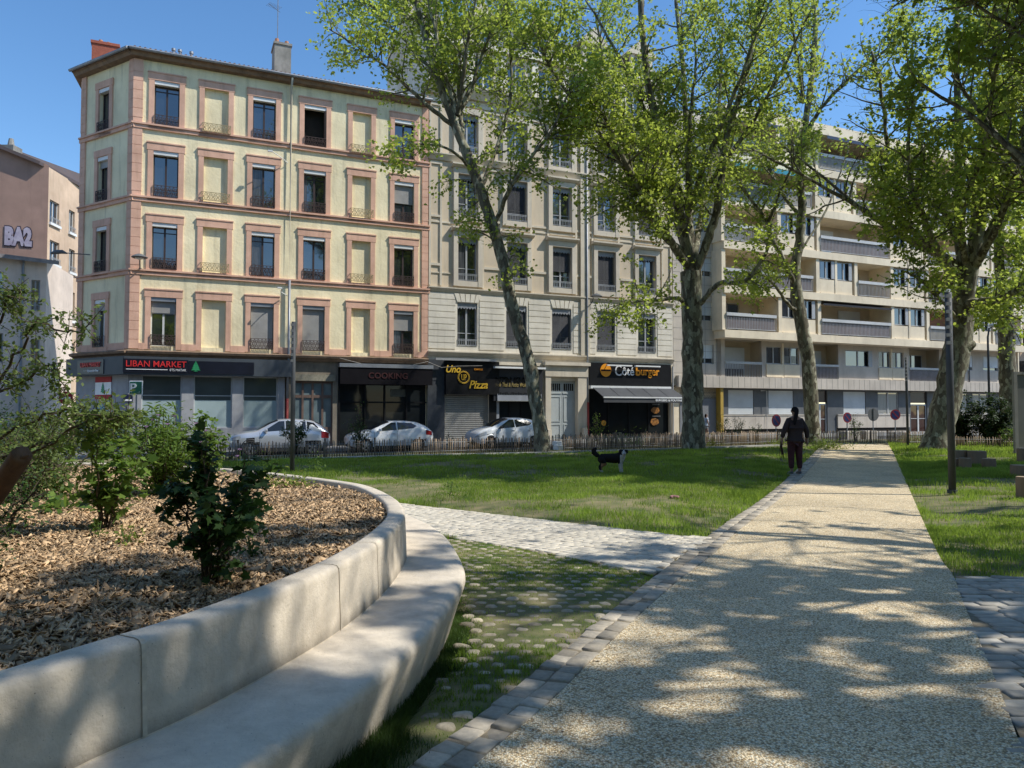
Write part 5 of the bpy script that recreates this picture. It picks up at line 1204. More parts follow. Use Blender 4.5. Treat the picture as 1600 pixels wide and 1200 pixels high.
mb = MB((80,95,0)); a, b = D(1500, 640, 92), D(1750, 640, 98); zt = z_at(1560, 330, 95); mb.add([(a.x,a.y,-1),(b.x,b.y,-1),(b.x,b.y,zt),(a.x,a.y,zt),(b.x,b.y+10,zt),(a.x,a.y+10,zt)], [(0,1,2,3),(3,2,4,5)]); mb.build('wall', stone2, fb)
mb = MB((80,95,0))
for q in range(6):
    for r in range(8): x = a.x+1.2+q*3; mb.box(x, x+1.5, a.y-.1+q*.9, a.y+q*.9+.8, zt-2.8-r*2.9, zt-1.2-r*2.9)
mb.build('window', glass, fb)

# unseen buildings added round the square to block skylight, also reflected in shop windows
sur = M('surrounding_render', (.34,.28,.21), (.27,.225,.17), scale=.6, rough=.9)
for (x0_, x1_, y0_, y1_, h_, lb_) in ((-48,-8,-44,-32,19,'unseen apartment row added behind the viewer on the left to hold back skylight'),(-6,46,-46,-34,22,'unseen apartment row added behind the viewer on the right to hold back skylight'),(-46,-34,-30,16,18,'unseen apartment row added along the left side to hold back skylight'),(52,64,-30,34,17,'unseen apartment row added along the right side to hold back skylight')):
    t = empty('added_apartment_row', (x0_, y0_, 0), 0, lb_, 'building'); mb = MB((x0_, y0_, 0)); mb.box(x0_, x1_, y0_, y1_, -1, h_); mb.build('wall', sur, t)
    mb = MB((x0_, y0_, 0)); mb.box(x0_-.6, x1_+.6, y0_-.6, y1_+.6, h_+.003, h_+.5); mb.build('roof', tile, t)
    proto_w = None
    for fl_ in range(int(h_/3.2)):
        z_ = 1.2+fl_*3.2; L2_ = (x1_-x0_) if y1_ < -20 else (y1_-y0_)
        for q in range(int(L2_/4)):
            mb = MB((x0_, y0_, 0)); p_ = 1.6+q*4
            if y1_ < -20: mb.box(x0_+p_, x0_+p_+1.2, y1_-.1, y1_+.02, z_, z_+1.9)
            elif x0_ < 0: mb.box(x1_-.1, x1_+.02, y0_+p_, y0_+p_+1.2, z_, z_+1.9)
            else: mb.box(x0_-.02, x0_+.1, y0_+p_, y0_+p_+1.2, z_, z_+1.9)
            if q % 1 == 0: mb.build('window', glass, t)
# ================================================================== street furniture
steel = M('galvanised_steel', (.30,.31,.32), (.24,.25,.26), scale=6, rough=.5, metallic=.3)
post_m = M('grey_painted_post', (.075,.08,.085), (.06,.064,.07), scale=5, rough=.6, spec=.25)
def make_post(h, r):
    t = empty('light_column', (0,0,0))
    mb = MB(); mb.tube([(0,0,-.05),(0,0,h*.55),(0,0,h)], [r,r*.97,r*.96], 16); o = mb.build('shaft', post_m, t, smooth=False); o.data.polygons.foreach_set('use_smooth', [len(p.vertices) == 4 for p in o.data.polygons])
    mb = MB()
    for q in range(7): mb.box(-r*.99, r*.2, -r*.99, -r*.3, h-.10-q*.14, h-.04-q*.14)
    mb.build('led_louvre', M('louvre', (.30,.30,.29), rough=.4), t)
    mb = MB(); mb.tube([(0,0,-.04),(0,0,.02)], r*1.35, 16); mb.build('base_plate', post_m, t); return t
p0 = make_post(3.55, .064)
def copy_tree(o, parent=None):
    c = o.copy(); col.objects.link(c)
    if parent: c.parent = parent
    for ch in [x for x in bpy.data.objects if x.parent == o]: copy_tree(ch, c)
    return c
x, y = G(1488, 767, .08); p0.location = (x, y, .08); tag(p0, 'tall dark grey light column on the right lawn beside the path, the nearest column', 'street light', 'slim grey light columns in the park')
p1 = copy_tree(p0); x, y = G(456.5, 741, .05); p1.location = (x, y, .05); tag(p1, 'grey light column behind the curved bench in front of the grocery', 'street light', 'slim grey light columns in the park')
p1.scale = (.85, .85, (D(458,503,y).z-.05)/3.55)
p2 = copy_tree(p0); x, y = G(1418.5, 697, .03); p2.location = (x, y, .03); tag(p2, 'thin distant light column to the right of the far end of the path', 'street light', 'slim grey light columns in the park'); p2.scale = (.85,.85,1.1)
p0.scale = (1, 1, (D(1484,457,p0.location.y).z-.08)/3.55)
def wall_lamp(px, py, label, grp, off=0):
    s_, z_ = FP(px, py, -.9); t = empty('wall_lamp', FW(s_, -.9, z_), FA, label, 'street lamp', grp)
    mb = MB(); mb.tube([(0,0,-.04),(0,0,.0),(0,0,.10),(0,0,.16)], [.30,.36,.22,.08], 14); mb.build('shade', dgrey, t)
    mb = MB(); mb.tube([(0,0,-.03),(0,0,-.07),(0,0,-.11)], [.2,.17,.05], 12); mb.build('diffuser', white, t)
    mb = MB(); mb.tube([(0,0,.12),(0,.25,.14),(0,.5,-.25),(0,.9,-.5)], .03, 6); mb.box(-.06,.06,.82,.9,-.7,-.35); mb.build('bracket', dgrey, t); return t
wall_lamp(218, 402, 'disc shaped lamp on a bracket at the pink corner of the ochre building', 'wall mounted street lamps')
wall_lamp(932, 463, 'disc shaped lamp on the stone facade above the burger sign, half hidden by leaves', 'wall mounted street lamps')
def arm_lamp(px, py, label, L_=1.3, Y=None):
    s_, z_ = FP(px, py, -.1); t = empty('facade_lamp_arm', FW(s_, -.08, z_), FA, label, 'lamp bracket', 'small lamp arms on the ochre facade')
    mb = MB(); mb.tube([(0,0,0),(-.35,-.35,.12),(-L_*.65,-.75,.25)], .022, 5); mb.box(-L_*.65-.22,-L_*.65,-.82,-.70,.22,.29); mb.build('arm', white, t)
arm_lamp(450, 255, 'thin white arm on the down pipe between the third and fourth storey'); arm_lamp(449, 462, 'thin grey arm on the down pipe just above the first storey windows', .55)
p = D(97, 396, 36.5); t = empty('wall_lamp', p, 0, 'flat lamp reaching left from the hidden side of the ochre building', 'street lamp')
mb = MB(); mb.tube([(-.55,0,0),(-.3,0,.07),(.0,0,.08),(.25,0,0)], [.05,.11,.1,.03], 8); mb.build('head', dgrey, t); mb = MB(); mb.tube([(.2,0,.02),(1.2,.3,.0)], .025, 6); mb.build('arm', dgrey, t)
# tall street lamp right
x, y = G(1546, 684, -.2); y = 47; b0 = D(1546, 640, y); t = empty('street_lamp', (b0.x, y, -.3), 0, 'tall thin street lamp with curved head near the far right end of the apartment block', 'street lamp')
zt = D(1546, 512, y).z
mb = MB(); mb.tube([(0,0,0),(0,0,zt-.3),(.1,0,zt+.25),(.5,0,zt+.45)], [.08,.06,.05,.04], 8); mb.build('pole', post_m, t, smooth=True)
mb = MB(); mb.tube([(.1,0,zt+.42),(.45,0,zt+.5),(.95,0,zt+.42),(1.1,0,zt+.38)], [.06,.16,.15,.04], 8); mb.build('head', rwhite, t, smooth=True)
# P sign
Yp = 29.0; x, y = G(212, 690, 0); b0 = D(212, 640, Yp); t = empty('parking_sign', (b0.x, Yp, -.1), R(-4), 'small green parking sign with a white P on a thin pole by the grocery', 'sign')
zc = D(213, 606, Yp).z+.1; hs_ = .27
mb = MB(); mb.tube([(0,.03,0),(0,.03,zc-hs_)], .03, 8); mb.build('pole', steel, t)
mb = MB(); mb.box(-hs_, hs_, -.02, .02, zc-hs_, zc+hs_); bo = mb.build('board', whitet, t, bevel=.04)
mb = MB(); mb.box(-hs_+.035, hs_-.035, -.026, -.02, zc-hs_+.035, zc+hs_-.035); gfc = mb.build('green_face', M('sign_green', (.01,.16,.10), (.01,.13,.08), rough=.4), t)
text_mesh('lettering', 'P', -.20, .03, zc-.16, zc+.17, -.03, whitet, gfc, (0,0,0), bold=.01); text_mesh('lettering', '.,ıl', .06, .18, zc-.2, zc-.13, -.03, M('dim_white', (.4,.5,.45)), gfc, (0,0,0))
# no entry sign
b0 = D(103, 622, 31); t = empty('no_entry_sign', (b0.x, 31, -.2), R(8), 'round red no entry sign with a white bar at the left street corner', 'sign'); zc = b0.z+.2
def disc(mb, r, y, zc, n=24, x=0): mb.poly([(x+r*math.cos(a), y, zc+r*math.sin(a)) for a in np.linspace(0, 2*math.pi, n+1)[:-1]])
mb = MB(); mb.tube([(0,.03,0),(0,.03,zc)], .03, 8); mb.build('pole', steel, t)
mb = MB(); mb.tube([(0,-.01,zc),(0,.01,zc)], .27, 24); mb.build('disc', M('sign_red', (.30,.025,.03), (.25,.02,.025), rough=.5), t)
mb = MB(); mb.box(-.18,.18,-.018,-.011,zc-.045,zc+.045); mb.build('bar', whitet, t)
mb = MB(); mb.box(-.2,.22,.0,.02,zc-.62,zc-.36); mb.build('plate', whitet, t)
# no-parking discs
def np_sign(px, py, Y, label, rz, r=.26, back=False, sq=1.0):
    b0 = D(px, py, Y); t = empty('no_parking_sign', (b0.x, Y, -.2), rz, label, 'sign', 'round no parking signs in front of the apartment block'); zc = b0.z+.2
    mb = MB(); mb.tube([(0,.03,0),(0,.03,zc)], .028, 8); mb.build('pole', steel, t)
    if back:
        mb = MB(); mb.tube([(0,-.01,zc),(0,.01,zc)], r, 24); mb.build('disc', M('sign_back', (.16,.165,.17), rough=.5), t); mb = MB(); mb.box(-.03,.03,-.05,-.011,zc-r*1.0,zc+r*1.0); mb.build('bracket', dgrey, t); return
    mb = MB(); mb.tube([(0,-.01,zc),(0,.01,zc)], r, 24); mb.build('ring', MATS['sign_red'], t)
    mb = MB(); disc(mb, r*.78, -.014, zc); mb.build('blue_face', M('sign_blue', (.02,.03,.13), (.015,.025,.10), rough=.5), t)
    mb = MB(); a = R(45); d = (math.cos(a), math.sin(a)); w2 = r*.10; L2 = r*.82
    mb.poly([(-d[0]*L2-d[1]*w2,-.018,zc+d[1]*L2-d[0]*w2),(d[0]*L2-d[1]*w2,-.018,zc-d[1]*L2-d[0]*w2),(d[0]*L2+d[1]*w2,-.018,zc-d[1]*L2+d[0]*w2),(-d[0]*L2+d[1]*w2,-.018,zc+d[1]*L2+d[0]*w2)]); mb.build('stripe', MATS['sign_red'], t)
np_sign(1213, 657, 40, 'red and blue no parking disc left of the walking woman', R(28), .33); np_sign(1324, 652.5, 42, 'smaller red and blue no parking disc right of the third plane tree trunk', R(20), .29)
np_sign(1364.5, 648, 43, 'round sign showing its plain grey back between two no parking discs', R(15), .36, True); np_sign(1399, 648, 44, 'red and blue no parking disc nearest the second entrance door', R(5), .31)
# site cabin / shelter at the right edge
t = empty('glazed_shelter', tuple(D(1592, 640, 27))[:2]+(0,), 0, 'pale framed glazed shelter cut by the right edge', 'shelter'); zt = D(1592, 581, 27).z
mb = MB(); mb.box(-.15,-.03,0,.12,0,zt); mb.box(-.03,3,0,.12,zt-.1,zt); mb.box(1.4,1.5,0,.12,.25,zt-.1); mb.box(-.03,3,0,.12,.1,.25); mb.build('frame', M('pale_beige_metal', (.30,.285,.25), rough=.6), t)
mb = MB(); mb.quad((-.03,.06,.25),(3,.06,.25),(3,.06,zt-.1),(-.03,.06,zt-.1)); mb.build('pane', glass_mat('shelter_glass', (.12,.12,.11), 1.5), t)

# ================================================================== fences
pk = M('chestnut_paling', (.36,.27,.19), (.23,.165,.115), scale=8, bump=.4, bscale=50, rough=.9, attr=(.5,1.4), stretch=(1,1,.3), big=.05)
def fence(pts, h, label, grp='low chestnut paling fences round the lawn', step=.085):
    P0 = [np.array(p, float) for p in pts]; o0 = P0[0]
    t = empty('paling_fence', (o0[0], o0[1], 0), 0, label, 'fence', grp); L_ = [np.linalg.norm(b-a) for a, b in zip(P0[:-1], P0[1:])]
    V = []; I = []; T = []; wires = []; posts = []
    for a, b, l in zip(P0[:-1], P0[1:], L_):
        u = (b-a)/l; n2_ = np.array([-u[1], u[0]]); x = 0; k = 0
        while x < l:
            c = a+u*x-o0; hh = h*random.uniform(.94,1.03); w_ = random.uniform(.014,.024); lean = random.gauss(0,.02); zb = random.uniform(-.02,.03); d = .008
            for (sx, sz, sy) in ((-1,0,-1),(1,0,-1),(.8,.93,-1),(0,1,-1),(-.8,.93,-1),(-1,0,1),(1,0,1),(.8,.93,1),(0,1,1),(-.8,.93,1)):
                q = c+u*(sx*w_+lean*sz)+n2_*sy*d; V.append((q[0], q[1], zb+hh*sz))
            n0 = len(V)-10
            I.append([n0+i for i in (0,1,2,3,4)]); I.append([n0+i for i in (9,8,7,6,5)]); I += [[n0+i, n0+5+i, n0+5+(i+1)%5, n0+(i+1)%5] for i in range(5)]
            T += [random.random()]*7
            if k % 20 == 0: posts.append((c, u))
            x += step*random.uniform(.85,1.15); k += 1
        for zz in (.22, .78):
            q0, q1 = a-o0, b-o0; wires.append([(q0[0]-n2_[0]*.012,q0[1]-n2_[1]*.012,h*zz),(q1[0]-n2_[0]*.012,q1[1]-n2_[1]*.012,h*zz)])
    np_mesh('pickets', np.array(V), np.array([len(f) for f in I]), [i for f in I for i in f], pk, t, tint=T)
    mb = MB()
    for w_ in wires: mb.tube(w_, .006, 4)
    mb.build('wire', steel, t)
    for c, u in posts: mb = MB(); mb.tube([(c[0],c[1]+.04,-.05),(c[0],c[1]+.04,h*1.12)], .032, 6); mb.build('post', M('round_wood_post', (.20,.14,.09), (.14,.10,.07), scale=10, rough=.9), t)
off = lambda p, d: (p[0]+fn[0]*d, p[1]+fn[1]*d)
A_ = [G(300,722.5), G(372,720.5), G(510,716.5), G(660,712), G(858,706)]
fence([off(p,.35) for p in A_], .58, 'low wooden paling fence along the lawn from behind the bench to the leaning tree')
A2 = [G(888,706), G(1066,700.5), G(1224,694.5), G(1272,693)]
fence([off(p,.35) for p in A2], .60, 'low wooden paling fence along the lawn either side of the thickest tree')
fence([off(p,1.9) for p in [G(888,706), G(1066,700.5), G(1224,694.5)]], .6, 'second paling fence behind the planted verge before the burger restaurant')
fence([(14.4,37.6),(18.6,37.2)], .62, 'short paling fence closing the far end of the path')
fence([(18.4,37.0),(18.6,35.4),(24,35.6),(32,36.5)], .62, 'paling fence behind the right hand tree and its light column')
fence([G(1455,703), G(1495,701.5), G(1700,703)], .52, 'nearer paling fence across the right lawn behind the wooden logs')
# white opening blocks in the gap
x, y = G(875, 704); t = empty('white_step', (x, y+.4, 0), FA, 'small white stone block in the gap between the fences', 'block'); mb = MB(); mb.box(-.16,.16,-.2,.25,0,.2); mb.box(-.12,.14,.0,.4,.19,.34); mb.build('stone', white, t, bevel=.02)

# ================================================================== wooden logs / stumps
wood = M('cut_log', (.30,.20,.12), (.20,.13,.08), scale=5, bump=.5, bscale=30, rough=.9, stretch=(1,1,.3), stain=.2)
woodt = M('log_top', (.42,.31,.20), (.32,.23,.15), scale=14, rough=.9)
def log(px, py, w_px, top_py, label, grp='upright cut logs on the right lawn'):
    x, y = G(px, py, .08); r = w_px/2*y/1180; h = D(px, top_py, y).z-.08
    t = empty('log_seat', (x, y, .07), random.random()*6, label, 'log', grp)
    mb = MB(); pts = []
    n_ = 14; ring_ = [r*random.uniform(.93,1.05) for _ in range(n_)]
    mb.add([(ring_[k]*math.cos(k*2*math.pi/n_)*s2, ring_[k]*math.sin(k*2*math.pi/n_)*s2, z) for s2, z in ((1.06,-.05),(1,.06),(.98,h-.015),(.95,h)) for k in range(n_)], [(j*n_+k, j*n_+(k+1)%n_, (j+1)*n_+(k+1)%n_, (j+1)*n_+k) for j in range(3) for k in range(n_)])
    mb.build('trunk', wood, t, smooth=True)
    mb = MB(); mb.poly([(ring_[k]*.955*math.cos(k*2*math.pi/n_), ring_[k]*.955*math.sin(k*2*math.pi/n_), h+.001) for k in range(n_)]); mb.build('cut_face', woodt, t)
log(1501, 726, 22, 703, 'tall cut log at the back left of the stump group, mostly behind the light column'); log(1526, 727, 28, 704, 'largest cut log in the middle of the stump group'); log(1508, 732, 18, 715, 'small short log in front of the stump group')
log(1545, 732, 20, 716, 'low log at the right end of the stump group'); log(1494, 731, 14, 716, 'narrow log touching the light column')
log(1598, 722, 16, 700, 'upright log at the right edge, farthest back of the three there'); log(1596, 744, 30, 726, 'low log at the right edge between two others'); log(1602, 779, 26, 744, 'tall log at the right edge, nearest of the three there')
# leaning stake in the planter
a, b = D(-18, 790, 3.3), D(33, 712, 3.0); t = empty('wooden_stake', (a.x, a.y, .6), 0, 'thick round wooden stake leaning out of the bushes at the left edge', 'stake')
mb = MB(); d = b-a; q0 = a-d*1.2
mb.tube([tuple(q0-Vector((a.x,a.y,.6))), tuple(a-Vector((a.x,a.y,.6))), tuple(a+d*.5-Vector((a.x,a.y,.6))), tuple(b-Vector((a.x,a.y,.6))), tuple(b+d*.03-Vector((a.x,a.y,.6)))], [.042,.041,.040,.040,.033], 14); mb.v = [(x+random.gauss(0,.0016), y+random.gauss(0,.0016), z+random.gauss(0,.0016)) for x, y, z in mb.v]; e_ = tuple(b+d*.03-Vector((a.x,a.y,.6))); mb.tube([(e_[0]-.01,e_[1],e_[2]-.02),(e_[0]+.028,e_[1],e_[2]-.004)], [.016,.004], 5)
mb.build('pole', M('stake_wood', (.21,.115,.055), (.10,.055,.03), scale=7, bump=.5, bscale=60, rough=.85, stretch=(1,1,.4)), t, smooth=True)
# ================================================================== cars
def car_paint(name, c, met=.3):
    m = M(name, c, tuple(x*.97 for x in c), scale=2, rough=.28, metallic=met, coat=.7, big=.03, spec=.5); return m
tyre = M('tyre', (.018,.018,.018), (.03,.03,.03), scale=20, rough=.9); rim_m = M('alloy', (.45,.46,.48), (.35,.36,.38), scale=10, rough=.3, metallic=.8)
cargl = glass_mat('car_glass', (.01,.012,.014), 1.6, .03, .0); trim = M('black_trim', (.02,.02,.021), (.03,.03,.03), scale=8, rough=.6)
redl = M('tail_lamp', (.35,.012,.012), (.28,.01,.01), scale=9, rough=.2, coat=1.); headl = M('head_lamp', (.45,.47,.5), (.25,.27,.3), scale=12, rough=.1, coat=1.)
def make_car(label, s, y, paint, P, group):
    """P: dict with length, width, height, stations. local x: front at -L/2 ... rear +L/2 ; local -y faces the camera"""
    z0 = street_z(s); t = empty('parked_car', FW(s, y, z0), FA+R(P.get('yaw', 0)), label, 'car', group)
    st_ = P['st']; W = P['W']/2; n_ = len(st_)
    xs = np.linspace(st_[0][0], st_[-1][0], 61)
    A = np.array(st_); sm = lambda k: np.interp(xs, A[:,0], A[:,k])
    def smooth(v, it=2):
        for _ in range(it): v[1:-1] = (v[:-2]+2*v[1:-1]+v[2:])/4
        return v
    zb, zbelt, wb, zt, wt = smooth(sm(1)), smooth(sm(2)), smooth(sm(3))*W, smooth(sm(4)), smooth(sm(5))*W
    rows_ = []
    for i in range(61):
        zl = zb[i]; zm = zl+(zbelt[i]-zl)*.45; zh = zt[i]-zbelt[i]
        half = [(wb[i]*.90, zl), (wb[i]*.985, zl+.10), (wb[i]*1.0, zm), (wb[i]*.985, zl+(zbelt[i]-zl)*.72), (wb[i]*.95, zbelt[i])]
        half += [(wt[i]+(wb[i]*.95-wt[i])*.45, zbelt[i]+zh*.5), (wt[i], zt[i]-.05*min(1, zh*3)), (wt[i]*.82, zt[i]-.012*min(1,zh*3)), (wt[i]*.45, zt[i]+.012), (0, zt[i]+.018)]
        rows_.append(half)
    k = len(rows_[0]); V = []
    for i in range(61):
        h = rows_[i]; V += [(xs[i], -p[0], p[1]) for p in h]+[(xs[i], p[0], p[1]) for p in h[-2::-1]]
    kk = 2*k-1; Fc = [(i*kk+j, (i+1)*kk+j, (i+1)*kk+j+1, i*kk+j+1) for i in range(60) for j in range(kk-1)]
    Fc += [tuple(range(kk)), tuple(60*kk+j for j in range(kk-1,-1,-1))]
    mb = MB(); mb.v = V; mb.f = Fc; mb.m = [0]*len(Fc)
    # wheel arches: drop faces whose centre is inside an arch circle on the sides
    wr = P['wr']; wx_ = P['wx']
    keep = []
    for f in mb.f:
        c = np.mean([mb.v[i] for i in f], axis=0)
        if len(f) == 4 and any((c[0]-wxx)**2+(c[2]-wr)**2 < (wr+.055)**2 for wxx in wx_) and abs(c[1]) > W*.5: continue
        keep.append(f)
    mb.f = keep; mb.m = [0]*len(keep); body = mb.build('body', paint, t, smooth=True)
    # arch lips and inner dark
    mb = MB(); mb.box(xs[0]+.3, xs[-1]-.3, -W*.86, W*.86, .14, .55); mb.build('underbody', trim, body)
    for wxx in wx_:
        for sg in (-1, 1):
            mb = MB(); yy = sg*W*.985; pr = [(wxx+(wr+.075)*math.cos(a), yy, wr+(wr+.075)*math.sin(a)) for a in np.linspace(R(-12), R(192), 15)]
            pi_ = [(wxx+(wr+.02)*math.cos(a), yy*.999, wr+(wr+.02)*math.sin(a)) for a in np.linspace(R(-12), R(192), 15)]
            pj_ = [(wxx+(wr+.09)*math.cos(a), yy*.93, wr+(wr+.09)*math.sin(a)) for a in np.linspace(R(-12), R(192), 15)]
            mb.add(pr+pi_+pj_, [(i, i+1, 16+i, 15+i) for i in range(14)]+[(i, 30+i, 31+i, i+1) for i in range(14)]); mb.build('wheel_arch', trim if P.get('clad') else paint, body, smooth=True)
    # side glass from stations
    def side(x, f):
        i = min(60, max(0, int(round((x-xs[0])/(xs[-1]-xs[0])*60)))); zh = zt[i]-zbelt[i]
        z = zbelt[i]+zh*f
        p5, p6 = (wt[i]+(wb[i]*.95-wt[i])*.45), wt[i]
        yv = wb[i]*.95+(p5-wb[i]*.95)*f/.5 if f < .5 else p5+(p6-p5)*(f-.5)/.42
        return yv+.006, z
    for (poly_) in P['glass']:
        for sg in (-1, 1):
            pts = []
            for x, f in poly_: yv, z = side(x, f); pts.append((x, sg*yv, z))
            mb = MB(); mb.poly(pts); mb.build('side_window', cargl, t)
    # windscreen and rear window
    for (xa, xb, nm) in ((P['ws'][0], P['ws'][1], 'windscreen'), (P['rw'][0], P['rw'][1], 'rear_window')):
        ia, ib = [min(60, max(0, int(round((x-xs[0])/(xs[-1]-xs[0])*60)))) for x in (xa, xb)]; lo, hi = min(ia, ib), max(ia, ib); mb = MB(); up = .022
        vs = []
        for i in range(lo, hi+1):
            for fr_ in (-.97,-.82,-.45,0,.45,.82,.97):
                yy = fr_*wt[i]; zz = zt[i]+(.018 if abs(fr_) < .3 else .012 if abs(fr_) < .6 else -.012 if abs(fr_) < .9 else -.045)
                vs.append((xs[i], yy, zz+.012))
        mb.add(vs, [(a*7+b, (a+1)*7+b, (a+1)*7+b+1, a*7+b+1) for a in range(hi-lo) for b in range(6)]); mb.build(nm, cargl, t, smooth=True)
    for wxx in wx_:
        for sg in (-1, 1):
            w_ = bpy.data.objects.new('wheel', None); col.objects.link(w_); w_.parent = t; w_.location = (wxx, sg*(W-.11), wr)
            mb = MB(); prof = [(wr*.66,-.10),(wr*.94,-.105),(wr,-.07),(wr,.07),(wr*.94,.105),(wr*.66,.10)]; q = 24
            mb.add([(r_*math.cos(a), y_, r_*math.sin(a)) for a in np.linspace(0, 2*math.pi, q+1)[:-1] for r_, y_ in prof], [(i*6+j, ((i+1)%q)*6+j, ((i+1)%q)*6+(j+1)%6, i*6+(j+1)%6) for i in range(q) for j in range(6)]); mb.build('tyre', tyre, w_, smooth=True)
            mb = MB(); yo = sg*.085
            for a in range(5):
                an = a*2*math.pi/5+.3
                for da in (-.16, .16):
                    mb.add([(math.cos(an+dd_)*r_, yo-sg*.01*(r_ > .1), math.sin(an+dd_)*r_) for r_, dd_ in ((.05,da-.5),(.05,da+.5),(wr*.66,da+.09),(wr*.66,da-.09))], [(0,1,2,3)])
            mb.tube([(0,yo-.02,0),(0,yo+.01,0)], .055, 10)
            q = 20; mb.add([(r_*math.cos(a), yo, r_*math.sin(a)) for a in np.linspace(0, 2*math.pi, q+1)[:-1] for r_ in (wr*.60, wr*.68)], [(i*2, ((i+1)%q)*2, ((i+1)%q)*2+1, i*2+1) for i in range(q)])
            mb.build('rim', rim_m, w_)
            mb = MB(); mb.poly([(wr*.66*math.cos(a), sg*.05, wr*.66*math.sin(a)) for a in np.linspace(0, 2*math.pi, 21)[:-1]]); mb.build('brake_disc', trim, w_)
    for (nm, x0_, x1_, f0, f1, y0_, mt) in P['lamps']:
        for sg in (-1, 1):
            mb = MB(); i0 = int((x0_-xs[0])/(xs[-1]-xs[0])*60); i1 = int((x1_-xs[0])/(xs[-1]-xs[0])*60)
            vs = []
            for i in range(min(i0,i1), max(i0,i1)+1):
                i = min(60, max(0, i))
                for f in (f0, f1): z = zb[i]+(zbelt[i]-zb[i])*f; yv = np.interp(z, [p[1] for p in rows_[i][:5]], [p[0] for p in rows_[i][:5]]); vs.append((xs[i]+(-.012 if xs[i] < 0 else .012), sg*(yv+.008), z))
            m_ = len(vs)//2
            if m_ > 1: mb.add(vs, [(2*i, 2*i+2, 2*i+3, 2*i+1) for i in range(m_-1)]); mb.build(nm, mt, t, smooth=True)
    # mirror, handles, sill, plate, shut lines
    for sg in (-1, 1):
        mb = MB(); xm = P['mirror']; yv, z = side(xm, .08); mb.add([(xm+a*.10, sg*(yv+.05+b*.1), z+.06+c*.07) for a, b, c in ((-.8,0,-1),(1,0,-1),(1,0,1),(-.3,0,1),(-.6,1.4,-.8),(.8,1.4,-.8),(.8,1.4,.8),(-.2,1.4,.8))], [(0,1,2,3),(4,7,6,5),(0,4,5,1),(1,5,6,2),(2,6,7,3),(3,7,4,0)]); mb.build('wing_mirror', P.get('mirror_m', paint), t, bevel=.02)
        mb = MB()
        for xh in P['handles']: mb.box(xh-.09, xh+.09, sg*(W*.985)-.02*(sg < 0), sg*(W*.985)+.02*(sg > 0), P['hz']-.015, P['hz']+.015)
        mb.build('door_handle', trim if P.get('clad') else paint, t)
        mb = MB()
        for xh in P['shut']:
            vs = []
            i = int((xh-xs[0])/(xs[-1]-xs[0])*60)
            for p in rows_[i][:5]:
                vs += [(xh-.006, sg*(p[0]+.004), p[1]), (xh+.006, sg*(p[0]+.004), p[1])]
            mb.add(vs, [(2*j, 2*j+1, 2*j+3, 2*j+2) for j in range(4)])
        mb.build('door_gap', trim, t)
        mb = MB(); mb.box(wx_[0]+wr+.08, wx_[1]-wr-.08, sg*W*.93-.03, sg*W*.93+.03+.01, .17, .30 if not P.get('clad') else .36); mb.build('sill', trim, t)
    mb = MB(); mb.box(xs[0]-.02, xs[0]+.06, -.45, .45, .25, .42); mb.build('front_grille', trim, t)
    mb = MB(); mb.box(xs[0]-.03, xs[0]-.02, -.25, .25, .36, .46); mb.build('number_plate', whitet, t)
    mb = MB(); mb.box(xs[-1]-.02, xs[-1]+.02, -.25, .25, .62, .72); mb.build('number_plate', whitet, t)
    return t
silver = car_paint('silver_paint', (.50,.52,.55), .45); whitep = car_paint('white_car_paint', (.80,.80,.79), .0); whitep2 = car_paint('pearl_white_paint', (.70,.72,.74), .05)
suv = dict(W=1.80, wr=.34, wx=(-1.33,1.34), clad=True, st=[(-2.17,.42,.78,.70,.80,.60),(-2.05,.30,.88,.90,.92,.80),(-1.6,.26,.98,.99,1.02,.86),(-1.05,.26,1.02,1,1.10,.82),(-.55,.26,1.04,1,1.42,.74),(-.1,.26,1.05,1,1.60,.72),(.6,.26,1.07,1,1.62,.72),(1.35,.27,1.10,1,1.55,.70),(1.75,.28,1.08,.99,1.38,.70),(2.02,.32,1.02,.95,1.10,.76),(2.14,.42,.92,.86,.96,.72)],
    glass=[[(-.86,.10),(.12,.10),(.12,.86),(-.12,.86)],[(.17,.10),(1.05,.10),(1.05,.86),(.17,.86)],[(1.10,.12),(1.62,.36),(1.42,.80),(1.10,.86)]], ws=(-1.05,-.15), rw=(1.5,1.95), mirror=-.72, handles=(.0,.95), hz=.92, shut=(-.95,.145,1.08),
    lamps=[('headlight',-2.12,-1.72,.66,.92,0,headl),('tail_light',1.78,2.12,.60,.98,0,redl)])
hatch = dict(W=1.73, wr=.31, wx=(-1.27,1.25), st=[(-2.03,.36,.62,.68,.66,.60),(-1.93,.24,.72,.88,.78,.78),(-1.55,.2,.86,.98,.93,.85),(-1.0,.2,.92,1,1.02,.82),(-.5,.2,.95,1,1.30,.74),(-.05,.2,.97,1,1.44,.70),(.6,.2,.99,1,1.45,.69),(1.25,.21,1.03,1,1.38,.68),(1.65,.22,1.02,.99,1.24,.68),(1.92,.28,.96,.94,1.02,.74),(2.02,.36,.86,.86,.90,.72)],
    glass=[[(-.80,.08),(.18,.08),(.18,.86),(-.05,.86)],[(.24,.08),(1.02,.20),(1.22,.48),(.95,.82),(.24,.86)]], ws=(-1.0,-.12), rw=(1.42,1.85), mirror=-.66, handles=(.05,), hz=.86, shut=(-.9,.21), mirror_m=None,
    lamps=[('headlight',-1.96,-1.5,.72,.98,0,headl),('tail_light',1.66,2.0,.70,.98,0,redl)])
hatch['mirror_m'] = whitep
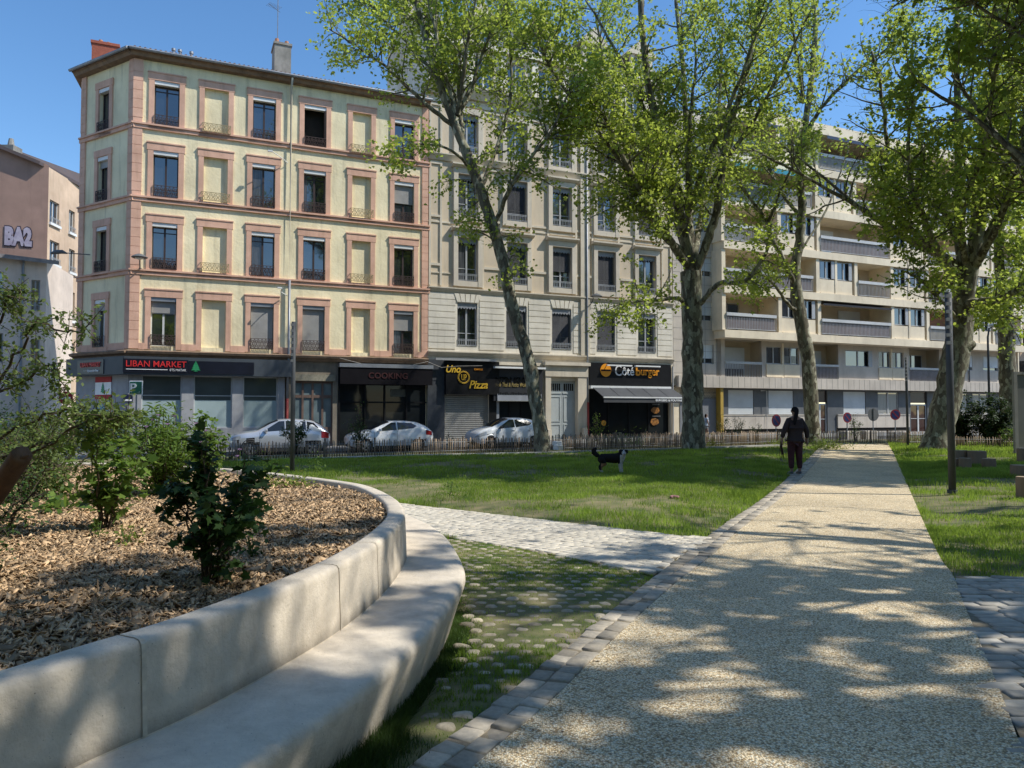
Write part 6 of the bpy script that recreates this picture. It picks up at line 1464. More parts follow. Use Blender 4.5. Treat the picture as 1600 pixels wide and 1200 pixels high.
yar = dict(W=1.74, wr=.31, wx=(-1.22,1.28), yaw=4, st=[(-1.97,.34,.60,.70,.64,.62),(-1.88,.22,.72,.90,.78,.80),(-1.5,.2,.88,.99,.96,.86),(-1.05,.2,.93,1,1.05,.82),(-.5,.2,.96,1,1.35,.74),(-.05,.2,.98,1,1.49,.70),(.6,.2,1.0,1,1.50,.69),(1.25,.21,1.05,1,1.42,.68),(1.6,.22,1.04,.99,1.28,.68),(1.86,.28,.98,.94,1.02,.74),(1.95,.36,.88,.86,.92,.72)],
    glass=[[(-.85,.08),(.15,.08),(.15,.86),(-.1,.86)],[(.21,.08),(1.0,.22),(1.2,.5),(.95,.82),(.21,.86)]], ws=(-1.05,-.15), rw=(1.4,1.8), mirror=-.7, handles=(.05,.95), hz=.88, shut=(-.92,.18,1.0), mirror_m=trim,
    lamps=[('headlight',-1.92,-1.42,.68,.93,0,headl),('tail_light',1.6,1.93,.66,.95,0,redl)])
def s_at(px, y): return FP(px, 680, y)[0]
grp = 'cars parked along the shop fronts'
make_car('silver crossover with dark cladding and black mirrors, parked before the grocery', s_at(437,-3.6), -3.6, silver, suv, grp)
make_car('white hatchback with a large red tail light parked before the black restaurant', s_at(607,-3.6), -3.6, whitep, hatch, grp)
make_car('white small car with a black mirror parked beside the leaning tree trunk', s_at(789,-3.8), -3.8, whitep2, yar, grp)

# ================================================================== skinned figures
def skin(name, V, E, Rr_, mats, parent=None, sub=2, root=0, assign=None):
    me = bpy.data.meshes.new(name); me.from_pydata([tuple(v) for v in V], E, []); o = bpy.data.objects.new(name, me); col.objects.link(o)
    s_ = o.modifiers.new('skin', 'SKIN'); s_.use_smooth_shade = True
    if sub: m_ = o.modifiers.new('sub', 'SUBSURF'); m_.levels = sub; m_.render_levels = sub
    for i, r in enumerate(Rr_):
        sv = me.skin_vertices[0].data[i]; sv.radius = (r, r) if np.isscalar(r) else r; sv.use_root = (i == root)
    bpy.context.view_layer.update(); dg = bpy.context.evaluated_depsgraph_get(); m2 = bpy.data.meshes.new_from_object(o.evaluated_get(dg)); m2.name = name
    o.modifiers.clear(); o.data = m2; bpy.data.meshes.remove(me)
    m2.materials.clear()
    if not isinstance(mats, (list, tuple)): mats = [mats]
    for m_ in mats: m2.materials.append(m_)
    if assign:
        for p in m2.polygons: p.material_index = assign(p.center)
    for p in m2.polygons: p.use_smooth = True
    if parent: o.parent = parent
    return o
skin_m = M('skin', (.32,.19,.13), (.28,.16,.11), scale=8, rough=.55)
def hand(V, E, Rs, w_idx, side_, down=(0,0,-1)):
    """five fingers from the wrist vertex; appended to the body chain"""
    w0 = np.array(V[w_idx]); p = len(V); V.append(tuple(w0+np.array([0,.0,-.055]))); E.append((w_idx, p)); Rs.append(.024)
    for k, (dy, ln) in enumerate(((-.026,.055),(-.009,.072),(.009,.068),(.026,.052))):
        a = len(V); base = w0+np.array([side_*.004, dy, -.088]); V.append(tuple(base)); E.append((p, a)); Rs.append(.009)
        V.append(tuple(base+np.array([-side_*.004, 0, -ln*.5]))); E.append((a, a+1)); Rs.append(.0085); V.append(tuple(base+np.array([-side_*.018, 0, -ln]))); E.append((a+1, a+2)); Rs.append(.0075)
    a = len(V); V.append(tuple(w0+np.array([-side_*.014,.034,-.055]))); E.append((p, a)); Rs.append(.010); V.append(tuple(w0+np.array([-side_*.022,.048,-.085]))); E.append((a, a+1)); Rs.append(.008)
def person(label, loc, rz, h, top_m, leg_m, hair_m, shoe_m, shorts=False, sleeves=True, hair_long=True):
    t = empty('person', loc, rz, label, 'person'); k = h/1.66; t.scale = (k, k, k)
    V = [(0,0,.90),(0,.0,1.06),(0,.01,1.24),(0,.0,1.36),(0,0,1.43),(0,.012,1.50),(0,.018,1.565),(0,.015,1.62)]
    E = [(i,i+1) for i in range(7)]; Rs = [.125,.115,.13,.10,.05,.062,.082,.06]
    arms = {}
    for sg, el, wr_ in ((-1, (-.275,-.02,1.10), (-.315,.03,.88)), (1, (.285,-.02,1.09), (.325,.04,.87))):
        a = len(V); V += [(sg*.175,0,1.345), el, wr_]; E += [(3,a),(a,a+1),(a+1,a+2)]; Rs += [.055,.042,.028]; arms[sg] = a
    for sg in (-1, 1):
        a = len(V); V += [(sg*.09,0,.82),(sg*.095,.015,.47),(sg*.10,-.02,.09),(sg*.105,.10,.035)]; E += [(0,a),(a,a+1),(a+1,a+2),(a+2,a+3)]; Rs += [.085,.055,.036,.028]
    for sg in (-1, 1): hand(V, E, Rs, arms[sg]+2, sg)
    skin('body', V, E, Rs, skin_m, t)
    # ears / nose
    mb = MB()
    for sg in (-1, 1): mb.tube([(sg*.078,.01,1.53),(sg*.088,.0,1.565),(sg*.08,.008,1.595)], [.008,.014,.006], 6)
    mb.tube([(0,.092,1.575),(0,.112,1.545),(0,.098,1.535)], [.008,.014,.010], 6); mb.build('ears_and_nose', skin_m, t, smooth=True)
    mb = MB()
    for sg in (-1, 1): mb.tube([(sg*.032,.088,1.575),(sg*.032,.098,1.575)], [.010,.004], 6)
    mb.tube([(-.02,.096,1.507),(.02,.096,1.507)], .005, 5); mb.build('eyes_and_mouth', M('dark_brown', (.02,.012,.01)), t)
    V = [(0,0,.84),(0,0,.98),(0,0,1.14),(0,.0,1.28),(0,0,1.385),(0,.0,1.415)]; E = [(i,i+1) for i in range(5)]; Rs = [(.195,.15),(.185,.145),(.18,.14),(.165,.125),(.09,.075),(.058,.056)]
    for sg, el, wr_ in ((-1, (-.275,-.02,1.09), (-.315,.03,.90)), (1, (.285,-.02,1.08), (.325,.04,.89))):
        a = len(V)
        if sleeves: V += [(sg*.165,0,1.33), el, wr_]; E += [(3,a),(a,a+1),(a+1,a+2)]; Rs += [.078,.070,.052]
        else: V += [(sg*.18,0,1.335),(sg*.24,0,1.22)]; E += [(3,a),(a,a+1)]; Rs += [.075,.065]
    skin('sweater' if sleeves else 't_shirt', V, E, Rs, top_m, t, root=1)
    V = [(0,0,.90)]; E = []; Rs = [(.17,.13)]
    for sg in (-1, 1):
        a = len(V)
        if shorts: V += [(sg*.09,0,.78),(sg*.10,.0,.60)]; E += [(0,a),(a,a+1)]; Rs += [.10,.09]
        else: V += [(sg*.092,0,.78),(sg*.10,.012,.47),(sg*.104,-.015,.14)]; E += [(0,a),(a,a+1),(a+1,a+2)]; Rs += [.112,.085,.062]
    skin('shorts' if shorts else 'trousers', V, E, Rs, leg_m, t)
    if hair_long:
        V = [(0,.0,1.565),(0,-.02,1.61),(0,-.075,1.585),(0,-.115,1.54),(-.03,-.135,1.45),(-.06,-.15,1.33),(-.075,-.15,1.22)]; Rs = [.102,.092,.075,.055,.052,.048,.02]
    else: V = [(0,.0,1.57),(0,-.02,1.61),(0,-.05,1.56),(0,-.06,1.46),(0,-.06,1.38)]; Rs = [.092,.08,.07,.06,.03]
    hr = skin('hair', V, [(i,i+1) for i in range(len(V)-1)], Rs, hair_m, t)
    if hair_long: mb = MB(); mb.tube([(0,-.10,1.562),(0,-.118,1.548)], [.034,.034], 10); mb.build('hair_tie', M('grey_tie', (.16,.16,.19), rough=.7), hr)
    for sg in (-1, 1):
        sh = skin('shoe', [(sg*.102,-.07,.05),(sg*.103,.02,.06),(sg*.108,.11,.042),(sg*.112,.17,.035)], [(0,1),(1,2),(2,3)], [(.045,.045),(.05,.055),(.05,.038),(.035,.028)], shoe_m, t)
        mb = MB(); mb.prism([(-.115,.0),(.2,.0),(.205,.026),(-.115,.03)], 0, 1)
        mb.v = [(sg*.106+(y-.5)*.095, x, z) for x, y, z in mb.v]; mb.build('sole', M('pale_sole', (.5,.48,.42), rough=.7), sh)
    return t
knit = M('dark_brown_knit', (.050,.034,.033), (.032,.022,.022), scale=60, rough=.95, bump=.5, bscale=180); burg = M('burgundy_cloth', (.075,.024,.027), (.045,.015,.017), scale=9, rough=.9, bump=.3, bscale=30)
hairm = M('black_hair', (.006,.005,.006), (.014,.011,.012), scale=40, rough=.8, stretch=(4,4,.4), spec=.15); shoem = M('dark_trainers', (.05,.05,.055), (.18,.17,.16), scale=14, rough=.7)
x, y = G(1243, 742); w1 = person('woman seen from behind with black ponytail, dark sweater and burgundy trousers, at the path edge', (x, y, .0), R(4), 1.66, knit, burg, hairm, shoem)
# leash
t = empty('dog_leash', (x-.33, y+.03, .80), 0, 'folded dark red dog leash hanging from the left hand of the walking woman', 'leash'); mb = MB()
for k, (dx, L_) in enumerate(((-.02,.46),(.03,.42),(.0,.36))):
    mb.tube([(dx*.3,0,.04),(dx-.01,0,-.12),(dx*1.8,0,-L_*.7),(dx*1.5+.02,.01,-L_),(dx*.4+.03,.01,-L_*.7),(dx*.2,.01,0)], .009, 6)
mb.build('strap', M('dark_red_webbing', (.07,.02,.02), (.03,.012,.012), scale=20, rough=.8), t); mb = MB(); mb.tube([(.0,0,-.4),(.03,0,-.47)], .012, 6); mb.build('clip', steel, t)
p = D(1103.5, 660, 44.5); person('small figure in pale T shirt and shorts on the pavement beside the thickest trunk', (p.x, 44.5, street_z(33)+.1), R(-80), 1.42, M('pale_blue_cloth', (.5,.58,.70), (.42,.5,.62), scale=9), M('white_cloth', (.6,.6,.6)), hairm, shoem, shorts=True, sleeves=False, hair_long=False)

# dog: black, tan and white collie type, standing, head turned to the camera
x, y = G(957, 741, .05); dg_ = empty('dog', (x, y, float(lawn_z(np.array([x]), np.array([y]))[0])+.015), R(-8), 'black dog with white chest and raised bushy tail standing on the lawn', 'dog')
def blob(name, chains, voxel, mats, parent, assign=None, rough_=0.0, it=2):
    """one continuous organic surface: overlapping balls along each chain, fused by a voxel remesh"""
    bm = bmesh.new()
    for ch in chains:
        for p, q in zip(ch[:-1], ch[1:]):
            L_ = math.dist(p[:3], q[:3]); k = max(2, int(L_/(min(p[3], q[3])*.35)))
            for i in range(k+1):
                t = i/k; c = [p[j]*(1-t)+q[j]*t for j in range(4)]
                bmesh.ops.create_icosphere(bm, subdivisions=2, radius=c[3], matrix=Matrix.Translation(c[:3]))
    me = bpy.data.meshes.new(name); bm.to_mesh(me); bm.free(); o = bpy.data.objects.new(name, me); col.objects.link(o)
    r_ = o.modifiers.new('fuse', 'REMESH'); r_.mode = 'VOXEL'; r_.voxel_size = voxel
    sm_ = o.modifiers.new('soft', 'SMOOTH'); sm_.iterations = it; sm_.factor = .6
    bpy.context.view_layer.update(); dg = bpy.context.evaluated_depsgraph_get(); m2 = bpy.data.meshes.new_from_object(o.evaluated_get(dg)); m2.name = name
    o.modifiers.clear(); o.data = m2; bpy.data.meshes.remove(me); m2.materials.clear()
    for m_ in mats: m2.materials.append(m_)
    if rough_:
        for v in m2.vertices:
            n_ = mnoise.noise(v.co*28)+.6*mnoise.noise(v.co*60); v.co += v.normal*n_*rough_
    for p in m2.polygons:
        p.use_smooth = True
        if assign: p.material_index = assign(p.center)
    o.parent = parent; return o
furb = M('black_fur', (.008,.008,.009), (.018,.015,.014), scale=40, rough=.85, bump=.8, bscale=90, bdist=.02, stretch=(1,1,.5), spec=.2); furw = M('white_fur', (.55,.52,.48), (.40,.38,.35), scale=30, rough=.9, bump=.6, bscale=90); furt = M('tan_fur', (.28,.15,.08), (.20,.11,.06), scale=30, rough=.9)
ch = [[(-.24,0,.35,.105),(-.08,0,.345,.112),(.08,0,.345,.125),(.18,0,.365,.122)], [(.17,0,.39,.10),(.235,-.03,.445,.082),(.262,-.05,.478,.074)], [(.262,-.055,.482,.080),(.268,-.075,.478,.074)], [(.27,-.11,.462,.046),(.275,-.168,.448,.031)], [(.19,-.02,.33,.095),(.225,-.045,.39,.085)]]
for sy, fx_ in ((-1,0),(1,.035)):
    ch.append([(.17+fx_,sy*.06,.30,.055),(.175+fx_,sy*.068,.17,.036),(.185+fx_,sy*.068,.045,.029),(.21+fx_,sy*.068,.024,.028)])
    ch.append([(-.24-fx_,sy*.062,.31,.082),(-.19-fx_,sy*.07,.215,.055),(-.275-fx_,sy*.072,.135,.031),(-.262-fx_,sy*.072,.04,.026),(-.232-fx_,sy*.072,.024,.027)])
def dogmat(c):
    if c.z < .062: return 1
    if c.x > .13 and c.z < .22: return 1
    if c.x > .185 and .2 < c.z < .43 and c.y < .04: return 1
    if c.y < -.125 and c.x > .2: return 1
    if abs(c.x-.27) < .014 and c.y < -.08 and c.z > .47: return 1
    if c.x < -.15 and c.z < .23 and c.x > -.27: return 2
    return 0
blob('body', ch, .011, [furb, furw, furt], dg_, dogmat, .004)
blob('tail', [[(-.30,0,.385,.04),(-.37,0,.415,.052),(-.43,.01,.475,.064),(-.44,.01,.535,.058),(-.405,.01,.575,.032)]], .012, [furb], dg_, None, .012)
for sg in (-1, 1): blob('ear', [[(.262+sg*.055,-.06,.54,.024),(.262+sg*.085,-.075,.525,.028),(.262+sg*.095,-.09,.48,.018)]], .008, [furb], dg_, None, .003)
mb = MB(); mb.tube([(.276,-.19,.458),(.276,-.206,.455)], [.016,.011], 8); mb.build('nose', tyre, dg_)
mb = MB()
for sg in (-1, 1): mb.tube([(.27+sg*.028,-.135,.50),(.27+sg*.028,-.146,.50)], [.009,.004], 6)
mb.build('eyes', M('dark_brown', (.02,.012,.01)), dg_)

# small pink thing on the grass
x, y = G(1054, 779, .06); t = empty('dog_toy', (x, y, .05), .4, 'small faded pink toy lying on the sunlit lawn', 'toy'); skin('rope', [(-.09,0,.03),(-.03,.03,.04),(.04,-.02,.035),(.10,.02,.03)], [(0,1),(1,2),(2,3)], [.03,.035,.03,.025], M('faded_pink', (.35,.16,.17), (.25,.12,.13), scale=20, rough=.9), t)
# ================================================================== foliage
def leafshape(kind):
    if kind == 'maple': P = [(0,0,0),(.38,-.02,.03),(.30,.28,.02),(.52,.52,.06),(.20,.55,.0),(0,1.0,-.06),(-.20,.55,.0),(-.52,.52,.06),(-.30,.28,.02),(-.38,-.02,.03)]
    elif kind == 'plane': P = [(0,0,0),(.42,.12,.05),(.5,.55,.06),(.17,.6,.0),(0,1.0,-.08),(-.17,.6,.0),(-.5,.55,.06),(-.42,.12,.05)]
    elif kind == 'oval': P = [(0,0,0),(.24,.25,.04),(.27,.6,.03),(0,1.0,-.05),(-.27,.6,.03),(-.24,.25,.04)]
    elif kind == 'lance': P = [(0,0,0),(.11,.3,.03),(.09,.7,.0),(0,1.0,-.12),(-.09,.7,.0),(-.11,.3,.03)]
    return np.array(P, float)
def leaves(name, C, size, mat, parent, kind='oval', up=.5, out=None, tint=None, droop=0.):
    n_ = len(C); P = leafshape(kind); k = len(P)
    N = rng.normal(0, 1, (n_,3)); N[:,2] += up*2.5
    if out is not None: N += out*1.0
    N /= np.linalg.norm(N, axis=1)[:,None]
    A = rng.normal(0, 1, (n_,3)); A[:,2] -= droop
    A -= N*(A*N).sum(1)[:,None]; A /= np.linalg.norm(A, axis=1)[:,None]+1e-9; B = np.cross(N, A)
    s_ = np.broadcast_to(size, (n_,))*rng.uniform(.65, 1.3, n_); s_ = s_[:,None,None]
    V = C[:,None,:]+s_*(B[:,None,:]*P[None,:,0,None]+A[:,None,:]*P[None,:,1,None]+N[:,None,:]*P[None,:,2,None])
    I = np.arange(n_*k)
    if tint is None: tint = rng.random(n_)
    return np_mesh(name, V.reshape(-1,3), np.full(n_, k), I, mat, parent, tint=tint)
plane_leaf = leaf_mat('plane_leaf', (.05,.10,.018), (.26,.325,.065), tr=(.74,.88,.14), trw=.5)
bush_dark = leaf_mat('dark_bush_leaf', (.018,.045,.012), (.06,.115,.024), tr=(.10,.20,.03), trw=.25)
bush_mid = leaf_mat('green_bush_leaf', (.06,.12,.022), (.15,.24,.045), tr=(.34,.50,.08), trw=.42)
bush_fine = leaf_mat('fine_bush_leaf', (.06,.10,.025), (.20,.26,.08), tr=(.34,.44,.10), trw=.4)
bush_yel = leaf_mat('yellow_green_leaf', (.12,.17,.03), (.25,.30,.06), tr=(.4,.48,.08), trw=.35)
laurel = leaf_mat('laurel_leaf', (.015,.032,.012), (.05,.08,.025), tr=(.08,.14,.03), trw=.2)
# bark
bark = bpy.data.materials.new('plane_bark'); bark.use_nodes = True; nt = bark.node_tree; b = nt.nodes['Principled BSDF']; b.inputs['Roughness'].default_value = .85
geo = nn(nt, 'ShaderNodeNewGeometry'); mp = nn(nt, 'ShaderNodeMapping'); mp.inputs['Scale'].default_value = (1,1,.45); lk(nt, geo.outputs['Position'], mp.inputs['Vector'])
nz0 = nn(nt, 'ShaderNodeTexNoise', Scale=7., Detail=4.); lk(nt, mp.outputs[0], nz0.inputs['Vector'])
ad = nn(nt, 'ShaderNodeVectorMath', operation='MULTIPLY_ADD'); lk(nt, nz0.outputs[1], ad.inputs[0]); ad.inputs[1].default_value = (.12,.12,.12); lk(nt, mp.outputs[0], ad.inputs[2])
v1 = nn(nt, 'ShaderNodeTexVoronoi', Scale=9.); lk(nt, ad.outputs[0], v1.inputs['Vector']); sc_ = nn(nt, 'ShaderNodeSeparateColor'); lk(nt, v1.outputs['Color'], sc_.inputs[0])
rp = nn(nt, 'ShaderNodeValToRGB'); rp.color_ramp.interpolation = 'EASE'; e = rp.color_ramp; e.elements[0].color = (.085,.07,.045,1); e.elements[1].color = (.42,.40,.30,1)
for p, c in ((.35,(.14,.12,.08,1)),(.6,(.20,.19,.125,1)),(.82,(.27,.26,.18,1))): x = e.elements.new(p); x.color = c
lk(nt, sc_.outputs[0], rp.inputs[0]); n3 = nn(nt, 'ShaderNodeTexNoise', Scale=30., Detail=6.); lk(nt, mp.outputs[0], n3.inputs['Vector'])
r2 = nn(nt, 'ShaderNodeMapRange'); r2.inputs[1].default_value = .3; r2.inputs[2].default_value = .7; r2.inputs[3].default_value = .65; r2.inputs[4].default_value = 1.15; lk(nt, n3.outputs[0], r2.inputs[0])
v = nn(nt, 'ShaderNodeVectorMath', operation='SCALE'); lk(nt, rp.outputs[0], v.inputs[0]); lk(nt, r2.outputs[0], v.inputs['Scale']); lk(nt, v.outputs[0], b.inputs['Base Color'])
bp = nn(nt, 'ShaderNodeBump', Strength=.6, Distance=.03); lk(nt, sc_.outputs[0], bp.inputs['Height']); lk(nt, bp.outputs[0], b.inputs['Normal'])
barkd = M('brown_stem', (.10,.075,.05), (.06,.045,.03), scale=20, rough=.9)

def interp(P, Rd, t):
    x = t*(len(P)-1); i = min(int(x), len(P)-2); f = x-i; return P[i]*(1-f)+P[i+1]*f, Rd[i]*(1-f)+Rd[i+1]*f, P[i+1]-P[i]
class Tree:
    def __init__(s, name, label, base, group, cat='tree', seed=1):
        s.rg = np.random.default_rng(seed); s.t = empty(name, base, 0, label, cat, group); s.b = np.array([base[0], base[1], base[2]], float); s.tv = []; s.tf = []; s.n = 0; s.lc = []; s.main = []
    def tube(s, P, Rd, n_):
        V, Fq = tube_arr(P, Rd, n_); s.tv.append(V); s.tf.append(Fq+s.n); s.n += len(V)
    def limb(s, pts, r0, r1, knots=.0, n_=10, flare=False):
        """pts world coords"""
        P = catmull([np.array(tuple(p)) for p in pts], 5); k = len(P); t = np.linspace(0, 1, k)
        Rd = r0*(1-t)+r1*t
        if flare: Rd = Rd*(1+.45*np.exp(-t*k/2.2))
        Rd = Rd*(1+.05*s.rg.normal(0,1,k)); P = P+s.rg.normal(0, .015, P.shape)
        s.tube(P, Rd, n_); return P, Rd
    def sub(s, P, Rd, n_, L0, lo=.3, hi=1., up=.35, leafn=18, lvl=1, grav=.0, spread=.16, outb=.0, avoid=None):
        rg = s.rg
        for _ in range(n_):
            t = lo+(hi-lo)*rg.random()**.85; p, r, tg = interp(P, Rd, t); tg = tg/(np.linalg.norm(tg)+1e-9)
            d = rg.normal(0, 1, 3); d -= tg*(d@tg)*.8; d /= np.linalg.norm(d)+1e-9; d = d+tg*.55+np.array([0,0,up]); d /= np.linalg.norm(d)
            L_ = L0*rg.uniform(.55, 1.25); k = 6; q = [p]; dd = d.copy()
            for j in range(k-1): dd = dd+rg.normal(0,.17,3)+np.array([0,0,-grav]); dd /= np.linalg.norm(dd); q.append(q[-1]+dd*L_/(k-1))
            Q = np.array(q); r_0 = min(r*.55, .012+.016*L_); RR = np.linspace(r_0, r_0*.25, k)
            s.tube(Q, RR, 5 if lvl == 1 else 3)
            if lvl == 1:
                s.sub(Q, RR, max(3, int(L_*3.2)), L_*.36, .15, 1., up*.6, leafn, 2, grav+.04, spread)
            else:
                m_ = int(leafn*L_*1.6)+3; tt = rg.random(m_)**.7; i = np.minimum((tt*(k-1)).astype(int), k-2); f = (tt*(k-1)-i)[:,None]
                s.lc.append(Q[i]*(1-f)+Q[i+1]*f+rg.normal(0, spread, (m_,3)))
    def done(s, size, mat=None, kind='plane', bmat=None, thin=None, up=.35):
        V = np.concatenate(s.tv)-s.b; Fq = np.concatenate(s.tf)
        np_mesh('trunk', V, np.full(len(Fq), 4), Fq.ravel(), bmat or bark, s.t, smooth=True)
        C = np.concatenate(s.lc)
        if thin is not None: C = C[thin(C)]
        lcn = len(C); C = C-s.b
        cl = np.clip(.5*s.rg.random(lcn)+.5*vnoise(C[:,0]*.9+50, C[:,1]*.9+C[:,2]+90, .9), 0, 1)
        leaves('crown', C, size, mat or plane_leaf, s.t, kind, up=up, tint=cl, droop=.6); return lcn
TG = 'plane trees of the square'; tot = 0
def LP(px, py, Y): return tuple(D(px, py, Y))
def rlimbs(T, fork, n_, L_, r0, elev=(40,75), sub=10, L0=2.2, az=None, leafn=14, lo=.3):
    for k in range(n_):
        a = (az[k] if az else T.rg.uniform(0, 360)); a = R(a); e_ = R(T.rg.uniform(*elev)); l = L_*T.rg.uniform(.8, 1.15); p = np.array(fork, float); pts = [tuple(p)]
        d = np.array([math.cos(a)*math.cos(e_), math.sin(a)*math.cos(e_), math.sin(e_)])
        for j in range(4): d = d+T.rg.normal(0,.13,3)+np.array([0,0,.04]); d /= np.linalg.norm(d); p = p+d*l/4; pts.append(tuple(p))
        P, Rd = T.limb(pts, r0, r0*.22, n_=7); T.sub(P, Rd, sub, L0, lo, leafn=leafn)
# ---- T1: slender tree leaning left
Y = 28.4; T = Tree('plane_tree', 'slender plane tree with pale trunk leaning left in front of the stone building', G(849,708)+(0,), TG, seed=3)
tr = [LP(849,716,Y),LP(843,660,Y),(LP(826,565,Y)),LP(803,490,Y),LP(789,420,Y),LP(770,355,Y),LP(750,295,Y),LP(726,232,Y)]
P, Rd = T.limb(tr, .27, .19, n_=14, flare=True)
T.sub(P, Rd, 17, 1.5, .50, .96, up=.1, grav=.1)
P, Rd = T.limb([LP(728,236,Y),LP(706,182,Y),LP(683,120,Y),LP(665,60,Y+.3),LP(650,0,Y+.5),LP(640,-90,Y+.5)], .18, .07); T.sub(P, Rd, 26, 2.1, .2)
P, Rd = T.limb([LP(706,195,Y),LP(658,156,Y-.6),LP(610,111,Y-1),LP(565,78,Y-1.4),LP(515,45,Y-1.5)], .09, .025, n_=7); T.sub(P, Rd, 26, 1.55, .2)
P, Rd = T.limb([LP(735,262,Y),LP(700,232,Y-1.5),LP(655,226,Y-2.5),LP(610,236,Y-3)], .06, .015, n_=6); T.sub(P, Rd, 16, 1.15, .3, up=-.2, grav=.1)
P, Rd = T.limb([LP(722,215,Y),LP(718,150,Y+.7),LP(712,70,Y+1),LP(716,-60,Y+1.2)], .10, .04, n_=7); T.sub(P, Rd, 22, 2.0, .2)
P, Rd = T.limb([LP(770,355,Y),LP(800,290,Y-1),LP(835,240,Y-2),LP(870,190,Y-2.5),LP(900,110,Y-3)], .09, .03, n_=7); T.sub(P, Rd, 36, 1.9, .15)
P, Rd = T.limb([LP(750,295,Y),LP(780,220,Y+1),LP(800,130,Y+1.5),LP(790,20,Y+2)], .10, .04, n_=7); T.sub(P, Rd, 30, 2.2, .2)
P, Rd = T.limb([LP(683,120,Y),LP(640,70,Y+1),LP(590,20,Y+1.5),LP(540,-60,Y+1.5)], .07, .03, n_=6); T.sub(P, Rd, 22, 1.9, .2)
rlimbs(T, LP(715,180,Y), 4, 7, .09, (35,70), 12, 2.0, az=[20,60,200,300])
tot += T.done(.125)
# ---- T2: the big tree in the middle
Y = 30.6; T = Tree('plane_tree', 'thickest plane tree with straight mottled trunk and low side branches beside the burger restaurant', G(1083,703)+(0,), TG, seed=5)
P, Rd = T.limb([LP(1084,712,Y),LP(1083,660,Y),LP(1082,590,Y),LP(1082,530,Y),LP(1081,480,Y),LP(1080,425,Y)], .41, .42, n_=18, flare=True)
for pts, r0, r1, ns, L0 in (
    ([(1080,435,Y),(1070,370,Y),(1056,306,Y-.5),(1040,240,Y-1),(1020,165,Y-1.2),(1004,60,Y-1.5),(1000,-60,Y-1.5)], .24,.10,26,2.2),
    ([(1082,435,Y),(1078,370,Y+.5),(1077,300,Y+.8),(1073,210,Y+1.2),(1068,120,Y+1.5),(1056,0,Y+2)], .20,.08,22,2.2),
    ([(1076,420,Y),(1050,380,Y-1),(1028,350,Y-1.5),(1006,310,Y-2),(970,240,Y-2.8),(946,186,Y-3.2),(896,135,Y-4)], .17,.05,42,2.1),
    ([(1086,430,Y),(1108,370,Y-.3),(1122,320,Y-.5),(1134,222,Y-.5),(1155,150,Y-.3),(1176,75,Y),(1190,-20,Y)], .19,.08,30,2.1),
    ([(1090,480,Y),(1104,462,Y-.6),(1125,442,Y-1.2),(1165,438,Y-2),(1196,396,Y-2.5),(1204,350,Y-3)], .12,.04,18,1.3),
    ([(1074,478,Y),(1060,466,Y-.5),(1035,468,Y-1.2),(1000,470,Y-2),(960,478,Y-3)], .11,.03,20,1.35),
    ([(1070,395,Y),(1040,372,Y-.7),(1020,345,Y-1.2),(990,285,Y-2),(935,205,Y-3),(870,120,Y-4),(830,40,Y-4.5)], .13,.04,46,2.1),
    ([(1085,410,Y),(1096,330,Y+2),(1112,250,Y+3),(1125,140,Y+4),(1130,20,Y+5)], .15,.05,22,2.2),
    ([(1074,400,Y),(1040,300,Y+2),(1000,230,Y+3),(950,120,Y+4),(930,20,Y+4.5)], .13,.05,24,2.2)):
    P, Rd = T.limb([LP(*p) for p in pts], r0, r1, n_=9); low = L0 < 1.6; T.sub(P, Rd, ns, L0, .35 if low else .22, up=-.05 if low else .3, grav=.08 if low else 0)
rlimbs(T, LP(1075,330,Y), 5, 10, .12, (50,80), 12, 2.3, az=[250,290,200,330,100])
tot += T.done(.125)
# ---- T3: behind the woman
Y = 36; T = Tree('plane_tree', 'plane tree with a slightly curved trunk directly behind the walking woman', G(1268,692)+(0,), TG, seed=8)
P, Rd = T.limb([LP(1271,700,Y),LP(1270,670,Y),LP(1264,580,Y),LP(1253,508,Y),LP(1244,460,Y)], .34, .29, n_=14, flare=True)
for pts, r0, r1, ns, L0 in (
    ([(1244,462,Y),(1243,420,Y),(1249,375,Y),(1253,330,Y),(1249,270,Y),(1257,205,Y),(1269,105,Y),(1273,40,Y),(1268,-60,Y)], .27,.09,30,1.9),
    ([(1246,485,Y),(1234,478,Y-.5),(1212,448,Y-1.2),(1196,432,Y-1.6),(1170,420,Y-2)], .10,.03,18,1.3),
    ([(1244,450,Y),(1225,409,Y-.5),(1207,373,Y-.8),(1193,338,Y-1),(1155,288,Y-1.5),(1135,250,Y-2)], .14,.04,26,1.6),
    ([(1253,215,Y),(1270,190,Y),(1288,162,Y-.5),(1336,114,Y-1.2),(1375,84,Y-1.6),(1425,55,Y-2)], .12,.04,26,1.7),
    ([(1201,348,Y-1),(1219,300,Y-1.5),(1240,255,Y-2),(1250,215,Y-2.5)], .07,.03,12,1.5),
    ([(1252,340,Y),(1215,290,Y+1),(1180,200,Y+2),(1165,90,Y+2.5)], .11,.04,22,2.0),
    ([(1247,400,Y),(1290,330,Y+1),(1318,255,Y+2),(1330,215,Y+2)], .06,.02,4,1.1)):
    P, Rd = T.limb([LP(*p) for p in pts], r0, r1, n_=9); low = L0 < 1.4; T.sub(P, Rd, ns, L0, .3, up=0 if low else .3, grav=.07 if low else 0)
rlimbs(T, LP(1255,160,Y), 3, 7, .09, (45,75), 10, 2.2, az=[180,240,100])
tot += T.done(.13, thin=lambda C: ~((C[:,0]/C[:,1] > (1290-800)/1180) & (C[:,0]/C[:,1] < (1350-800)/1180) & ((C[:,2]-EYE)/C[:,1] > .36)) | (T.rg.random(len(C)) < .25))
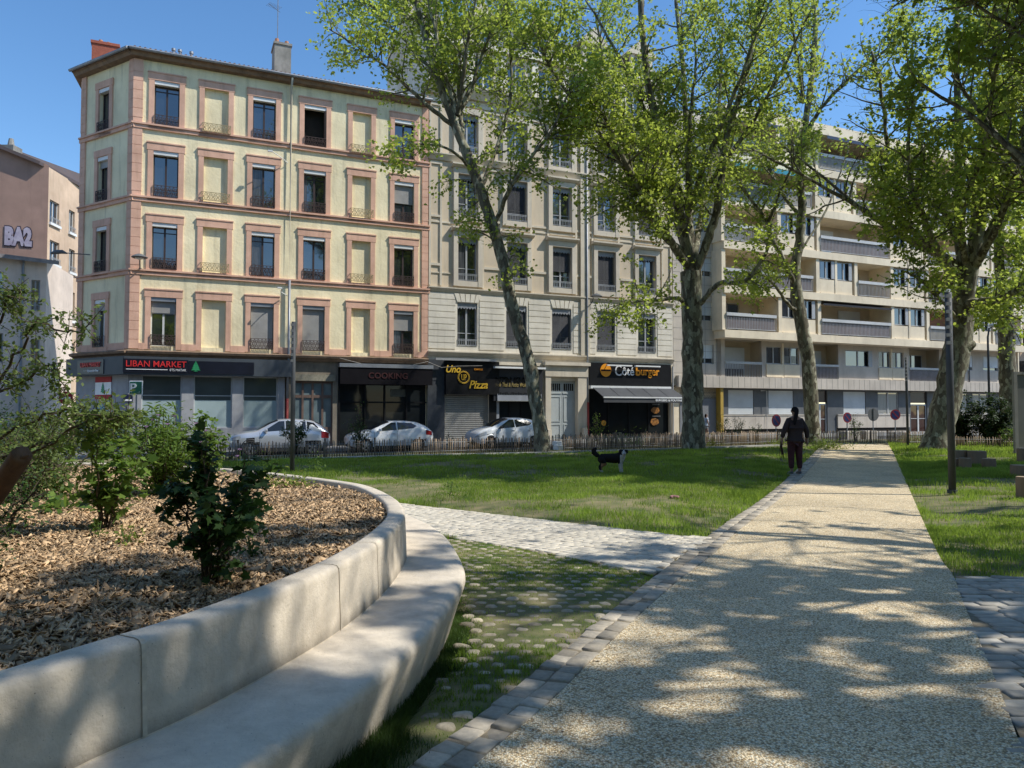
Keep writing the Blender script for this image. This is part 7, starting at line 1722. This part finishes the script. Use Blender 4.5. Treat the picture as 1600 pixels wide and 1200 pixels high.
# ---- T4: right of the path, leaning right
Y = 29.6; T = Tree('plane_tree', 'heavy plane tree with flaking bark leaning right, behind the nearest light column', G(1466,705)+(0,), TG, seed=12)
P, Rd = T.limb([LP(1463,714,Y),LP(1468,680,Y),LP(1478,630,Y),LP(1490,570,Y),LP(1500,520,Y),LP(1508,466,Y)], .53, .44, n_=18, flare=True)
T.tube(np.array([LP(1500,545,Y-.2),LP(1514,540,Y-.25),LP(1521,536,Y-.25)]), [.26,.22,.15], 10)
for pts, r0, r1, ns, L0 in (
    ([(1506,478,Y),(1518,410,Y-.3),(1528,360,Y-.5),(1534,255,Y-.6),(1550,150,Y-.6),(1560,20,Y-1),(1565,-80,Y-1)], .32,.11,38,2.2),
    ([(1502,470,Y),(1468,400,Y-.5),(1430,365,Y-1),(1405,340,Y-1.2),(1390,300,Y-1.4),(1384,210,Y-1.4),(1376,140,Y-1.5),(1362,80,Y-1.5)], .17,.045,36,1.8),
    ([(1508,470,Y),(1500,380,Y+.5),(1497,240,Y+1),(1495,100,Y+1.3),(1495,-50,Y+1.5)], .22,.08,32,2.2),
    ([(1508,476,Y),(1530,472,Y-1),(1565,466,Y-2),(1605,445,Y-3),(1660,430,Y-4)], .19,.08,28,1.7),
    ([(1500,440,Y),(1460,380,Y-2),(1440,330,Y-3),(1420,270,Y-4),(1425,150,Y-4.5)], .14,.04,34,1.9),
    ([(1515,430,Y),(1560,350,Y-2),(1590,250,Y-3),(1620,120,Y-4)], .17,.06,38,2.1),
    ([(1497,500,Y),(1470,470,Y-1.5),(1440,440,Y-2.5),(1415,425,Y-3)], .08,.025,20,1.4)):
    P, Rd = T.limb([LP(*p) for p in pts], r0, r1, n_=9); T.sub(P, Rd, ns, L0, .25, up=.15)
rlimbs(T, LP(1510,420,Y), 8, 10, .14, (30,75), 13, 2.3, az=[180,230,270,300,330,20,90,140])
tot += T.done(.13, thin=lambda C: ~((C[:,0]/C[:,1] < (1365-800)/1180) & ((C[:,2]-EYE)/C[:,1] > .28)) | (T.rg.random(len(C)) < .3))
# ---- T5 far right trunk
Y = 38; T = Tree('plane_tree', 'darker plane tree farther back at the right edge beside the glazed shelter', G(1578,692)+(0,), TG, seed=15)
P, Rd = T.limb([LP(1580,700,Y),LP(1577,640,Y),LP(1574,580,Y),LP(1572,520,Y),LP(1568,470,Y)], .42, .34, n_=12, flare=True)
for pts, r0, r1, ns, L0 in (([(1568,470,Y),(1560,380,Y),(1570,260,Y),(1565,120,Y)], .25,.1,26,2.3), ([(1568,480,Y),(1610,420,Y-1),(1640,300,Y-2)], .16,.06,22,2.2), ([(1570,500,Y),(1540,480,Y-1),(1510,470,Y-2)], .1,.03,16,1.6)):
    P, Rd = T.limb([LP(*p) for p in pts], r0, r1, n_=8); T.sub(P, Rd, ns, L0, .2, up=.1)
tot += T.done(.19)
# ---- trees right of the frame whose crowns reach in and shade the path
def side_tree(x, y, h, label, seed, n1, L_, az, elev=(35,70), sub=16, size=.17, thin=None, trunkh=4.5, r0=.34):
    global tot
    T = Tree('plane_tree', label, (x, y, 0), TG, seed=seed)
    P, Rd = T.limb([(x,y,-.1),(x+.1,y,1.6),(x,y+.1,3.2),(x-.1,y,trunkh)], r0+.04, r0-.04, n_=12, flare=True)
    rlimbs(T, (x-.1,y,trunkh-.2), n1, L_, .17, elev, sub, 2.3, az=az)
    P, Rd = T.limb([(x-.1,y,trunkh-.1),(x,y+.3,h*.6),(x-.3,y,h*.85)], .22, .08, n_=8); T.sub(P, Rd, 24, 2.3, .2)
    tot += T.done(size, thin=thin)
def shadow_xy(C):
    f = C[:,2]/math.tan(EL); return C[:,0]-f*math.cos(AZ), C[:,1]-f*math.sin(AZ)
def clump(x, y): return .30*vnoise(x+64, y*1.0+23.5, .85)+.34*vnoise(x+11, y+3, 1.9)+.36*vnoise(x+5, y, 4.2)
def gap1(C):    # clumped crown: leave holes that let sun patches through, and keep the sunlit opening of the path
    sx_, sy_ = shadow_xy(C)
    inp = ((sy_ > 10.4) & (sy_ < 15.4) & (sx_ > -9) & (sx_ < 2.8)) | ((sy_ > 12.0) & (sy_ < 15.2) & (sx_ < 8.5)) | ((sy_ > 6.3+.62*(sx_+2)) & (sx_ < .6) & (sx_ > -7) & (sy_ < 15.5))
    thr = np.clip(.405+.026*sy_, .485, .61); thr = np.where(sx_ < -1.3, .40, thr)
    keep = (clump(sx_, sy_) > thr) | (rng.random(len(C)) < .006)
    return np.where(inp, rng.random(len(C)) < .015, keep)
def thin1(C):
    sx_, sy_ = shadow_xy(C); vis = (C[:,0]/C[:,1] < .50) & ((C[:,2]-EYE)/C[:,1] < .57)
    inp = ((sy_ > 12.0) | ((sx_ < 2.8) & (sy_ > 10.4))) & (sy_ < 15.4) & (sx_ < 9)
    return ~vis & (~inp | (rng.random(len(C)) < .02)) & ((clump(C[:,0]+C[:,2], C[:,1]+C[:,2]) > .57) | ((C[:,2]-EYE)/C[:,1] > .57))
side_tree(18.6, 21.0, 17, 'tall plane tree outside the right edge with branches reaching into the top right', 22, 14, 10.5, [150,170,190,210,230,100,60,20,300,250,180,200,160,220], (46,74), 17, thin=thin1)
T = Tree('plane_tree', 'tall plane tree right of the frame whose high crown shades the middle lawn', (20.5, 18.5, 0), TG, seed=27)
P, Rd = T.limb([(20.5,18.5,-.1),(20.4,18.6,3),(20,18.7,6),(19.4,18.8,9)], .36, .28, n_=10, flare=True)
for e_ in ((8,19.5,16.5),(6,21.5,17.5),(9,17.8,15),(11,22.5,17),(13,18.5,15.5),(4.5,20.5,17.5),(14,21,18),(10,20,18.5),(16,22,16),(18,19,14),(19,23,17),(22,20,15),(15,24,17.5),(9,24,18),(21,17.5,13),(12,17.3,14.5),(17,17.5,13.5),(7,23.5,18),(24,22,15),(6,18.5,15.5),(10,16,13.5),(15,16,13.5),(20,16,13),(5,21,17.5),(3,19,17),(12,20,16),(16,19,16),(9,21.5,17.5),(25,18,14),(23,16.5,13)):
    m_ = np.array([19.4,18.8,9])*.45+np.array(e_)*.55+np.array([0,0,.8]); P, Rd = T.limb([(19.4,18.8,8.8), tuple(m_), e_], .13, .03, n_=7); T.sub(P, Rd, 26, 2.5, .35, leafn=18)
tot += T.done(.21, thin=lambda C: (C[:,2]-EYE)/C[:,1] > .56)
side_tree(12.5, 5.6, 14, 'plane tree outside the right edge near the viewer', 31, 12, 8.5, [150,175,200,225,120,60,0,300,260,185,165,210], (35,65), 17, thin=gap1)
side_tree(9.5, -2.5, 15, 'plane tree behind the viewer to the right', 33, 15, 9, [90,105,130,150,170,200,60,20,300,240,120,100,140,160,115], (30,70), 18, thin=gap1)
for i_, (bx_, by_, lb_) in enumerate(((-4,-11,'unseen plane tree added behind the viewer to cut skylight'),(5,-14,'second unseen plane tree added behind the viewer to cut skylight'),(-13,-4,'unseen plane tree added behind the viewer at left to cut skylight'),(-17,4.5,'unseen plane tree added outside the left edge to cut skylight'),(-10,-18,'far unseen plane tree added behind the viewer at left to cut skylight'),(15,-13,'unseen plane tree added far behind the viewer at right to cut skylight'))):  # unseen trees added round the viewer to hold back skylight
    T = Tree('plane_tree', lb_, (bx_, by_, 0), TG, seed=70+i_)
    P, Rd = T.limb([(bx_,by_,-.1),(bx_+.2,by_,2.2),(bx_,by_+.2,5)], .38, .3, n_=8, flare=True)
    rlimbs(T, (bx_,by_+.2,4.8), 10, 8, .14, (25,75), 7, 2.6, az=[0,36,72,108,144,180,216,252,288,324], leafn=5)
    tot += T.done(.36)
print('plane leaves', tot)

# ================================================================== shrubs
def shrub(name, label, x, y, z, h, w_, nst, leafn, size, mat, kind, seed, lean=.5, rst=.008, lo=.3, group=None, bmat=None, twig=.5, up=.5, spread=.03, cat='shrub', droop=.6, subn=6):
    T = Tree(name, label, (x, y, z), group, cat, seed); C = []
    for k in range(nst):
        a = T.rg.uniform(0, 2*math.pi); rr = T.rg.random()**.6; ex_, ey_ = math.cos(a)*rr*w_/2, math.sin(a)*rr*w_/2; hh = h*T.rg.uniform(.75, 1.05)*(1-.3*rr**2)
        pts = [(x+ex_*.12, y+ey_*.12, z), (x+ex_*.3, y+ey_*.3, z+hh*.33), (x+ex_*.65, y+ey_*.65, z+hh*.68), (x+ex_, y+ey_, z+hh)]
        P = catmull(pts, 4)+T.rg.normal(0, .012*h, (13,3)); P[0] = pts[0]; Rd = np.linspace(rst, rst*.3, 13); T.tube(P, Rd, 5)
        for _ in range(subn):
            t = lo+(1-lo)*T.rg.random(); p, r, tg = interp(P, Rd, t); d = T.rg.normal(0,1,3); d[2] += .4; d /= np.linalg.norm(d); L_ = twig*w_*.5*T.rg.uniform(.5,1.2)
            q = np.array([p, p+d*L_*.5, p+d*L_+np.array([0,0,-.08*L_])]); T.tube(q, [r*.6, r*.4, r*.2], 3)
            m_ = leafn; tt = T.rg.random(m_); C.append(q[0]*(1-tt)[:,None]+q[2]*tt[:,None]+T.rg.normal(0, spread, (m_,3)))
    V = np.concatenate(T.tv)-T.b; Fq = np.concatenate(T.tf); np_mesh('stems', V, np.full(len(Fq),4), Fq.ravel(), bmat or barkd, T.t, smooth=True)
    C = np.concatenate(C); C[:,2] = np.maximum(C[:,2], z+.02); C = C-T.b; out = C/(np.linalg.norm(C, axis=1)[:,None]+1e-6)
    leaves('foliage', C, size, mat, T.t, kind, up=up, out=out*.6, droop=droop); return T.t
def at_mulch(px, py): return G(px, py, .67)
x, y = at_mulch(330, 912); shrub('shrub', 'dark green shrub with broad lobed leaves, nearest to the bench in the mulch bed', x, y, .66, .74, .62, 13, 15, .054, bush_dark, 'maple', 41, twig=.42, up=.6, spread=.025)
x, y = at_mulch(160, 828); shrub('shrub', 'sunlit shrub with broad lobed leaves and bare lower stems left of the dark shrub', x, y, .66, .92, .78, 9, 9, .075, bush_mid, 'maple', 42, twig=.42, lo=.28, up=.6, spread=.03)
x, y = at_mulch(255, 772); shrub('flowering_shrub', 'dense bushy plant with narrow leaves and small violet flower heads', x, y, .66, .98, 1.05, 26, 26, .075, bush_mid, 'lance', 43, twig=.36, lo=.15, spread=.05)
x, y = at_mulch(330, 762); shrub('flowering_shrub', 'smaller dark plant with pink buds behind the dark broad leaved shrub', x+.05, y-.2, .66, .80, .62, 12, 16, .06, bush_mid, 'oval', 44, twig=.4, lo=.3)
# violet flower heads
fl = M('violet_petal', (.30,.20,.42), (.42,.28,.42), scale=30, rough=.8)
for i, (px, py, Yf) in enumerate(((248,648,7.7),(272,649,7.8),(229,666,7.6),(306,661,7.9),(322,672,8.0),(375,702,8.0),(371,712,8.0),(312,690,7.7),(262,662,7.6),(238,655,7.9))):
    p = D(px, py, Yf); t = empty('flower', tuple(p-Vector((0,0,.10))), 0, 'small violet flower head on the plants of the mulch bed', 'flower', 'violet flower heads in the mulch bed')
    mb = MB(); mb.tube([(0,0,-.12),(0,0,.08)], .004, 5); mb.build('stem', M('green_stem', (.08,.14,.03)), t)
    mb = MB()
    for k in range(12):
        a = k*2*math.pi/12; r_ = .02; mb.add([(0,0,.085),(r_*math.cos(a-.2),r_*math.sin(a-.2),.10),(1.4*r_*math.cos(a),1.4*r_*math.sin(a),.108),(r_*math.cos(a+.2),r_*math.sin(a+.2),.10)], [(0,1,2,3)])
    mb.build('petals', fl, t)
    if i > 0: pass
# airy fine-leaved shrubs on the far left
def airy(label, x, y, z, h, w_, nst, seed, leafn=30, size=.028, mat=None, sp=.07, twig=.42):
    return shrub('airy_shrub', label, x, y, z, h, w_, nst, leafn, size, mat or bush_fine, 'oval', seed, rst=.014, lo=.25, twig=twig, spread=sp, subn=13)
airy('wide airy shrub with tiny leaves filling the left edge behind the stake', -4.15, 5.2, .64, .92, 2.1, 26, 51)
airy('upright thin shrub with sparse twigs rising above the others at the left edge', -4.5, 5.6, .64, 1.75, 1.8, 11, 52, 16)
airy('dark airy shrub close to the left edge low over the mulch', -2.85, 3.9, .62, .78, .95, 13, 53, 22, .022, bush_dark, .05)
airy('fine leaved shrub reaching right across the grocery windows', -4.9, 7.6, .64, .80, 1.8, 22, 54, 28)
# long arching sprigs
T = Tree('arching_branch_shrub', 'shrub with long arching leafy sprigs crossing in front of the grocery sign', (-4.9, 6.2, .6), None, 'shrub', 55)
for pts in ([(-30,640,6.2),(20,560,6.0),(60,500,5.8),(110,520,5.6),(150,505,5.5)], [(-20,700,6.2),(60,650,5.8),(120,640,5.6),(150,655,5.5)], [(-20,720,6),(80,690,5.6),(150,655,5.4),(185,655,5.3),(208,650,5.3)], [(-30,600,6.2),(0,500,6.0),(20,455,5.9),(35,470,5.8)], [(-20,760,6),(60,700,5.5),(140,655,5.3),(185,650,5.2)], [(-40,620,6),(30,600,5.7),(75,570,5.6),(100,610,5.5)]):
    P, Rd = T.limb([tuple(D(*p)) for p in pts], .014, .004, n_=5)
    for _ in range(34):
        t = .2+.8*T.rg.random(); p, r, tg = interp(P, Rd, t); d = T.rg.normal(0,1,3); d /= np.linalg.norm(d); q = np.array([p, p+d*.09, p+d*.17]); T.tube(q, [.004,.003,.002], 3)
        tt = T.rg.random(15); T.lc.append(q[0]*(1-tt)[:,None]+q[2]*tt[:,None]+T.rg.normal(0,.022,(15,3)))
T.done(.036, bush_fine, 'oval', barkd, up=.4)
# tufts and weeds in the mulch and the lawn
def tuft(px, py, z, r, n_, size, mat, label, kind='oval', hh=.12, cat='weed', nm='weed_plant'):
    x, y = G(px, py, z); t = empty(nm, (x, y, z), 0, label, cat)
    C = np.stack([rng.normal(0, r, n_), rng.normal(0, r, n_), np.abs(rng.normal(0, hh*.6, n_))+.01], 1); leaves('foliage', C, size, mat, t, kind, up=.5)
    mb = MB()
    for k in range(5): a = rng.random()*6.28; mb.tube([(0,0,-.02),(math.cos(a)*r*.8, math.sin(a)*r*.8, hh)], .003, 4)
    mb.build('stem', MATS.get('green_stem') or M('green_stem', (.08,.14,.03)), t)
tuft(452, 762, .66, .16, 220, .045, bush_yel, 'bright yellow green seedlings near the far edge of the mulch bed'); tuft(416, 756, .66, .06, 60, .04, bush_yel, 'tiny yellow green seedling left of the brighter patch')
tuft(198, 852, .66, .05, 70, .03, bush_yel, 'small light green weed in the middle of the mulch'); tuft(152, 842, .66, .03, 40, .025, bush_mid, 'tiny dark weed at the foot of the lobed shrub'); tuft(395, 868, .66, .06, 60, .04, bush_dark, 'dark weed right of the dark shrub')
tuft(95, 800, .66, .18, 60, .11, bush_mid, 'clump of broad dark leaves low under the left shrubs', 'oval'); tuft(90, 775, .68, .12, 70, .16, bush_mid, 'clump of upright sword shaped leaves under the left shrubs', 'lance', .2)
tuft(412, 735, .1, .16, 160, .05, bush_mid, 'leafy green weed just beyond the bench wall left of the light column', hh=.35); tuft(492, 738, .08, .13, 150, .05, bush_mid, 'leafy green weed beyond the bench wall right of the light column', hh=.3)
tuft(703, 775, .08, .07, 70, .04, bush_mid, 'small upright weed on the lawn beside the pale paved path', hh=.25)
# weeds at T3's foot, verge plants
for i, (px, py, rr_, nn_, hh_, mt, lb) in enumerate(((1300,703,.5,700,.35,bush_yel,'bright green weeds growing at the foot of the tree behind the woman'),(1222,697,.35,300,.3,bush_yel,'bright weeds at the fence left of the woman'),(1110,699,.3,220,.3,bush_yel,'bright weeds at the fence right of the thickest trunk'),
    (960,696,.5,500,.45,bush_mid,'grassy green clump between the fences in front of the burger restaurant'),(1000,695,.3,300,.4,bush_mid,'narrow grassy clump right of the larger one between the fences'),
    (1290,700,.3,300,.3,bush_mid,'green weeds between the woman and the tree foot'),(1432,690,.6,500,.3,bush_yel,'sunlit weeds behind the fence right of the path end'),(1560,700,.5,400,.35,bush_yel,'sunlit weeds at the right hand fence under the laurels'))):
    x, y = G(px, py, .0); t = empty('weed_clump', (x, y+.4, 0), 0, lb, 'weeds', 'weeds along the fences'); C = np.stack([rng.normal(0,rr_,nn_), rng.normal(0,.2,nn_), np.abs(rng.normal(0,hh_*.55,nn_))], 1); leaves('foliage', C, .11, mt, t, 'lance', up=.2)
def bushv(px, py, Y, h, w_, seed, label, mat, nst=10, leafn=16, size=.09, z=0., kind='oval', nm='bush', subn=6):
    b0 = D(px, 640, Y); return shrub(nm, label, b0.x, Y, z, h, w_, nst, leafn, size, mat, kind, seed, rst=.02, lo=.25, twig=.45, spread=.06, cat='bush', subn=subn)
bushv(460, 690, 29.2, 1.15, 1.15, 61, 'dark round bush in front of the silver crossover', bush_dark, 14, 22, .07); bushv(561, 690, 29.8, 1.2, 1.1, 62, 'sparse bush in front of the bonnet of the white hatchback', bush_dark, 9, 12, .07)
bushv(560, 640, 29.8, 2.1, .5, 63, 'thin young shrub standing up before the black restaurant', bush_dark, 4, 7, .06, subn=8); bushv(703, 690, 31, .8, .4, 64, 'small thin sapling before the roller shutter', bush_dark, 4, 6, .05)
bushv(935, 660, 35, 1.6, .9, 65, 'sparse tall plant between the fences before the burger restaurant', bush_mid, 7, 9, .07); bushv(1130, 660, 38, 1.5, .9, 66, 'loose thin plant right of the thickest trunk', bush_dark, 7, 9, .06); bushv(1152, 660, 38.4, 1.5, .8, 67, 'second loose thin plant farther right of the thickest trunk', bush_dark, 6, 9, .06)
bushv(1182, 670, 38.4, 1.0, .8, 68, 'low thin plant beside the pale down pipe', bush_dark, 6, 9, .06); bushv(1336, 660, 39.5, 1.5, .9, 69, 'pale thin plant between two round signs', bush_mid, 7, 9, .06)
bushv(1503, 660, 33.5, 1.75, 1.9, 71, 'dark dense laurel bush right of the nearest light column', laurel, 20, 40, .11); bushv(1549, 660, 33, 2.35, 2.5, 72, 'large glossy laurel bush beside the glazed shelter', laurel, 26, 46, .11)
bushv(1600, 690, 30.5, 1.1, 1.5, 73, 'low leafy bush at the right edge in front of the shelter', bush_mid, 10, 20, .08)
# dark hedge line beyond the verge left, seen through the shrubs
bushv(40, 690, 26, 1.3, 5, 74, 'dark hedge beyond the planter at the far left', bush_dark, 26, 26, .1); bushv(165, 690, 27, 1.2, 3.5, 75, 'dark low hedge below the parking sign', bush_dark, 20, 24, .1)
# concrete planters by the sign
b0 = D(1333, 672, 42.5); t = empty('concrete_block', (b0.x, 42.5, -.25), FA, 'pair of low grey concrete blocks under the round signs', 'block', None); mb = MB(); mb.box(-.5,.55,0,.6,0,.7); mb.box(1.0,1.9,.0,.6,0,.7); mb.build('block', clad, t, bevel=.03)
# fallen leaf and litter on the bench seat
for (px, py, lb) in ((565,893,'brown fallen leaf lying on the bench seat'),(553,905,'dark curled leaf near the backrest on the bench seat')):
    x, y = G(px, py, .385); t = empty('fallen_leaf', (x, y, .388), 1.0, lb, 'leaf'); mb = MB(); mb.add([(-.03,0,0),(-.01,.012,.006),(.03,.004,.002),(.0,-.012,.007)], [(0,1,2,3)]); mb.build('blade', M('dry_leaf', (.20,.10,.05), (.12,.07,.04), scale=30), t)
for o in bpy.data.objects:
    if o.parent is None and o.type == 'MESH' and 'kind' not in o and 'label' not in o: print('UNTAGGED', o.name)
# parts that belong to the light
so['kind'] = 'structure' if False else 'light'
